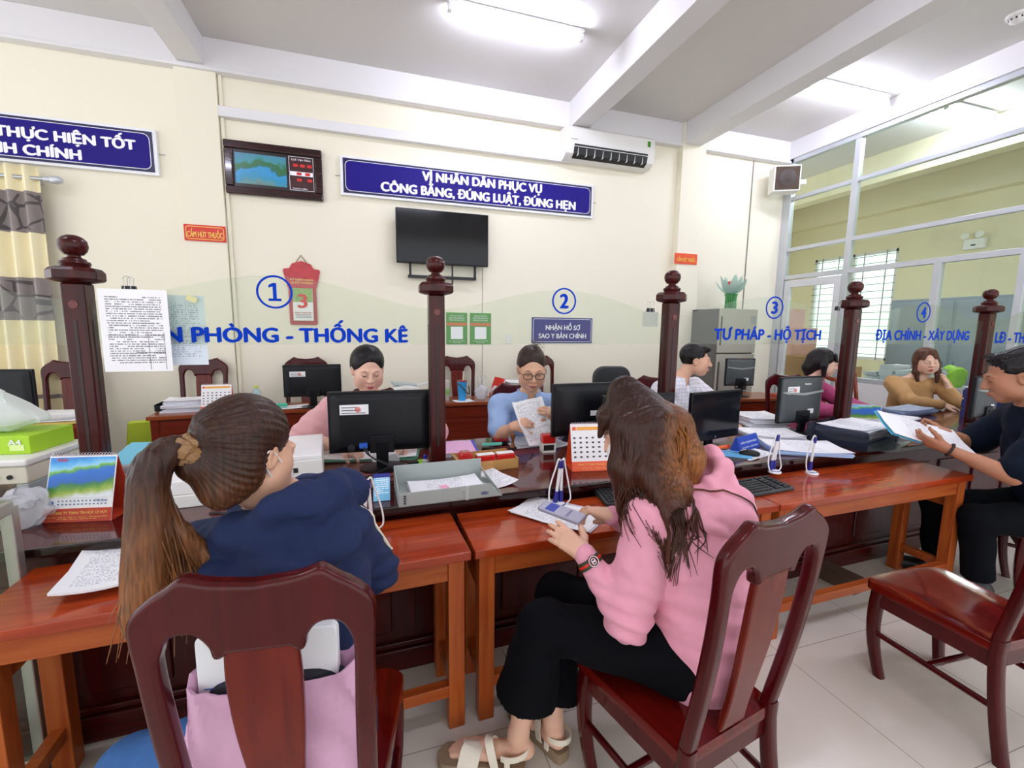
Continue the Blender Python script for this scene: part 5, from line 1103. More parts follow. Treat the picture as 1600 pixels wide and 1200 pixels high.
b = NB(); tube(b, curve([(.83, 4.465, .92), (.89, 4.45, .86), (.95, 4.48, .8), (.96, 4.53, .88)], 16), .006, 8); o = obj('strap', b, M_dark, None); tag(o, 'black carrying strap around the blue insulated cup', 'strap')
onesheet('tissue', 'white tissue under the blue insulated cup', (.89, 4.48, .7305), .2, .16, M_paper, .2, curl=.004, cat='tissue')
t = thing('plastic_bag', 'clear knotted bag with drinks on the rear desk beside the blue cup', 'plastic bag', (1.1, 4.54, .731))
b = NB(); ball(b, (0, 0, .08), (.075, .06, .08), 24); crumple(b, .008, 40)
for v in b.verts: v.co.z = max(v.co.z, .001)
obj('bag', b, M_bag, t)
for s in (-1, 1):
    b = NB(); tube(b, curve([(s * .02, 0, .15), (s * .05, 0, .22), (s * .02, 0, .26), (s * .0, 0, .2), (s * .01, 0, .15)], 20), .006, 8, flat=.5); obj('bag_handle', b, M_bag, t)
t = thing('plastic_bag', 'second clear bag holding a brown drink, nearer the woman in light blue', 'plastic bag', (1.25, 4.52, .731))
b = NB(); ball(b, (0, 0, .07), (.06, .05, .075), 24); crumple(b, .007, 45)
for v in b.verts: v.co.z = max(v.co.z, .001)
obj('bag', b, M_bag, t); b = NB(); lathe(b, [(.03, .002), (.036, .1), (.034, .1)], seg=18); obj('drink', b, plain('milky brown drink', 'a98a6a', .4), t)
stack('document_pile', 'stacked folders and books behind the woman in light blue, on the rear desk', (1.57, 4.62, .731), math.radians(-6), .34, .26, .17, 6, jit=.02, edge=plain('mixed folders', 'a8a6a0', .6, var=.4, vscale=14), topmat=M_paper)
t = thing('red_folder', 'red folder leaning on the stacked folders behind the woman in light blue', 'folder', (1.27, 4.66, .735), math.radians(10)); b = NB(); bx(b, -.01, .012, -.12, .12, 0, .22, Matrix.Rotation(.35, 4, 'Y')); obj('cover', b, M_red, t, bevel=.003)
b = NB(); bx(b, -.006, .008, -.115, .1, .01, .215, Matrix.Translation((.004, -.006, 0)) @ Matrix.Rotation(.35, 4, 'Y')); obj('pages', b, M_sheetedge, t)
# left rear desk
monitor('black monitor cut by the left edge, on the rear desk by the curtain', (-2.71, 4.28, .735), math.radians(-6), .52, .31, .1, sticker=False)
stack('document_pile', 'white papers on the rear desk by the curtain', (-2.3, 4.34, .733), math.radians(10), .34, .24, .06, 6, jit=.025, topmat=M_paper)
onesheet('yellow_envelope', 'mustard-yellow envelope under the papers on the desk by the curtain', (-2.32, 4.2, .732), .5, .2, plain('mustard paper', 'c7ad4a', .6), .15, curl=.012, t_=.006, cat='envelope')
onesheet('paper_sheet', 'single white sheet on the front corner of the desk by the curtain', (-2.45, 4.1, .7325), .2, .12, M_paper, .1, curl=.004)
t = thing('green_bag', 'lime-green carton leaning on the floor between the two left rear desks', 'box', (-2.02, 4.74, 0), math.radians(20))
b = NB(); bx(b, -.16, .16, -.1, .1, 0, .62, None, .55); obj('carton', b, plain('yellow green card', 'bcd22a', .5, var=.2), t, bevel=.01)
b = NB(); bx(b, -.05, .07, -.104, -.08, .3, .36); obj('print', b, plain('olive print', '6d8f1e', .5), t)
t = thing('plastic_bag', 'crumpled blue plastic bag on the floor beside the left rear desk', 'plastic bag', (-1.80, 4.24, .0)); b = NB(); ball(b, (0, 0, .25), (.1, .09, .25), 24); crumple(b, .02, 26)
for v in b.verts: v.co.z = max(v.co.z, .001)
obj('bag', b, plain('blue plastic film', '2f6f9f', .3), t)
# refrigerator corner
t = thing('refrigerator', 'steel-grey two-door refrigerator with black stickers, by the partition corner', 'refrigerator', (4.56, 4.62, 0), math.radians(0)); M_fr = plain('fridge steel', 'b3ada4', .28, metal=.55, var=.03)
b = NB(); bx(b, -.31, .29, .045, .56, .03, 1.77); obj('cabinet', b, plain('fridge side grey', '5d5c58', .5, var=.03), t, bevel=.008)
for nm, z0, z1 in (('lower_door', .06, 1.185), ('upper_door', 1.2, 1.77)):
    b = NB(); bx(b, -.31, .29, 0, .04, z0, z1); d_ = obj(nm, b, M_fr, t, bevel=.008)
    b = NB(); bx(b, -.3, -.285, -.012, .002, z0 + .1, z1 - .1); obj('door_handle', b, plain('dark handle', '3c3a38', .4), d_, bevel=.003)
b = NB(); bx(b, -.01, .2, -.003, .001, 1.05, 1.13); st = obj('orange_sticker', b, M_org, t); text('brand_lettering', 'SHARP', .15, .035, M_letw, st, (.095, -.0035, 1.09), bold=.03)
b = NB(); bx(b, -.01, .2, -.003, .001, 1.0, 1.04); obj('white_sticker', b, M_label, t)
for k in range(3):
    b = NB(); bx(b, -.005, .19, -.003, .001, .855 - k * .15, .985 - k * .15); st = obj('feature_sticker', b, plain('black sticker', '1c1b1d', .35), t)
    b = NB(); bx(b, .01, .07, -.0045, -.002, .9 - k * .15, .95 - k * .15); bx(b, .085, .17, -.0045, -.002, .93 - k * .15, .945 - k * .15); bx(b, .085, .15, -.0045, -.002, .9 - k * .15, .91 - k * .15); obj('sticker_print', b, plain('pale print', 'b9a98c', .5), st)
b = NB(); bx(b, .19, .26, -.002, .001, 1.58, 1.68); obj('corner_sticker', b, plain('grey sticker', '8e9490', .4), t)
for s in (-.28, .26):
    b = NB(); cyl(b, (s, .1, 0), (s, .1, .04), .02); cyl(b, (s, .5, 0), (s, .5, .04), .02); obj('foot', b, M_dark, t)
t = thing('flower_vase', 'glass vase with a red and white artificial lotus on the refrigerator', 'vase', (4.58, 4.82, 1.771)); M_pet = glass('frosted petal', 'd8efe8', alpha=.55, acol='cfe6de')
b = NB(); lathe(b, [(.07, 0), (.075, .01), (.07, .16), (.085, .2), (.082, .2), (.066, .16), (.07, .012)], seg=24); obj('vase', b, glass('green glass', 'bfe6c8', alpha=.2, acol='7fc48a'), t)
b = NB()
for k in range(7):
    a = k * .9; tube(b, curve([(.02 * math.cos(a), .02 * math.sin(a), .02), (.03 * math.cos(a), .03 * math.sin(a), .12), (.05 * math.cos(a), .05 * math.sin(a), .22)], 8), .006, 6)
obj('stems', b, plain('stem green', '4f8f3a', .5), t)
for k in range(9):
    a = k * 2 * math.pi / 9; b = NB(); rg = []
    for q in range(7):
        u = q / 6; r = .03 + .17 * u ** .8 * (1.05 if k % 2 else .72); z = .2 + (.18 if k % 2 else .24) * u ** 1.4; wd = .055 * math.sin(math.pi * (.1 + .87 * u)) + .003
        c = Vector((math.cos(a) * r, math.sin(a) * r, z)); s_ = Vector((-math.sin(a), math.cos(a), 0)); rg.append([c - s_ * wd, c + Vector((0, 0, -.012)), c + s_ * wd, c + Vector((0, 0, -.008))])
    loft(b, rg); obj('petal', b, M_pet, t)
for k in range(6):
    a = k * 2 * math.pi / 6; b = NB(); ball(b, (.035 * math.cos(a), .035 * math.sin(a), .31), (.035, .035, .06), 12); obj('red_petal', b, plain('petal red', 'c02a30', .5), t)
monitor('grey monitor on the small rear desk before the refrigerator', (4.08, 4.08, .731), math.radians(-12), .36, .32, .12, shell=M_gmon, sticker=False, band=True)
t = thing('name_plate', 'blue desk name plate behind the man in white, near the refrigerator', 'name plate', (3.78, 3.97, .731), math.radians(-8), 'blue desk name plates'); nameplate(t, .22, 'TƯ PHÁP', 'HỘ TỊCH')
b = NB(); bx(b, 0, .16, 0, .1, 0, .03); o = obj('red_box', b, plain('brick red card', 'a8432c', .6), None, (4.62, 4.1, .48), smooth=False); o.location = (4.46, 3.9, .731); tag(o, 'small brick-red box at the end of the desk by the refrigerator', 'box')
# annex behind the partition
M_carton = plain('carton brown', 'b58a5c', .8, var=.08); M_cartonp = plain('pinkish carton', 'd3a394', .8, var=.08)
def carton(label, c, w, d, h, mat, rz=0):
    t = thing('carton', label, 'box', c, rz, 'cartons in the annex'); b = NB(); bx(b, -w / 2, w / 2, -d / 2, d / 2, 0, h); obj('box', b, mat, t, bevel=.006)
    b = NB(); bx(b, -.03, .03, -d / 2 - .001, d / 2 + .001, h - .06, h + .001); obj('tape', b, plain('tan tape', 'c9a878', .4), t); return t
carton('big brown carton on the annex floor just behind the glass door, left', (6.4, 5.35, 0), .6, .9, 1.12, M_carton); carton('pinkish carton stacked on the big brown carton behind the glass door', (6.42, 5.5, 1.121), .5, .62, .42, M_cartonp); carton('small pinkish carton topmost on the pile behind the glass door', (6.44, 5.56, 1.542), .34, .36, .3, plain('rose carton', 'dba9a2', .8))
carton('brown carton beside the teal folder behind the glass door', (6.4, 4.66, 0), .5, .4, 1.0, plain('tan carton', 'c79a6c', .8))
t = thing('teal_folder', 'teal box file on the brown carton behind the glass door', 'folder', (6.35, 4.66, 1.001), .2); b = NB(); bx(b, -.17, .17, -.19, .19, 0, .25, None, .92); obj('cover', b, plain('teal card', '3fa89a', .5), t, bevel=.006)
b = NB(); bx(b, -.15, .15, -.17, .17, .2501, .262); obj('pages', b, M_sheetedge, t)
t = thing('annex_shelf', 'low white shelf unit behind the partition glass', 'shelf', (6.35, 2.9, 0)); b = NB(); bx(b, -.25, .25, -1.6, 1.25, .84, .88); obj('top_board', b, M_beam, t)
for y in (-1.58, -.2, 1.22):
    b = NB(); bx(b, -.24, .24, y - .02, y + .02, 0, .84); obj('upright', b, M_beam, t)
for k in range(5):
    stack('document_pile', ['nearest the door', 'second from the door', 'in the middle', 'left of the lime-green bag', 'by the lime-green bag'][k] + ' pile of papers on the annex shelf', (6.3, 4.0 - k * .17, .881), random.uniform(-.2, .2), .3, .16, .1 + .05 * ((k * 2) % 3), 6, jit=.02, topmat=M_paper)
t = thing('green_bag', 'lime-green bag on the annex shelf left of the woman in tan', 'bag', (6.3, 3.24, .881)); b = NB(); ball(b, (0, 0, .12), (.1, .1, .13), 20); crumple(b, .015, 25)
for v in b.verts: v.co.z = max(v.co.z, .001)
obj('bag', b, plain('lime bag', 'a6d64a', .5), t)
t = thing('blue_crate', 'lavender-blue plastic crate on the annex shelf right of the woman in tan', 'crate', (6.3, 2.83, .881)); b = NB(); bx(b, -.15, .15, -.16, .16, 0, .24, None, 1.05); obj('crate', b, plain('periwinkle plastic', '6f86d8', .4), t, bevel=.008)
b = NB()
for k in range(6): bx(b, -.162, -.14, -.14, .14, .03 + k * .034, .04 + k * .034)
obj('ribs', b, plain('periwinkle ribs', '8a9ee4', .4), t)
t = thing('grey_cabinet', 'tall grey-blue steel cabinet standing in the annex behind the woman in tan', 'cabinet', (7.4, 3.75, 0)); b = NB(); bx(b, -.25, .25, -.75, .75, 0, 1.95); obj('body', b, plain('grey blue steel', '9aa0aa', .5, var=.06), t, bevel=.008)
for s in (-1, 1):
    b = NB(); bx(b, -.262, -.25, s * .37 - .35, s * .37 + .35, .06, 1.9); d_ = obj('door', b, plain('grey blue door', '9ea4ae', .45, var=.08, vscale=3), t, bevel=.004); b = NB(); bx(b, -.28, -.262, -s * .0 + s * .06 - .01, s * .06 + .01, 1.0, 1.12); obj('handle', b, M_chrome, d_)
t = thing('rope_net', 'pinkish crumpled wrapping lying on the papers in the annex', 'wrapping', (6.3, 3.49, .99)); b = NB(); ball(b, (0, 0, .1), (.12, .07, .09), 26); crumple(b, .016, 30)
obj('wrap', b, plain('pinkish beige film', 'd8c4b8', .6), t)
t = thing('white_rack', 'pale green-white rack in the annex at the right edge, behind the glass', 'rack', (7.0, 2.1, 0)); b = NB()
for z in (.4, .8, 1.2, 1.55): bx(b, -.2, .2, -.5, .4, z, z + .03)
obj('shelf_board', b, plain('pale green shelf', 'c4ddd4', .5), t); b = NB()
for x in (-.19, .19):
    for y in (-.49, .39): bx(b, x - .015, x + .015, y - .015, y + .015, 0, 1.75)
obj('upright', b, M_alu, t)
# brick under the tables
t = thing('hollow_brick', 'brown hollow brick lying on the floor under the right table', 'brick', (2.62, 1.745, 0), math.radians(97)); b = NB(); bx(b, -.1, .11, -.045, .045, 0, .09); obj('body', b, plain('dusty brown clay', '5a4436', .85, var=.15, vscale=20), t, bevel=.004)
b = NB()
for y in (-.022, .022):
    for z in (.025, .065): bx(b, -.1012, -.098, y - .013, y + .013, z - .013, z + .013)
obj('hole', b, plain('hole shadow', '2a2019', .9), t)
# ---------------------------------------------------------------- people: smooth implicit bodies meshed with surface nets
def A_(v): return np.array(v, dtype=float)
def nrm(v): v = A_(v); return v / np.linalg.norm(v)
class SDF:
    def __init__(s, lo, hi, h):
        s.h = h; s.lo = A_(lo); s.n = np.ceil((A_(hi) - s.lo) / h).astype(int) + 1
        s.D = np.ones(s.n, dtype=np.float32); s.ax = [s.lo[i] + h * np.arange(s.n[i]) for i in range(3)]
    def _b(s, lo, hi):
        i0 = np.clip(np.floor((lo - s.lo) / s.h).astype(int), 0, s.n); i1 = np.clip(np.ceil((hi - s.lo) / s.h).astype(int) + 1, 0, s.n)
        if (i1 <= i0).any(): return None, None
        sl = tuple(slice(a, b) for a, b in zip(i0, i1))
        return sl, (s.ax[0][sl[0]][:, None, None], s.ax[1][sl[1]][None, :, None], s.ax[2][sl[2]][None, None, :])
    def _m(s, sl, d, k, op):
        D = s.D[sl]
        if op == 's':
            a, b = D, -d; hh = np.maximum(k - np.abs(a - b), 0) / k; s.D[sl] = np.maximum(a, b) + hh * hh * k * .25
        else:
            hh = np.maximum(k - np.abs(D - d), 0) / k; s.D[sl] = np.minimum(D, d) - hh * hh * k * .25
    def cone(s, a, b, ra, rb, k=.02, flat=None, op='u'):
        a, b = A_(a), A_(b); m = max(ra, rb) + k + 2 * s.h
        sl, P = s._b(np.minimum(a, b) - m, np.maximum(a, b) + m)
        if sl is None: return
        ab = b - a; p = [P[i] - a[i] for i in range(3)]
        t = np.clip((p[0] * ab[0] + p[1] * ab[1] + p[2] * ab[2]) / max(ab @ ab, 1e-9), 0, 1)
        q = [p[i] - t * ab[i] for i in range(3)]; d2 = q[0] ** 2 + q[1] ** 2 + q[2] ** 2
        if flat is not None:
            f, sc = flat; f = nrm(f); w = q[0] * f[0] + q[1] * f[1] + q[2] * f[2]; d2 = d2 + w * w * (sc * sc - 1)
        s._m(sl, np.sqrt(d2) - (ra + (rb - ra) * t), k, op)
    def ell(s, c, r, R=None, k=.02, op='u'):
        c, r = A_(c), A_(r); m = r.max() + k + 2 * s.h; sl, P = s._b(c - m, c + m)
        if sl is None: return
        R = np.eye(3) if R is None else R; p = [P[i] - c[i] for i in range(3)]
        q = [(p[0] * R[0, i] + p[1] * R[1, i] + p[2] * R[2, i]) / r[i] for i in range(3)]
        k0 = np.sqrt(q[0] ** 2 + q[1] ** 2 + q[2] ** 2) + 1e-6; k1 = np.sqrt((q[0] / r[0]) ** 2 + (q[1] / r[1]) ** 2 + (q[2] / r[2]) ** 2) + 1e-6
        s._m(sl, k0 * (k0 - 1) / k1, k, op)
    def chain(s, pts, rs, k=.02, flat=None):
        for a, b, ra, rb in zip(pts[:-1], pts[1:], rs[:-1], rs[1:]): s.cone(a, b, ra, rb, k, flat)
    def below(s, z, k=.004):   # keep what is above z (flat hem)
        D = s.D; s.D = np.maximum(D, (z - s.ax[2])[None, None, :].astype(np.float32))
    def mesh(s):
        D = s.D; I = D < 0; n = np.array(D.shape)
        c = np.zeros(n - 1, np.uint8); offs = [(i, j, k) for i in (0, 1) for j in (0, 1) for k in (0, 1)]
        for i, j, k in offs: c += I[i:n[0] - 1 + i, j:n[1] - 1 + j, k:n[2] - 1 + k]
        idx = np.argwhere((c > 0) & (c < 8)); N = len(idx); acc = np.zeros((N, 3)); cnt = np.zeros(N)
        for o in offs:
            for a in range(3):
                if o[a]: continue
                o2 = list(o); o2[a] = 1; d0 = D[tuple((idx + o).T)]; d1 = D[tuple((idx + o2).T)]; m = (d0 < 0) != (d1 < 0)
                t = d0[m] / (d0[m] - d1[m]); pt = np.tile(A_(o), (m.sum(), 1)); pt[:, a] = t; acc[m] += pt; cnt[m] += 1
        V = s.lo + s.h * (idx + acc / cnt[:, None]); vid = np.full(n - 1, -1, np.int32); vid[tuple(idx.T)] = np.arange(N); F = []
        for a in range(3):
            b, cc = (a + 1) % 3, (a + 2) % 3; s0 = [slice(None)] * 3; s1 = [slice(None)] * 3; s0[a] = slice(0, -1); s1[a] = slice(1, None)
            e = np.argwhere(I[tuple(s0)] != I[tuple(s1)]); e = e[(e[:, b] > 0) & (e[:, cc] > 0) & (e[:, b] < n[b] - 1) & (e[:, cc] < n[cc] - 1)]
            inside = I[tuple(e.T)]; q = []
            for db, dc in ((-1, -1), (0, -1), (0, 0), (-1, 0)):
                x = e.copy(); x[:, b] += db; x[:, cc] += dc; q.append(vid[tuple(x.T)])
            q = np.stack(q, 1); q[~inside] = q[~inside][:, ::-1]; F.append(q)
        return V, np.concatenate(F)
def vnormals(V, F):
    fn = np.cross(V[F[:, 2]] - V[F[:, 0]], V[F[:, 3]] - V[F[:, 1]]); N = np.zeros_like(V)
    for i in range(4): np.add.at(N, F[:, i], fn)
    return N / (np.linalg.norm(N, axis=1, keepdims=True) + 1e-12)
def wave(P, f, seed=0):
    r = np.random.default_rng(seed); out = 0
    for o in range(3):
        a, b, c = r.normal(size=(3, 3)) * f * (1.7 ** o); ph = r.uniform(0, 6, 3); out = out + np.sin(P @ a + 1.6 * np.sin(P @ b + ph[0]) + ph[1] + np.sin(P @ c)) / (1.6 ** o)
    return out / 2
def put(name, V, F, mat, parent, color=None, label=None):
    me = bpy.data.meshes.new(name); me.vertices.add(len(V)); me.vertices.foreach_set('co', V.astype(np.float32).ravel())
    me.loops.add(F.size); me.loops.foreach_set('vertex_index', F.astype(np.int32).ravel()); me.polygons.add(len(F))
    me.polygons.foreach_set('loop_start', np.arange(0, F.size, 4, dtype=np.int32)); me.polygons.foreach_set('loop_total', np.full(len(F), 4, np.int32)); me.update(calc_edges=True)
    me.polygons.foreach_set('use_smooth', np.ones(len(F), bool)); me.materials.append(mat)
    if color is not None:
        at = me.color_attributes.new('Col', 'FLOAT_COLOR', 'POINT'); at.data.foreach_set('color', np.concatenate([color, np.ones((len(V), 1))], 1).astype(np.float32).ravel())
    o = bpy.data.objects.new(name, me); COL.objects.link(o); o.parent = parent
    if label: o['label'] = label
    return o
def rgb(h): return A_(srgb(h)[:3])
M_skin = vcol('skin', .5, .12, 500, sss=.08)
def headR(f, up=(0, 0, 1), roll=0):
    f = nrm(f); r = nrm(np.cross(f, up)); u = np.cross(r, f)
    if roll: r, u = r * math.cos(roll) + u * math.sin(roll), u * math.cos(roll) - r * math.sin(roll)
    return np.stack([r, f, u], 1)      # columns: right, forward, up
def head(S, c, R, s=1.0, wide=1.0, nose=1.0):
    L = lambda *p: c + R @ (A_(p) * s)
    e = lambda p, r, k=.02, op='u': S.ell(L(*p), A_(r) * s, R, k * s, op)
    e((0, -.02, .035), (.074 * wide, .093, .082)); e((0, .028, -.03), (.062 * wide, .062, .085), .03); e((0, .06, -.088), (.026, .024, .024), .03)
    for x in (-1, 1):
        e((x * .038 * wide, .05, -.028), (.028, .032, .034), .03); e((x * .048 * wide, .02, -.065), (.022, .035, .028), .03)
        e((x * .031, .1, .006), (.017, .013, .012), .014, 's'); e((x * .031, .079, .004), (.0145, .012, .0105), .008)
        S.cone(L(x * .014, .088, .024), L(x * .046, .078, .022), .009 * s, .006 * s, .014 * s)
        e((x * .0745 * wide, -.008, -.008), (.011, .02, .03), .01); e((x * .081 * wide, -.002, -.008), (.005, .01, .017), .006, 's')
    S.cone(L(0, .09, .012), L(0, .106 + .004 * nose, -.026), .0085 * s, .0115 * s, .014 * s)
    for x in (-1, 1): e((x * .0115, .101, -.031), (.0085, .009, .007), .01)
    e((0, .0925, -.058), (.023, .010, .0062), .008); e((0, .0915, -.069), (.019, .010, .0068), .008)
    return L
def face_parts(root, c, R, s, brow='2a1e1a', eyes='down', wide=1.0, lip='b9605e', glasses=None):
    L = lambda *p: Vector(c + R @ (A_(p) * s))
    m = plain('brow', brow, .7)
    for x in (-1, 1):
        b = NB(); tube(b, [L(x * a, y, z) for a, y, z in ((.015, .0925, .021), (.028, .0905, .026), (.04, .0835, .025), (.047, .078, .021))], [.0028 * s, .0034 * s, .003 * s, .0012 * s], 6, flat=.6); obj('eyebrow', b, m, root)
        b = NB()
        if eyes == 'open':
            tube(b, [L(x * a, y, z) for a, y, z in ((.019, .0905, .003), (.026, .0922, .0048), (.034, .0915, .0048), (.043, .0865, .003))], [.001 * s, .0034 * s, .0034 * s, .001 * s], 6)
        else:
            tube(b, [L(x * a, y, z) for a, y, z in ((.018, .0895, .0), (.026, .0918, -.0028), (.034, .091, -.0028), (.044, .085, .0))], [.0008 * s, .0018 * s, .0018 * s, .0008 * s], 6)
        obj('eye', b, plain('dark eye', '1d1614', .3), root)
    b = NB(); tube(b, [L(a, y, z) for a, y, z in ((-.021, .094, -.0625), (-.01, .1015, -.0605), (0, .1025, -.0615), (.01, .1015, -.0605), (.021, .094, -.0625))], [.0012 * s, .0034 * s, .0036 * s, .0034 * s, .0012 * s], 8)
    tube(b, [L(a, y, z) for a, y, z in ((-.018, .094, -.065), (-.008, .1005, -.0685), (.008, .1005, -.0685), (.018, .094, -.065))], [.001 * s, .004 * s, .004 * s, .001 * s], 8); obj('lips', b, plain('lip tint', lip, .45), root)
    if glasses:
        gm = plain('spectacle frame', glasses[0], .3); b = NB()
        for x in (-1, 1):
            ring = [L(x * .033 + .0235 * math.copysign(abs(math.cos(a)) ** .6, math.cos(a)), .108 - .12 * (abs(x * .033 + .0235 * math.cos(a)) - .02) ** 1 * .25, .0 + .0165 * math.copysign(abs(math.sin(a)) ** .6, math.sin(a))) for a in [2 * math.pi * k / 24 for k in range(25)]]
            tube(b, ring, glasses[1] * s, 6, caps=False)
            tube(b, [L(x * .056, .1, .005), L(x * .079 * wide, .06, .004), L(x * .082 * wide, 0, .0)], glasses[1] * s * .8, 6)
        tube(b, [L(-.01, .107, .003), L(0, .112, .006), L(.01, .107, .003)], glasses[1] * s, 6); g = obj('glasses', b, gm, root)
def hand(S, w, d, pn, side, size=1.0, curl=(.25, .3, .3, .35), bend=.5, spread=1.0, thumb=.6, tcurl=.3):
    """w wrist, d fingers' direction, pn palm normal (the way the palm looks), side +1 when the thumb lies towards cross(d, pn)"""
    w, d = A_(w), nrm(d); pn = nrm(A_(pn) - d * (A_(pn) @ d)); ac = np.cross(d, pn) * side; z = size
    offs = (.026, .009, -.008, -.024); lens = (.078, .083, .079, .07); fl = (.068, .076, .07, .054)
    for i in range(4):
        kn = w + (d * lens[i] + ac * offs[i]) * z; S.cone(w + ac * offs[i] * .45 * z, kn, .0155 * z, .0105 * z, .014 * z)
        fd = nrm(d + ac * offs[i] * 3.2 * spread); p = kn; a = curl[i]; r = .0088 * z
        for j, fr in enumerate((.45, .3, .25)):
            dd = fd * math.cos(a) + pn * math.sin(a); q = p + dd * fl[i] * fr * z; r2 = r * .9; S.cone(p, q, r, r2, .005 * z); p, r = q, r2; a += bend * (.9 if j == 0 else .7)
    S.cone(w + d * .02 * z, w + (d * .05 + pn * .006) * z, .017 * z, .017 * z, .02 * z)
    b0 = w + (d * .018 + ac * .018 + pn * .006) * z; td = nrm(d * .75 + ac * thumb + pn * tcurl); b1 = b0 + td * .042 * z; b2 = b1 + nrm(td + d * .35) * .03 * z; b3 = b2 + nrm(td + d * .55) * .024 * z
    S.chain([b0, b1, b2, b3], [.0155 * z, .012 * z, .0098 * z, .008 * z], .01 * z)
def skin_colors(V, c, R, s, base, blush, seed=1):
    b = rgb(base)[None] * (1 + .05 * wave(V, 14, seed)[:, None]); q = ((V - c) @ R) / s
    for x in (-1, 1):
        w = np.exp(-(((q[:, 0] - x * .042) / .022) ** 2 + ((q[:, 1] - .07) / .04) ** 2 + ((q[:, 2] + .03) / .022) ** 2))[:, None]; b = b * (1 - .35 * w) + rgb(blush)[None] * .35 * w
    w = np.exp(-((q[:, 0] / .02) ** 2 + ((q[:, 1] - .095) / .015) ** 2 + ((q[:, 2] + .064) / .009) ** 2))[:, None]; b = b * (1 - .5 * w) + rgb('c0706a')[None] * .5 * w
    return np.clip(b, 0, 1)
def mid(a, b, t=.5): return A_(a) * (1 - t) + A_(b) * t
def body(root, J, F, h, s=1.0, hs=1.0, skin='e2b49a', blush='d98a7c', hands=None, fat=1.0, wide=1.0, feet=True, legs=True, neck=1.0, name='body'):
    """the continuous skin surface from crown to feet"""
    pts = [A_(v) for k, v in J.items() if k not in ('hf', 'roll')]; lo = np.min(pts, 0) - .2; hi = np.max(pts, 0) + .2; hi[2] = J['hc'][2] + .16 * hs; S = SDF(lo, hi, h)
    R = headR(J['hf'], roll=J.get('roll', 0)); c = A_(J['hc']); L = head(S, c, R, hs, wide); nb = A_(J['nb'])
    S.cone(L(0, -.03, -.06), nb, .045 * s * neck, .05 * s * neck, .025); S.cone(L(0, -.035, -.03), nb, .047 * s * neck, .048 * s * neck, .025)
    fl = (F, 1.35)
    S.cone(J['pv'], J['ch'], .135 * s * fat, .13 * s * fat, .05, fl); S.cone(J['ch'], nb - A_((0, 0, .05)), .13 * s * fat, .08 * s, .05, fl)
    for q in 'LR':
        S.cone(nb - A_((0, 0, .02)), J['s' + q], .05 * s, .048 * s * fat, .04); S.chain([J['s' + q], J['e' + q], J['w' + q]], [.047 * s * fat, .037 * s * fat, .025 * s], .02)
        S.cone(mid(J['e' + q], J['w' + q], .15), mid(J['e' + q], J['w' + q], .5), .037 * s * fat, .033 * s * fat, .02)
        if legs:
            S.chain([J['h' + q], J['k' + q], J['a' + q]], [.08 * s * fat, .05 * s, .033 * s], .03); S.cone(mid(J['k' + q], J['a' + q], .15), mid(J['k' + q], J['a' + q], .45), .05 * s, .046 * s, .03)
            if 't' + q in J:
                a, t = A_(J['a' + q]), A_(J['t' + q]); S.cone(a, a + A_((0, 0, -.05)), .033, .03, .02); heel = a + A_((0, 0, -.055)) - nrm(A_((t - a)[0:2].tolist() + [0])) * .03; S.cone(heel, mid(heel, t, .55), .026, .03, .03, ((0, 0, 1), 1.0))
                fd = nrm(A_([(t - heel)[0], (t - heel)[1], 0])); ac = np.cross(fd, (0, 0, 1))
                for i in range(5):
                    o = (i - 2) * .0145; S.cone(mid(heel, t, .5) + ac * o * .8, t + ac * o - fd * .009 * abs(i - 1.2), .02, .0105 - .0008 * i, .008)
    for kw in (hands or []): hand(S, **kw)
    V, Fc = S.mesh(); o = put(name, V, Fc, M_skin, root, skin_colors(V, c, R, hs, skin, blush)); return o, c, R, L
def garment(name, root, S, mat, amp=.004, f=16, seed=3, cols=None, label=None, extra=None):
    V, F = S.mesh(); N = vnormals(V, F); w = wave(V, f, seed); d = amp * np.sign(w) * np.abs(w) ** .8
    if extra is not None: d = d + extra(V)
    V = V + N * d[:, None]; return put(name, V, F, mat, root, cols(V) if cols else None, label)
def folds(center, axis, span, amp, n=5, seed=0):
    """creases gathered around a bent joint"""
    c, a = A_(center), nrm(axis)
    def fn(V):
        t = (V - c) @ a; w = np.exp(-(np.linalg.norm(V - c, axis=1) / span) ** 2); return amp * w * np.sin(t / span * n * 3.1 + 2 * wave(V, 9, seed))
    return fn
def top(J, F, h, s=1.0, fat=1.0, sleeve=(1, 1), ease=.014, hem=-.12, neck=.0, pad=.0, lo_=None):
    """shirt volume: sleeve = how far down each arm (L, R): 1 upper arm only, 2 whole arm, fractions allowed"""
    pts = [A_(J[k]) for k in ('nb', 'sL', 'sR', 'eL', 'eR', 'wL', 'wR', 'pv', 'ch')]; S = SDF(np.min(pts, 0) - .24, np.max(pts, 0) + .2, h); fl = (F, 1.28); nb = A_(J['nb'])
    pv = A_(J['pv']); S.cone(pv + A_((0, 0, hem + .06)), J['ch'], (.155 + ease) * s * fat, (.145 + ease) * s * fat, .05, fl); S.cone(J['ch'], nb - A_((0, 0, .075 + neck)), (.145 + ease) * s * fat, (.095 + ease) * s, .05, fl)
    for q, sv in zip('LR', sleeve):
        sh, e, w = A_(J['s' + q]), A_(J['e' + q]), A_(J['w' + q]); S.cone(nb - A_((0, 0, .045 + neck)), sh, (.05 + ease) * s, (.052 + ease) * s * fat, .045)
        if sv <= 1: S.cone(sh, mid(sh, e, sv), (.054 + ease) * s * fat, (.05 + ease) * s * fat, .03)
        else: S.chain([sh, e, mid(e, w, sv - 1)], [(.053 + ease) * s * fat, (.046 + ease) * s * fat, (.033 + ease * .8) * s], .03)
    return S
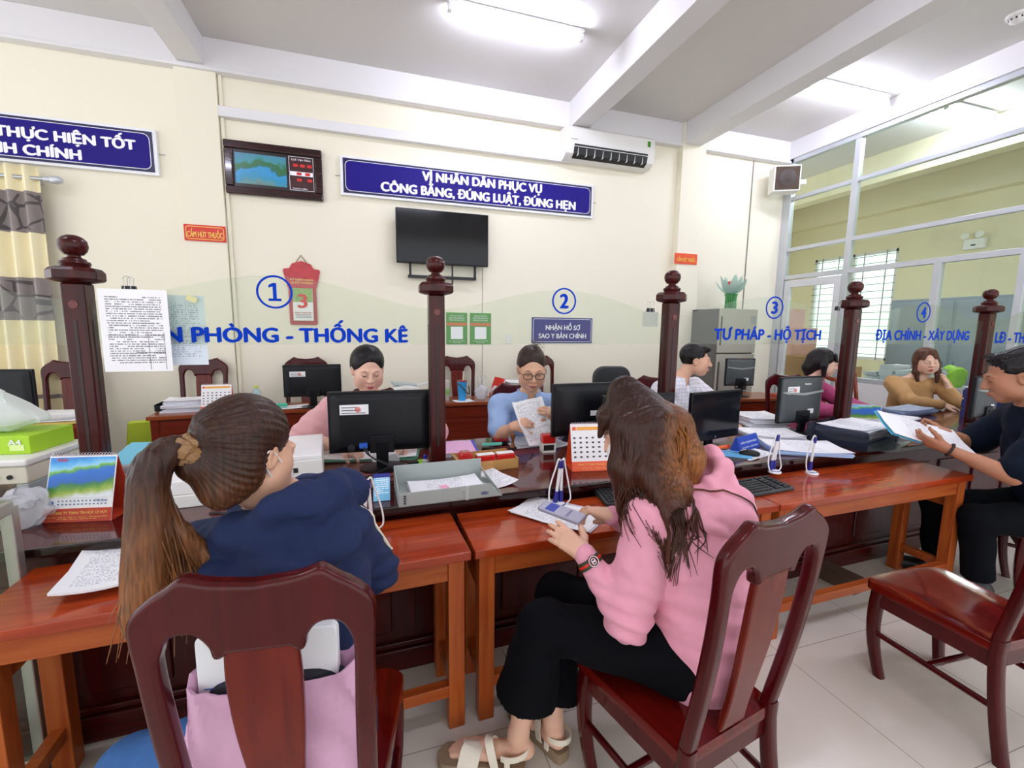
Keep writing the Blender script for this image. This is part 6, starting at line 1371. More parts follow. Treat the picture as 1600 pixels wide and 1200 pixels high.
def pants(J, F, h, s=1.0, fat=1.0, flare=.07, upto=.8, per=None):
    G_ = lambda S, p, d: ((S.ax[0][:, None, None] - p[0]) * d[0] + (S.ax[1][None, :, None] - p[1]) * d[1] + (S.ax[2][None, None, :] - p[2]) * d[2]).astype(np.float32)
    pts = [A_(J[k]) for k in ('pv', 'hL', 'hR', 'kL', 'kR', 'aL', 'aR')]; S = SDF(np.min(pts, 0) - .22, np.max(pts, 0) + .2, h); pv = A_(J['pv'])
    S.cone(pv, pv + A_((0, 0, .1)), .15 * s * fat, .14 * s * fat, .05, (F, 1.2)); 
    for q in 'LR':
        S.cone(pv, J['h' + q], .13 * s * fat, .105 * s * fat, .05); S.cone(J['h' + q], J['k' + q], .1 * s * fat, .075 * s, .04); 
        T = SDF(S.lo, S.lo + S.h * (S.n - 1), S.h); T.n = S.n; T.ax = S.ax; T.D = np.ones(S.n, dtype=np.float32); k_, a_ = A_(J['k' + q]), A_(J['a' + q]); up_, fl_ = (per or {}).get(q, (upto, flare)); e_ = mid(k_, a_, up_); d_ = nrm(a_ - k_)
        T.cone(k_, e_ + d_ * .05, .074 * s, fl_, .04); T.D = np.maximum(T.D, G_(T, e_, d_)); D0 = S.D; k2 = .03; hh = np.maximum(k2 - np.abs(D0 - T.D), 0) / k2; S.D = np.minimum(D0, T.D) - hh * hh * k2 * .25
    return S
def hair_cap(S, c, R, s, front=.045, low=-.03, thick=1.12, wide=1.0, k=.015, drop=0, cutx=.06):
    L = lambda *p: c + R @ (A_(p) * s)
    S.ell(L(0, -.026, .04), A_((.074 * wide, .09, .082)) * s * thick, R, k)
    S.ell(L(0, -.055, -.01 - drop), A_((.068 * wide, .06, .075)) * s * thick, R, .03)
    S.ell(L(0, .1 + (.045 - front), -.02), A_((cutx * wide, .095, .1)) * s, R, .014, 's')
    for x in (-1, 1): S.ell(L(x * .085 * wide, .008, -.035), A_((.02, .024, .036)) * s, R, .012, 's')
    return L
def hair_put(root, S, mat, f=70, amp=.0022, axis=(0, 0, 1), extra=None, name='hair'):
    V, F = S.mesh(); N = vnormals(V, F); ax = nrm(axis); Q = V - np.outer(V @ ax, ax) * .88; V = V + N * (amp * wave(Q, f, 5))[:, None]
    if extra: V = extra(V, N)
    return put(name, V, F, mat, root)
def strands(root, name, paths, mat, r=.0022, seg=5, n=14, push=None):
    b = NB()
    for pts in paths:
        P = curve(pts, n); m = len(P); P = [P[0]] + [push(p, .004) for p in P[1:]] if push else P; tube(b, P, [r * (1 - .75 * (i / (m - 1)) ** 2.2) for i in range(m)], seg)
    o = obj(name, b, mat, root); return o
def person(label, loc): return thing('person', label, 'person', (0, 0, 0)) if False else _person(label, loc)
def _person(label, loc):
    t = thing('person', label, 'person', loc); t.empty_display_size = .2; return t
def settle(t):
    """parts were meshed in world space: hang them under the Empty at the person's base"""
    for ch in t.children: ch.location = -Vector(t.location)
def jitter(p, a): return A_(p) + RNG.normal(size=3) * a
HH = .0042
# ================================================================ woman in navy, foreground left
t = _person('woman in a navy hoodie with a long brown ponytail, seated with her back to us', (-.18, 1.12, 0))
J = dict(hc=(-.285, 1.165, 1.2), hf=(.60, .74, -.30), roll=.0, nb=(-.225, 1.2, 1.05), ch=(-.2, 1.17, .84), pv=(-.19, 1.14, .55), sL=(-.40, 1.17, .955), sR=(-.085, 1.225, .945), eL=(-.47, 1.33, .76), eR=(-.015, 1.315, .77), wL=(-.36, 1.5, .73), wR=(-.13, 1.5, .735),
         hL=(-.3, 1.12, .48), hR=(-.13, 1.15, .48), kL=(-.585, 1.17, .42), kR=(-.13, 1.5, .44), aL=(-.62, 1.36, .1), aR=(-.13, 1.45, .1), tL=(-.64, 1.5, .03), tR=(-.13, 1.6, .03))
F = nrm((.12, .99, 0)); hs = 1.02
_, c, R, L = body(t, J, F, .005, hs=hs, skin='d9a88c', wide=1.02, hands=[dict(w=J['wL'], d=(.6, .8, -.1), pn=(0, 0, -1), side=-1), dict(w=J['wR'], d=(-.5, .85, -.1), pn=(0, 0, -1), side=1)])
M_navy = plain('navy sweatshirt knit', '10214a', .9, var=.1, vscale=60, bump=.15, bscale=420)
S = top(J, F, .006, fat=1.06, sleeve=(1.95, 1.95), ease=.014, hem=-.17)
S.cone((-.2, 1.12, .95), (-.2, 1.15, .75), .13, .14, .06, (F, 1.3)); S.cone((-.285, 1.08, .5), (-.26, 1.1, .8), .1, .1, .06)
ex1, ex2 = folds(J['eR'], (0, .3, 1), .12, .006), folds((-.2, 1.06, .9), (.2, 0, 1), .2, .004, 4)
garment('sweatshirt', t, S, M_navy, .0045, 9, 3, extra=lambda V: ex1(V) + ex2(V))
S = SDF((-.5, .95, .86), (.12, 1.45, 1.24), .0045)    # bunched hood lying round the neck
for q in range(14):
    a = 2 * math.pi * q / 14; b2 = 2 * math.pi * (q + 1) / 14
    f = lambda a: A_((-.215, 1.165, 1.035)) + A_((.115 * math.cos(a), .105 * math.sin(a), .018 * math.sin(a) + .03 * math.cos(a)))
    rr = lambda a: .036 + .016 * max(0, -math.sin(a)); S.cone(f(a), f(b2), rr(a), rr(b2), .02)
for (p, q, r0, r1) in (((-.36, 1.12, .99), (-.2, 1.03, .965), .04, .055), ((-.2, 1.03, .965), (-.06, 1.12, 1.0), .055, .045), ((-.3, 1.07, .95), (-.13, 1.06, .935), .04, .04), ((-.12, 1.1, 1.06), (-.06, 1.2, 1.07), .035, .04), ((-.06, 1.2, 1.075), (-.11, 1.28, 1.06), .036, .03), ((-.37, 1.13, 1.0), (-.3, 1.07, 1.035), .035, .04), ((-.3, 1.07, 1.035), (-.225, 1.055, 1.075), .04, .038), ((-.225, 1.055, 1.075), (-.16, 1.07, 1.10), .038, .034), ((-.16, 1.07, 1.10), (-.105, 1.13, 1.1), .034, .034), ((-.105, 1.13, 1.1), (-.09, 1.22, 1.09), .034, .03), ((-.34, 1.04, .955), (-.2, .99, .945), .03, .04), ((-.2, .99, .945), (-.075, 1.06, .985), .04, .03)): S.cone(p, q, r0, r1, .022)
ex = folds((-.17, 1.05, 1.0), (.3, -.3, .9), .17, .011, 4, 4); garment('hood', t, S, M_navy, .006, 17, 8, extra=ex)
from mathutils.bvhtree import BVHTree
sw_ = [o_ for o_ in t.children if o_.name.startswith('sweatshirt')][0].data; bv = BVHTree.FromPolygons([v.co[:] for v in sw_.vertices], [p.vertices[:] for p in sw_.polygons])
def on_cloth(a_, b_, off, n=14): return [bv.find_nearest(Vector(mid(a_, b_, i / (n - 1))) + Vector(off))[0] for i in range(n)]
b = NB()    # pale piping down the raglan sleeve
tube(b, curve(on_cloth(A_(J['nb']) + A_((.1, .0, -.02)), J['sR'], (.06, .0, .12), 5)[:-1] + on_cloth(J['sR'], J['eR'], (.13, .0, .09), 8), 40), .0045, 6); obj('sleeve_piping', b, plain('cream piping', 'e9e2cc', .7), t, label='cream piping line')
M_jean = plain('blue denim', '2f5f9a', .8, var=.2, vscale=45, bump=.2, bscale=500)
garment('jeans', t, pants(J, F, .008, fat=.92, flare=.06, upto=.92), M_jean, .004, 12, 4)
M_hair = hair_mat('brown hair', '8c5a34', '371f17', .92, 1.2)
S = SDF((-.52, .9, .98), (-.08, 1.36, 1.4), .004); hair_cap(S, c, R, hs, front=.03, thick=1.1, wide=1.05, drop=-.02)
pb = A_((-.368, 1.085, 1.235)); S.cone(c + R @ A_((0, -.1, .03)), pb, .05, .02, .03)
S.cone(c + R @ A_((.055, -.05, -.03)), c + R @ A_((-.02, -.11, -.04)), .035, .035, .03); S.ell(c + R @ A_((.008, -.062, -.075)), (.062, .045, .05), R, .03); S.cone(c + R @ A_((.05, -.035, -.06)), c + R @ A_((.02, -.06, -.1)), .03, .025, .03)
def comb(V, N):   # strands combed toward the ponytail
    q = V - pb; ang_ = np.arctan2(q @ R[:, 0], q @ R[:, 2]) * 1.0; rr_ = np.linalg.norm(q, axis=1); return V + N * (.0011 * np.sin(ang_ * 46 + 3 * wave(V, 6, 2)) * np.clip(rr_ / .05, 0, 1))[:, None]
hair_put(t, S, M_hair, 40, .0012, R[:, 1], comb)
S = SDF((-.62, .86, .78), (-.22, 1.24, 1.32), .004)
tail = curve([tuple(pb), (-.41, 1.06, 1.238), (-.442, 1.05, 1.185), (-.45, 1.04, 1.07), (-.458, 1.03, .97), (-.47, 1.02, .88)], 16)
for i in range(16): S.cone(tail[i], tail[i + 1], .0135 + .025 * math.sin(min(i / 11, 1) * 1.57), .0135 + .025 * math.sin(min((i + 1) / 11, 1) * 1.57) - (.0 if i < 13 else .006), .02, ((.3, 1, 0), 1.25))
S.cone((-.44, 1.05, 1.12), (-.36, 1.07, .98), .028, .022, .02); S.cone((-.36, 1.07, .98), (-.30, 1.05, .9), .02, .008, .02)
hair_put(t, S, M_hair, 95, .003, (.1, .1, 1), name='ponytail')
pp = []
for k in range(110):
    a = RNG.uniform(0, 6.28); r_ = RNG.uniform(.6, 1.1); o3 = A_((math.cos(a) * r_, math.sin(a) * r_ * .75, 0)); sp_ = RNG.uniform(.9, 1.7); side = RNG.uniform(-.2, 1)
    pp.append([pb + o3 * .012, A_((-.412, 1.06, 1.235)) + o3 * .016, A_((-.442, 1.05, 1.16)) + o3 * .03, A_((-.45, 1.035, 1.0)) + o3 * .043 + A_((.05, .01, 0)) * max(side, 0), A_((-.47, 1.02, .87)) + o3 * .04 * sp_ + A_((.13, .02, .05)) * max(side, 0) ** 2 + A_((0, 0, RNG.uniform(-.07, .05)))])
o = strands(t, 'loose_hair', pp, M_hair, .0026); o['kind'] = 'stuff'
b = NB()
for k in range(3):
    nrm_ = nrm(A_((-.405, 1.06, 1.225)) - pb + A_((0, 0, .0))); u_, v_ = frame_of(nrm_); ring = [Vector(pb) + (u_ * math.cos(a) + v_ * math.sin(a)) * (.022 + .005 * math.sin(a * 7 + k)) + Vector(nrm_) * (.007 * math.sin(a * 5 + k * 2) + (k - 1) * .011 + .012) for a in [2 * math.pi * i / 40 for i in range(41)]]
    tube(b, ring, .0125, 8, caps=False)
obj('scrunchie', b, plain('tan scrunchie satin', '8d6a45', .5, var=.2, vscale=60), t)
b = NB(); S2 = SDF(c - .16, c + .16, .004)
S2.ell(L(0, .062, -.055), A_((.056, .055, .05)) * hs, R, .01); S2.ell(L(0, .03, -.05), A_((.058, .06, .075)) * hs, R, .01, 's'); V_, F_ = S2.mesh(); put('face_mask', V_, F_, plain('white mask cloth', 'e9e7e8', .7), t)
for x in (-1, 1): tube(b, curve([tuple(L(x * .05, .07, -.03)), tuple(L(x * .07, .03, -.018)), tuple(L(x * .082, -.015, .01)), tuple(L(x * .083, -.028, -.01)), tuple(L(x * .074, .0, -.045)), tuple(L(x * .052, .06, -.075))], 24), .0022, 6)
obj('mask_straps', b, plain('white elastic', 'eeeae8', .7), t); settle(t)
# bag between her back and the chair
bag = thing('tote_bag', 'pale pink soft bag on the chair behind the woman in navy', 'bag', (-.215, .995, .425), math.radians(-6.6)); M_bagp = plain('pale pink bag cloth', 'd9a9c6', .6, var=.08, vscale=14, bump=.35, bscale=22)
b = NB(); rings = []
for q in range(15):
    u = q / 14; z = .325 * u; wv = .016 * math.sin(u * 9); hw = .188 + .012 * math.sin(u * 5) ; hd = .052 * (1 - .25 * u)
    rings.append([Vector((hw * math.copysign(abs(math.cos(a)) ** .35, math.cos(a)) + .004 * math.sin(7 * a + 12 * u), hd * math.copysign(abs(math.sin(a)) ** .6, math.sin(a)) + .006 * math.sin(9 * a + u * 14) , z + (.018 * math.sin(a * 2 + 1) + (.03 * math.cos(a) if math.sin(a) < 0 else .0)) * u ** 3)) for a in [2 * math.pi * i / 48 for i in range(48)]])
inner = [[Vector((p.x * .97, p.y * .8, p.z - .004)) for p in rings[-1]], [Vector((p.x * .93, p.y * .6, p.z - .06)) for p in rings[-1]]]
loft(b, rings + inner); obj('bag_body', b, M_bagp, bag)
b = NB(); ball(b, (-.06, -.0, .285), (.085, .026, .04), 20); ball(b, (.06, .0, .288), (.08, .028, .04), 20); obj('dark_lining', b, plain('navy black lining', '10131f', .7), bag)
pk = thing('paper_packet', 'white printed packet standing in the pale pink bag', 'packet', (-.232, .998, .635), math.radians(-8), None)
b = NB(); prism(b, rrect(.285, .21, .015), -.012, .012); obj('packet', b, plain('white packet paper', 'eeeff2', .5, bump=.2, bscale=25), pk, (0, 0, .105), bevel=.003)
b = NB(); bx(b, -.13, .11, -.0135, -.012, .09, .092); bx(b, .108, .11, -.0135, -.012, .03, .092); bx(b, -.1, .06, -.0135, -.012, .1, .1015)
for k in range(8): bx(b, .02 + k * .008, .025 + k * .008, -.0135, -.012, .098, .104)
obj('blue_print', b, plain('packet blue ink', '3d5aa8', .5), pk)
# ================================================================ woman in pink, foreground centre
t = _person('woman in a pink hoodie with long straight brown hair, holding a phone over the table', (.92, 1.02, 0))
J = dict(hc=(.84, 1.275, 1.158), hf=(-.72, .52, -.48), nb=(.925, 1.19, 1.035), ch=(.95, 1.1, .82), pv=(.965, 1.03, .545), sL=(.775, 1.07, .935), sR=(1.02, 1.27, .94), eL=(.70, 1.05, .645), eR=(1.02, 1.42, .72), wL=(.61, 1.16, .805), wR=(.79, 1.305, .845),
         hL=(.87, 1.02, .51), hR=(1.0, 1.14, .51), kL=(.50, 1.24, .53), kR=(.64, 1.42, .50), aL=(.435, 1.255, .135), aR=(.57, 1.275, .13), tL=(.225, 1.36, .045), tR=(.51, 1.46, .045))
F = nrm((-.55, .83, 0)); hs = 1.0
hnds = [dict(w=J['wL'], d=(-.42, .80, .26), pn=(.45, .25, -.8), side=-1, size=1.04, curl=(.1, .12, .15, .2), bend=.22, spread=1.2, thumb=.9, tcurl=.5),
        dict(w=J['wR'], d=(-.5, .8, -.04), pn=(-.25, -.2, -.95), side=-1, size=1.06, curl=(-.02, .5, .75, .85), bend=.55, spread=.8, thumb=.6, tcurl=.5)]
_, c, R, L = body(t, J, F, .0036, hs=hs, skin='e0b096', blush='d98e80', hands=hnds, feet=True)
M_pink = plain('pink fleece', 'e29aae', .85, var=.05, vscale=40, bump=.12, bscale=420, sheen=.1)
S = top(J, F, .005, fat=1.08, sleeve=(1.72, 1.72), ease=.014, hem=-.08)
S.cone((.985, 1.0, .6), (1.0, 1.06, .85), .15, .14, .06, (F, 1.25)); S.cone(mid(J['sL'], J['eL'], .9), mid(J['sL'], J['eL'], .5), .056, .064, .03)
ex1, ex2, ex3 = folds(J['eL'], (.3, .2, 1), .11, .0075, 5), folds((.98, .98, .66), (.3, .1, 1), .16, .0075, 4, 2), folds((.80, 1.04, .83), (1, -.2, .4), .1, .006, 3, 5)
garment('hoodie', t, S, M_pink, .0068, 10, 12, extra=lambda V: ex1(V) + ex2(V) + ex3(V))
for q in 'LR':       # ribbed cuffs
    S = SDF((.5, .9, .5), (1.15, 1.55, .98), .004); e, w = A_(J['e' + q]), A_(J['w' + q]); S.cone(mid(e, w, .7), mid(e, w, .98), .0365, .0345, .01)
    garment('cuff', t, S, M_pink, .0006, 30, 2)
S = SDF((.84, .95, .45), (1.16, 1.2, .62), .006); S.cone((.985, 1.0, .52), (.985, 1.0, .55), .158, .16, .02, (F, 1.25)); V_, F_ = S.mesh(); put('undershirt_hem', V_, F_, plain('red hem', 'b3263c', .8), t)
S = SDF((.66, .9, .82), (1.3, 1.5, 1.2), .0045)     # hood standing behind the neck
hp = [(.83, 1.07, .985), (.92, 1.0, .95), (1.01, .985, .94), (1.06, 1.03, .965), (1.07, 1.11, 1.0), (1.03, 1.2, 1.03), (.96, 1.27, 1.03)]
for i in range(6): S.cone(hp[i], hp[i + 1], .05, .05, .03)
rim = [(.84, 1.1, 1.03), (.92, 1.06, 1.0), (.985, 1.05, 1.03), (1.035, 1.08, 1.065), (1.045, 1.14, 1.095), (1.01, 1.2, 1.095), (.95, 1.25, 1.07)]
for i in range(6): S.cone(rim[i], rim[i + 1], .024, .024, .025)
for a_, b_ in zip(hp[1:6], rim[1:6]): S.cone(a_, b_, .04, .022, .03)
S.ell((.965, 1.14, 1.1), (.06, .06, .075), None, .03, 's')
ex = folds((1.0, 1.0, .98), (.5, -.1, .85), .18, .008, 4, 6); garment('hood', t, S, M_pink, .007, 15, 9, extra=ex)
M_trk = plain('black navy trousers', '04050a', .9, var=.15, vscale=18, spec=.15)
S = pants(J, F, .006, fat=1.02, flare=.108, upto=.63, per=dict(R=(.84, .088)))
ex = folds(J['kL'], (-.6, .3, .7), .2, .006, 4); garment('trousers', t, S, M_trk, .005, 8, 14, extra=ex)
# hair: dark crown, coppery on the far side
hv_ = [o_ for o_ in t.children if o_.name.startswith(('hoodie', 'hood', 'cuff'))]; bvs = [BVHTree.FromPolygons([v.co[:] for v in o_.data.vertices], [p.vertices[:] for p in o_.data.polygons]) for o_ in hv_]
def out_(p, m):
    p = Vector(p)
    for _ in range(3):
        for bv_ in bvs:
            q_, n_, _i, d_ = bv_.find_nearest(p)
            if (p - q_).dot(n_) < 0 or d_ < m: p = q_ + n_ * m
    return A_(p)
M_hb = hair_mat('dark brown long hair', '4a2618', '2e1812', .9, 1.3, ('8a5426', .82, -.57, .045, .115)); M_hc = hair_mat('coppery brown hair', '9a6233', '5a3522', .98, 1.3)
S = SDF((.62, .98, .78), (1.16, 1.5, 1.38), .0042); hair_cap(S, c, R, 1.04, front=.075, thick=1.13, wide=1.04, drop=-.01)
S.ell(c + R @ A_((0, .052, .075)), (.06, .045, .045), R, .02)
tp = c + R @ A_((0, -.03, .12))
for k, (m1_, m2_, e_, r0, r1, r2) in enumerate((((.79, 1.165, 1.18), (.76, 1.14, 1.04), (.775, 1.07, .86), .05, .045, .014), ((.84, 1.14, 1.2), (.82, 1.09, 1.04), (.815, 1.02, .85), .055, .048, .012), ((.885, 1.16, 1.2), (.865, 1.09, 1.06), (.85, 1.01, .9), .05, .042, .012), ((.755, 1.2, 1.18), (.735, 1.18, 1.06), (.75, 1.12, .92), .04, .036, .012))):
    m2_, e_ = out_(m2_, .03), out_(e_, .008); S.chain([tp, A_(m1_), m2_, out_(mid(m2_, e_), .016), e_], [.05, r0, r1, (r1 + r2) / 2, r2], .03, (nrm(A_(m2_) - A_((.86, 1.25, 1.06))), 1.5))
for x_ in (-.05, -.025): S.cone(c + R @ A_((x_, .06, .085)), c + R @ A_((x_ * 1.1, .1, .035)), .02, .009, .015)
hair_put(t, S, M_hb, 110, .0016, (.05, .05, 1))
S = SDF((.78, .96, .9), (1.16, 1.45, 1.36), .0045)
S.chain([tp + A_((.03, .0, -.01)), A_((.915, 1.17, 1.19)), A_((.925, 1.11, 1.1)), A_((.93, 1.09, 1.02))], [.05, .06, .056, .026], .03); S.chain([tp + A_((.04, .04, -.02)), A_((.95, 1.25, 1.17)), A_((.955, 1.18, 1.09)), A_((.945, 1.13, 1.02))], [.05, .06, .05, .026], .03)
hair_put(t, S, M_hc, 110, .0016, (.05, .05, 1), name='coppery_hair')
pp = []
for k in range(260):
    u = RNG.uniform(0, 1); a1 = A_((.74, 1.19, 1.18)) * (1 - u) + A_((.905, 1.12, 1.2)) * u; a2 = A_((.725, 1.165, 1.04)) * (1 - u) + A_((.88, 1.06, 1.05)) * u; ln = RNG.uniform(-.06, .07)
    e_ = A_((.755, 1.08, .87)) * (1 - u) + A_((.86, 1.0, .85)) * u + A_((0, 0, ln)); nn = A_((-.35, -.9, 0)) * RNG.uniform(.002, .016)
    pp.append([tp + jitter((0, 0, -.005), .02), jitter(a1, .008) + nn, out_(jitter(a2, .009) + nn, .02), out_(mid(a2, e_) + nn, .016), out_(jitter(e_, .012) + nn * .6, .006)])
for k in range(9):   # a few locks thrown over the shoulder
    s_ = RNG.uniform(-.03, .03); pp.append([out_(p_, .006) for p_ in (A_((.86, 1.06, 1.05)) + s_, A_((.87, 1.02, .98)), A_((.875, .99, .92)) + jitter((0, 0, 0), .012), A_((.88, .97, .86)) + jitter((0, 0, 0), .025))])
o = strands(t, 'loose_hair', pp, M_hb, .003, push=out_); o['kind'] = 'stuff'
b = NB(); tube(b, [out_(p_, .005) for p_ in curve([(.9, 1.045, 1.02), (1.0, 1.0, 1.02), (1.07, .98, .98), (1.05, .97, .93), (.98, .965, .93)], 26)], .0028, 6); obj('hair_lock', b, M_hb, t)
S2 = SDF(c - .16, c + .16, .004); S2.ell(L(0, .062, -.055), A_((.058, .058, .052)) * hs, R, .01); S2.ell(L(0, .02, -.05), A_((.06, .062, .08)) * hs, R, .01, 's'); V_, F_ = S2.mesh(); put('face_mask', V_, F_, plain('white mask cloth b', 'eceaec', .7), t)
# watch and ring
wl, el = A_(J['wL']), A_(J['eL']); ax = Vector(nrm(wl - el)); u_, v_ = frame_of(ax); cw = Vector(mid(el, wl, .87)); b = NB()
for k in range(1): loft(b, [[cw + ax * dz + (u_ * math.cos(a) + v_ * math.sin(a)) * rr for a in [2 * math.pi * i / 32 for i in range(32)]] for dz, rr in ((-.013, .0375), (-.012, .0395), (.012, .039), (.013, .037))], caps=False)
o = obj('watch_band', b, plain('striped band green', '2f3b22', .6), t); b = NB(); loft(b, [[cw + ax * dz + (u_ * math.cos(a) + v_ * math.sin(a)) * rr for a in [2 * math.pi * i / 32 for i in range(32)]] for dz, rr in ((-.004, .0401), (.004, .0398))], caps=False); obj('band_stripe', b, M_red, t)
od = nrm(A_((-.15, -.85, .5)) - A_(ax) * (A_((-.15, -.85, .5)) @ A_(ax))); od = Vector(od); tx = ax.cross(od); b = NB()
cd = cw + od * .0392; loft(b, [[cd + od * h_ + (ax * math.cos(a) + tx * math.sin(a)) * r_ for a in [2 * math.pi * i / 24 for i in range(24)]] for h_, r_ in ((-.002, .017), (.004, .017), (.005, .0155))]); obj('watch_dial', b, plain('dark red dial', '5e1a1c', .3), t)
b = NB()
for s_ in (-1, 1): tube(b, [cd + od * .0062 + ax * (s_ * .0035 + .0052 * math.cos(a)) + tx * (.0058 * math.sin(a)) for a in [2 * math.pi * i / 20 for i in range(21)]], .0011, 5, caps=False)
tube(b, [cd + od * .0062 + (ax * math.cos(a) + tx * math.sin(a)) * .0148 for a in [2 * math.pi * i / 28 for i in range(29)]], .001, 5, caps=False); obj('dial_emblem', b, M_letw, t)
settle(t)
# sandals
def sandal(label, heel, toe, z=.045):
    heel, toe = A_((*heel, 0)), A_((*toe, 0)); d = nrm(toe - heel); a = np.cross(d, (0, 0, 1)); Ln = np.linalg.norm(toe - heel); th = thing('sandal', label, 'sandal', (heel[0], heel[1], 0), group='platform sandals'); o0 = A_((heel[0], heel[1], 0)); P = lambda u, v, z_: Vector(d * u + a * v + A_((0, 0, z_)))
    out = [(-.035, 0), (-.025, .028), (.05, .034), (.13, .04), (.19, .047), (.225, .04), (.245, .0)]; pl = [(p.x, p.y) for p in curve([(u, v, 0) for u, v in out], 20)]; pl = pl + [(u, -v) for u, v in pl[-2:0:-1]]
    b = NB(); loft(b, [[P(u * (Ln / .21), v * k, z_) for u, v in pl] for k, z_ in ((.97, 0), (1, .004), (1, .036), (.96, .04))]); obj('sole', b, plain('taupe sole', '8a745c', .7), th, bevel=.002)
    M_s = plain('cream sandal leather', 'e6dcca', .55, bump=.15, bscale=160)
    def strap(pts, w, nm):
        b = NB(); pt = curve(pts, 18); rg = []
        for i, p in enumerate(pt):
            dd = (pt[min(i + 1, len(pt) - 1)] - pt[max(i - 1, 0)]).normalized(); wd = Vector(d) - dd * dd.dot(Vector(d)); wd = wd.normalized() * w; n_ = dd.cross(wd).normalized() * .002; rg.append([p - wd - n_, p + wd - n_, p + wd + n_, p - wd + n_])
        loft(b, rg); obj(nm, b, M_s, th, bevel=.001)
    strap([P(.155, -.045, .025), P(.152, -.042, .05), P(.145, -.02, .078), P(.14, .0, .083), P(.145, .02, .078), P(.152, .042, .05), P(.155, .045, .025)], .034, 'toe_strap')
    strap([P(.06, -.035, .03), P(.068, -.037, .07), P(.082, -.02, .107), P(.088, 0, .115), P(.082, .02, .107), P(.068, .037, .07), P(.06, .035, .03)], .014, 'instep_strap')
    b = NB(); pt = [P(.055 * math.cos(q_) + .012 - .005, .041 * math.sin(q_), .085 - .01 * math.cos(q_)) for q_ in [math.pi * (.28 + 1.44 * i / 20) for i in range(21)]]; rg = []
    for i, p in enumerate(pt):
        dd = (pt[min(i + 1, 20)] - pt[max(i - 1, 0)]).normalized(); n_ = dd.cross(Vector((0, 0, 1))).normalized() * .002; u3 = Vector((0, 0, .011)); rg.append([p - u3 - n_, p + u3 - n_, p + u3 + n_, p - u3 + n_])
    loft(b, rg); obj('heel_strap', b, M_s, th, bevel=.001)
    for s_ in (-1, 1):
        b = NB(); bx(b, -.009, .009, -.003, .003, 0, .055); o = obj('side_strap', b, M_s, th, P(.02, s_ * .038, .032), (0, 0, math.atan2(d[1], d[0])))
    return th
sandal('cream platform sandal pointing left, on the woman in pink\'s nearer foot', (.42, 1.25), (.21, 1.345)); sandal('cream platform sandal turned away, on the woman in pink\'s farther foot', (.585, 1.26), (.505, 1.46))
# phone
ph = thing('phone', 'silver phone in a clear case held by the woman in pink', 'phone', (.615, 1.345, .862)); dv = Vector((-.65, .73, .12)).normalized(); M3 = Matrix.Identity(3)
up = Vector((.25, -.35, 1)); sx = dv.cross(up).normalized(); un = sx.cross(dv).normalized(); ph.rotation_euler = Matrix((sx, dv, un)).transposed().to_euler()
b = NB(); loft(b, [[Vector((x, y, z)) for x, y in rrect(.076, .16, .012, 6)] for z in (-.005, .004)]); obj('case', b, plain('silver phone case', 'a6a2b4', .25, metal=.3), ph, bevel=.002)
b = NB(); loft(b, [[Vector((x, y, z)) for x, y in rrect(.07, .152, .01, 6)] for z in (.0042, .0048)]); sc_ = obj('screen', b, plain('phone screen lit grey', 'b9b6cc', .15), ph)
b = NB(); bx(b, -.028, .028, .02, .055, .0049, .0053); obj('screen_picture', b, plain('screen blue', '2b3fae', .3), ph); b = NB()
for k in range(5): bx(b, -.026 + k * .011, -.018 + k * .011, -.03, -.022, .0049, .0053)
obj('screen_icons', b, plain('screen icons', '7f7ca0', .3), ph)
# ================================================================ staff behind the counter
def seated(J, z=.5, knee=None):
    """fill in hips, knees and ankles for someone sitting at a desk, facing F"""
    return J
def staff(label, hc, hf, F, nb, sw, eL, eR, wL, wR, hs=1.0, fat=1.0, skin='e3b79e', blush='d99080', roll=0, hands=None, wide=1.0, lean=.14, h=.0045):
    F = nrm(F); Rr = A_((F[1], -F[0], 0)); nb = A_(nb); t = _person(label, (nb[0] - F[0] * lean, nb[1] - F[1] * lean, 0)); pv = A_((nb[0] - F[0] * lean, nb[1] - F[1] * lean, .53))
    J = dict(hc=hc, hf=hf, roll=roll, nb=nb, ch=mid(nb, pv, .42), pv=pv, sL=nb - Rr * sw - A_((0, 0, .07)), sR=nb + Rr * sw - A_((0, 0, .07)), eL=eL, eR=eR, wL=wL, wR=wR)
    for q, s_ in (('L', -1), ('R', 1)):
        J['h' + q] = pv + Rr * .09 * s_ - A_((0, 0, .03)); J['k' + q] = J['h' + q] + F * .36 + A_((0, 0, .0)); J['a' + q] = J['k' + q] + F * .0 - A_((0, 0, .42)); J['t' + q] = J['a' + q] + F * .17 - A_((0, 0, .05))
    _, c, R, L = body(t, J, F, h, hs=hs, skin=skin, blush=blush, hands=hands, fat=fat, wide=wide); return t, J, F, c, R, L
M_dtr = plain('dark office trousers', '1e2230', .85)
def collar(t, J, F, c, R, mat, open_=.05, h=.03, r=.062):
    """turned shirt collar with two points in front"""
    nb = Vector(A_(J['nb'])) + Vector((0, 0, .008)); f = Vector(F); rt = Vector((F[1], -F[0], 0)); b = NB(); rg = []
    for i in range(25):
        a = math.radians(-160 + 320 * i / 24); dr = -f * math.cos(a) + rt * math.sin(a); e = abs(a) / math.radians(160); q = nb + dr * r; drop = .045 * e ** 3
        rg.append([q + dr * .004 - Vector((0, 0, .012 + drop * .7)), q + dr * (.018 + .006 * e) - Vector((0, 0, .016 + drop)), q + dr * .006 + Vector((0, 0, h - drop * .5)), q + Vector((0, 0, h - .004 - drop * .5))])
    loft(b, rg); obj('collar', b, mat, t, bevel=.001)
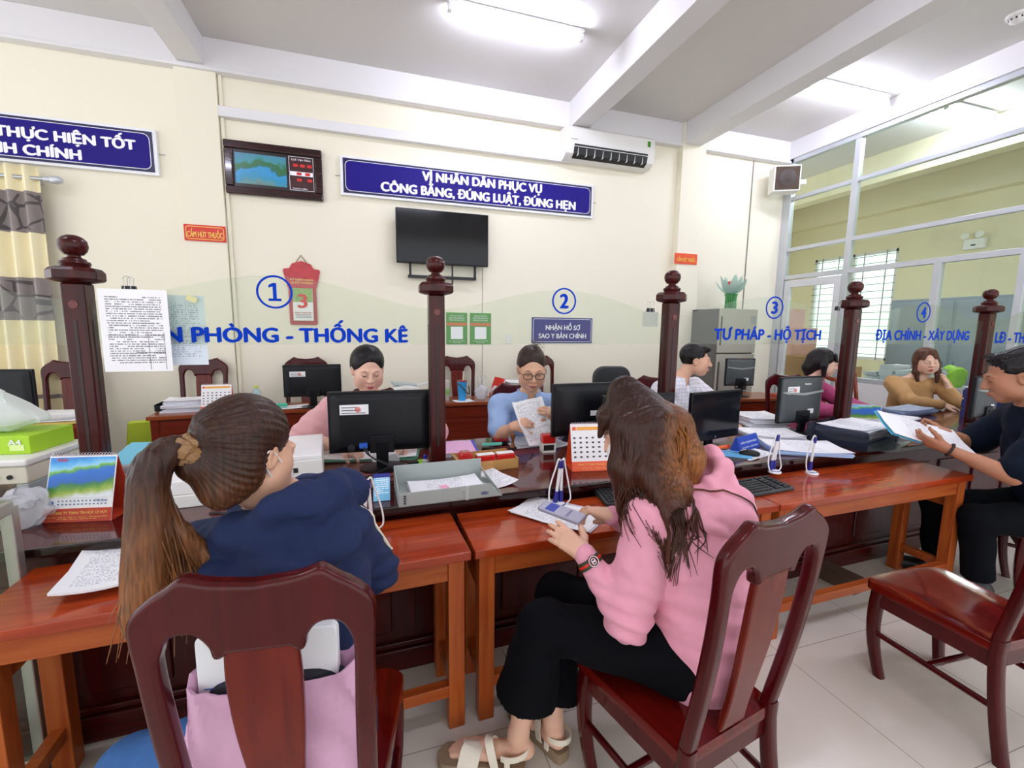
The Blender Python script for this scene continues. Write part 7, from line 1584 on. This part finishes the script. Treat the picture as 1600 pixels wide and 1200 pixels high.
# woman in the pink blouse
t, J, F, c, R, L = staff('woman in a dusty pink blouse with dark hair pulled back, at window 1', (-.03, 2.775, 1.24), (.16, -.93, -.32), (.05, -1, 0), (-.02, 2.84, 1.06), .215, (.36, 2.66, .84), (-.395, 2.68, .85), (.16, 2.53, .84), (-.16, 2.54, .83), hs=1.08, fat=1.22, wide=1.08, skin='e6b8a2',
    hands=[dict(w=(.16, 2.53, .84), d=(-.6, -.6, -.3), pn=(0, .3, -1), side=1), dict(w=(-.16, 2.54, .83), d=(.7, -.6, -.25), pn=(0, .3, -1), side=-1)])
M_bl = plain('dusty pink blouse', 'dba3a6', .8, var=.08, vscale=30, sheen=.2)
S = top(J, F, .006, fat=1.22, sleeve=(.92, .92), ease=.016); 
for q in 'LR': S.cone(mid(J['s' + q], J['e' + q], .55), mid(J['s' + q], J['e' + q], .9), .088, .082, .03)
ex = folds(J['eR'], (.4, .2, 1), .13, .006, 5); garment('blouse', t, S, M_bl, .004, 12, 21, extra=ex)
S = SDF(A_(J['eR']) - .2, A_(J['eR']) + .22, .005); S.cone(mid(J['sR'], J['eR'], .86), mid(J['sR'], J['eR'], .95), .083, .078, .01); garment('sleeve_frill', t, S, plain('frill pink', 'd18f96', .8), .004, 40, 3)
garment('trousers', t, pants(J, F, .012, fat=1.2), M_dtr, .003, 9, 5); M_bk = hair_mat('black hair', '1f1a1c', '171316', .9, 1.3)
S = SDF(c - .2, c + .2, .004); hair_cap(S, c, R, 1.08, front=.036, thick=1.12, wide=1.1, cutx=.067); S.ell(c + R @ A_((0, -.125, .0)), (.04, .035, .045), R, .02); hair_put(t, S, M_bk, 60, .0012, R[:, 1]); face_parts(t, c, R, 1.08, wide=1.1, lip='b0525a', brow='3a2a26'); settle(t)
# woman in light blue
t, J, F, c, R, L = staff('woman in a light blue shirt and black glasses reading papers, at window 2', (.985, 2.69, 1.232), (-.20, -.93, -.3), (-.1, -1, 0), (1.0, 2.77, 1.05), .2, (1.30, 2.66, .80), (.755, 2.64, .815), (1.08, 2.52, .93), (.80, 2.50, .90), hs=1.16, fat=1.05, skin='d9a98c', wide=.98,
    hands=[dict(w=(1.08, 2.52, .93), d=(-.5, -.35, .55), pn=(-.5, .6, -.2), side=1, curl=(.5, .6, .6, .6)), dict(w=(.80, 2.50, .90), d=(.75, -.4, .35), pn=(.3, .6, -.4), side=-1, curl=(.6, .7, .8, .8))])
M_lb = plain('light blue shirting', '9db9e6', .8, var=.04, vscale=40)
S = top(J, F, .006, fat=1.1, sleeve=(.82, .82), ease=.016); S.cone(A_(J['nb']) + F * .085 + A_((0, 0, .05)), A_(J['nb']) + F * .14 - A_((0, 0, .15)), .062, .016, .01, None, 's'); ex = folds((.95, 2.7, .9), (.6, .2, 1), .2, .005, 4); garment('shirt', t, S, M_lb, .004, 11, 23, extra=ex); collar(t, J, F, c, R, M_lb, r=.074, h=.03)
b = NB()
for s_ in (-1, 1): tube(b, curve([Vector(A_(J['nb'])) + Vector((s_ * .062, -.03, .0)), Vector(A_(J['nb'])) + Vector((s_ * .058, -.125, -.07)), Vector(A_(J['nb'])) + Vector((s_ * .035, -.16, -.17)), Vector(A_(J['nb'])) + Vector((0, -.165, -.27))], 18), .005, 6, flat=.5)
obj('lanyard', b, plain('navy lanyard', '1c2a5a', .6), t); garment('trousers', t, pants(J, F, .012), M_dtr, .003, 9, 6); M_db = hair_mat('dark brown tied hair', '3b2a26', '33231f', .9, 1.3)
S = SDF(c - .2, c + .2, .004); hair_cap(S, c, R, 1.16, front=.03, thick=1.1, wide=.98, cutx=.068); S.ell(c + R @ A_((.01, -.13, -.03)), (.04, .035, .05), R, .02); hair_put(t, S, M_db, 60, .0014, R[:, 1]); face_parts(t, c, R, 1.16, wide=.98, lip='a8605c', brow='3a2a26', glasses=('14120f', .0022))
pp = [[A_((1.0, 2.68, 1.385)) + jitter((0, 0, 0), .02), A_((1.02, 2.67, 1.40)) + jitter((0, 0, 0), .02), A_((1.06, 2.66, 1.385)) + jitter((0, 0, 0), .02)] for k in range(10)]
o = strands(t, 'loose_hair', pp, M_db, .0012); o['kind'] = 'stuff'; settle(t)
o = obj('held_paper', sheet_bm(.21, .29, .0008, .02, wav=.012), M_print, None, (.93, 2.475, .93), (math.radians(58), math.radians(-8), math.radians(8))); tag(o, 'printed sheet held up by the woman in light blue', 'paper')
o = obj('held_paper', sheet_bm(.2, .28, .0008, .03, wav=.016), M_paper, None, (.955, 2.51, .91), (math.radians(40), math.radians(10), math.radians(-6))); tag(o, 'blank second sheet drooping behind the sheet the woman in light blue reads', 'paper')
# man in the white checked shirt
t, J, F, c, R, L = staff('man in a white checked shirt with short black hair, looking to the right', (2.525, 2.98, 1.25), (.80, -.58, -.10), (.3, -.95, 0), (2.41, 3.03, 1.085), .22, (2.68, 2.78, .84), (2.09, 2.82, .82), (2.55, 2.58, .82), (2.25, 2.55, .82), hs=1.05, fat=1.05, skin='dcab8f', wide=1.03,
    hands=[dict(w=(2.55, 2.58, .82), d=(-.5, -.8, -.2), pn=(0, 0, -1), side=1), dict(w=(2.25, 2.55, .82), d=(.3, -.9, -.15), pn=(0, 0, -1), side=-1)])
M_wc = lined('white checked shirting', 'eceaf2', 'c6c6d8', .03, 'X', .14, 'Z'); S = top(J, F, .006, fat=1.1, sleeve=(.85, .85), ease=.016); S.cone(A_(J['nb']) + F * .085 + A_((0, 0, .05)), A_(J['nb']) + F * .14 - A_((0, 0, .15)), .062, .016, .01, None, 's'); ex = folds((2.4, 2.9, .9), (.6, .2, 1), .2, .005, 4); garment('shirt', t, S, M_wc, .004, 11, 27, extra=ex); collar(t, J, F, c, R, M_wc, r=.076, h=.034)
garment('trousers', t, pants(J, F, .012, fat=1.05), M_dtr, .003, 9, 7)
S = SDF(c - .2, c + .2, .004); hair_cap(S, c, R, 1.05, front=.042, thick=1.09, wide=1.03, drop=-.045); S.ell(c + R @ A_((0, .055, .098)), (.055, .04, .03), R, .02); hair_put(t, S, M_bk, 60, .0025, R[:, 1]); face_parts(t, c, R, 1.05, eyes='open', lip='b0695f', brow='1d1614'); settle(t)
# woman in magenta with a bob
t, J, F, c, R, L = staff('woman in a magenta jacket with a black bob and glasses, by the fourth post', (3.955, 2.99, 1.205), (.72, -.66, -.16), (.55, -.83, 0), (3.9, 3.05, 1.05), .19, (4.12, 2.86, .84), (3.66, 2.82, .82), (4.16, 2.66, .81), (3.85, 2.6, .82), hs=1.0, skin='e6bca6', h=.005,
    hands=[dict(w=(4.16, 2.66, .81), d=(-.1, -.9, -.1), pn=(0, 0, -1), side=1), dict(w=(3.85, 2.6, .82), d=(.4, -.9, -.1), pn=(0, 0, -1), side=-1)])
M_mg = plain('magenta patterned cloth', 'a8406f', .8, var=.35, vscale=60); S = top(J, F, .007, fat=1.08, sleeve=(1.9, 1.9), ease=.018); garment('jacket', t, S, M_mg, .005, 13, 31); garment('trousers', t, pants(J, F, .013), M_dtr, .003, 9, 8)
S = SDF(c - .24, c + .2, .0042); hair_cap(S, c, R, 1.04, front=.04, thick=1.12, wide=1.05)
for x in (-1, 1): S.chain([c + R @ A_((x * .06, -.02, .07)), c + R @ A_((x * .082, -.01, -.02)), c + R @ A_((x * .078, .012, -.105))], [.03, .028, .018], .02)
S.chain([c + R @ A_((0, -.09, .03)), c + R @ A_((0, -.1, -.06)), c + R @ A_((0, -.085, -.12))], [.055, .055, .04], .03, None)
for x in (-.045, -.02, .005, .03, .05): S.cone(c + R @ A_((x, .055, .085)), c + R @ A_((x * 1.05, .097 - abs(x) * .3, .035)), .02, .009, .012)
hair_put(t, S, M_bk, 70, .002, (0, 0, 1)); face_parts(t, c, R, 1.0, eyes='open', lip='b8565a', glasses=('b98a84', .0014)); settle(t)
# woman in tan
t, J, F, c, R, L = staff('woman in a tan blouse with shoulder-length brown hair, resting her cheek on one hand', (5.2, 2.9, 1.21), (-.62, -.78, -.06), (-.5, -.86, 0), (5.22, 2.97, 1.05), .2, (5.38, 2.72, .83), (4.97, 2.86, .83), (5.335, 2.79, 1.0), (5.12, 2.68, .82), hs=1.05, fat=1.05, skin='e4b9a0', roll=-.1, wide=1.05, h=.0048,
    hands=[dict(w=(5.335, 2.79, 1.0), d=(-.22, .2, .8), pn=(-.5, .5, -.1), side=1, curl=(.6, .7, .8, .9)), dict(w=(5.12, 2.68, .82), d=(.5, -.7, -.2), pn=(0, 0, -1), side=-1)])
M_tan = plain('tan blouse', 'b78c56', .7, var=.08, vscale=16, sheen=.2); S = top(J, F, .007, fat=1.12, sleeve=(1.6, 1.9), ease=.014, neck=.025); S.cone(A_(J['nb']) + F * .09 + A_((0, 0, .03)), A_(J['nb']) + F * .13 - A_((0, 0, .11)), .055, .015, .01, None, 's'); S.cone(mid(J['sR'], J['eR'], .25), mid(J['sR'], J['eR'], .6), .072, .07, .03); garment('blouse', t, S, M_tan, .006, 10, 33); garment('trousers', t, pants(J, F, .013), M_dtr, .003, 9, 9)
M_br = hair_mat('reddish brown hair', '4a2a22', '5a3626', .9, 1.3); S = SDF(c - .3, c + .2, .0045); hair_cap(S, c, R, 1.08, front=.035, thick=1.1, wide=1.05)
for x, zz in ((-1, -.2), (1, -.18)):
    S.chain([c + R @ A_((x * .05, -.01, .085)), c + R @ A_((x * .08, .0, .0)), c + R @ A_((x * .085, .01, -.1)), c + R @ A_((x * .075, .03, zz))], [.03, .024, .026, .014], .02)
S.chain([c + R @ A_((0, -.09, .03)), c + R @ A_((0, -.1, -.07)), c + R @ A_((0, -.09, -.16))], [.055, .055, .04], .03)
for x in (-.05, -.035, .04, .055): S.cone(c + R @ A_((x * .6, .05, .1)), c + R @ A_((x * 1.2, .08, .04)), .02, .009, .012)
hair_put(t, S, M_br, 70, .002, (0, 0, 1)); face_parts(t, c, R, 1.05, eyes='down', lip='b4504c', wide=1.05, brow='4a3028'); settle(t)
# ================================================================ man in navy at the right edge
t = _person('man in a navy T-shirt seated at the right edge, reading papers over the counter', (3.58, 1.28, 0))
J = dict(hc=(3.31, 1.45, 1.262), hf=(-.62, .72, -.30), nb=(3.42, 1.41, 1.08), ch=(3.5, 1.36, .86), pv=(3.58, 1.28, .54), sL=(3.30, 1.26, .985), sR=(3.60, 1.54, .99), eL=(3.13, 1.32, .75), eR=(3.52, 1.70, .80), wL=(2.99, 1.54, .855), wR=(3.29, 1.70, .885),
         hL=(3.49, 1.22, .5), hR=(3.62, 1.38, .5), kL=(3.12, 1.43, .475), kR=(3.2, 1.7, .47), aL=(3.2, 1.42, .1), aR=(3.24, 1.7, .1), tL=(3.06, 1.54, .045), tR=(3.12, 1.78, .045))
J['kR'] = (3.2, 1.66, .47); J['aR'] = (3.26, 1.64, .1); J['tR'] = (3.14, 1.76, .045)
for k_ in list(J):
    if k_ not in ('hf', 'roll'): J[k_] = tuple(A_(J[k_]) + A_((.065, .02, 0)))
F = nrm((-.55, .83, 0)); hs = 1.18
_, c, R, L = body(t, J, F, .0045, hs=hs, s=1.06, fat=1.08, skin='ad7558', blush='9c5c48', wide=1.03, hands=[dict(w=J['wL'], d=(-.42, .75, .25), pn=(.6, .35, .5), side=-1, size=1.05, curl=(.3, .35, .4, .45)), dict(w=J['wR'], d=(-.7, .5, .1), pn=(-.3, -.3, .9), side=1, size=1.05, curl=(.4, .5, .5, .5))])
M_tn = plain('dark navy T-shirt', '091324', .9, spec=.2, var=.12, vscale=30, bump=.1, bscale=380); S = top(J, F, .006, s=1.06, fat=1.18, sleeve=(.8, .8), ease=.02, hem=-.1); ex = folds((3.4, 1.3, .8), (.4, .2, 1), .22, .007, 4); garment('t_shirt', t, S, M_tn, .005, 10, 41, extra=ex)
garment('trousers', t, pants(J, F, .008, fat=1.1, flare=.075, upto=.95), plain('dark navy trousers', '06080f', .9, var=.12, spec=.15), .006, 9, 42)
S = SDF(c - .22, c + .22, .0042); hair_cap(S, c, R, hs, front=.04, thick=1.08, wide=1.03, drop=-.06); S.ell(c + R @ A_((0, .04, .112)), (.06, .05, .03), R, .02)
hair_put(t, S, M_bk, 80, .003, R[:, 1]); pp = []
for k in range(90):
    a = RNG.uniform(-1, 1); q = c + R @ (A_((a * .06, RNG.uniform(-.02, .075), .112 - abs(a) * .02)) * hs); pp.append([q, q + R @ A_((a * .006, .006, .012)), q + R @ A_((a * .012, .014 + RNG.uniform(0, .01), .02))])
o = strands(t, 'loose_hair', pp, M_bk, .0022, n=6); o['kind'] = 'stuff'
face_parts(t, c, R, hs, eyes='down', lip='8f5348', brow='1d1614'); b = NB(); wl, el = A_(J['wL']), A_(J['eL']); ax = Vector(nrm(wl - el)); u_, v_ = frame_of(ax); cw = Vector(mid(el, wl, .93))
for k in range(16):
    a = 2 * math.pi * k / 16; ball(b, cw + (u_ * math.cos(a) + v_ * math.sin(a)) * .034, .0075, 8)
obj('bead_bracelet', b, plain('dark wooden beads', '2a1a18', .35), t)
for q in 'LR':
    S = SDF(A_((2.9, 1.3, -.01)), A_((3.5, 1.95, .16)), .006); a, tt = A_(J['a' + q]), A_(J['t' + q]); d = nrm(A_([(tt - a)[0], (tt - a)[1], 0])); S.cone(A_((a[0], a[1], .045)) - d * .03, A_((tt[0], tt[1], .035)) + d * .03, .045, .04, .02); S.cone(A_((a[0], a[1], .1)), A_((a[0], a[1], .05)), .045, .045, .03)
    S.below(.0); V_, F_ = S.mesh(); put('shoe', V_, F_, plain('black shoe leather', '18161a', .4), t)
settle(t)
pc = Vector((3.14, 1.72, .90)); rot = (math.radians(20), math.radians(14), math.radians(-32)); o = obj('held_papers', sheet_bm(.42, .27, .004, .006), M_print2, None, pc, rot); tag(o, 'white printed papers held by the man in navy', 'papers')
o = obj('aqua_folder', sheet_bm(.43, .28, .002, .004), M_aqua, None, pc + Vector((.0, .01, -.006)), rot); tag(o, 'aqua folder under the papers the man in navy holds', 'folder')
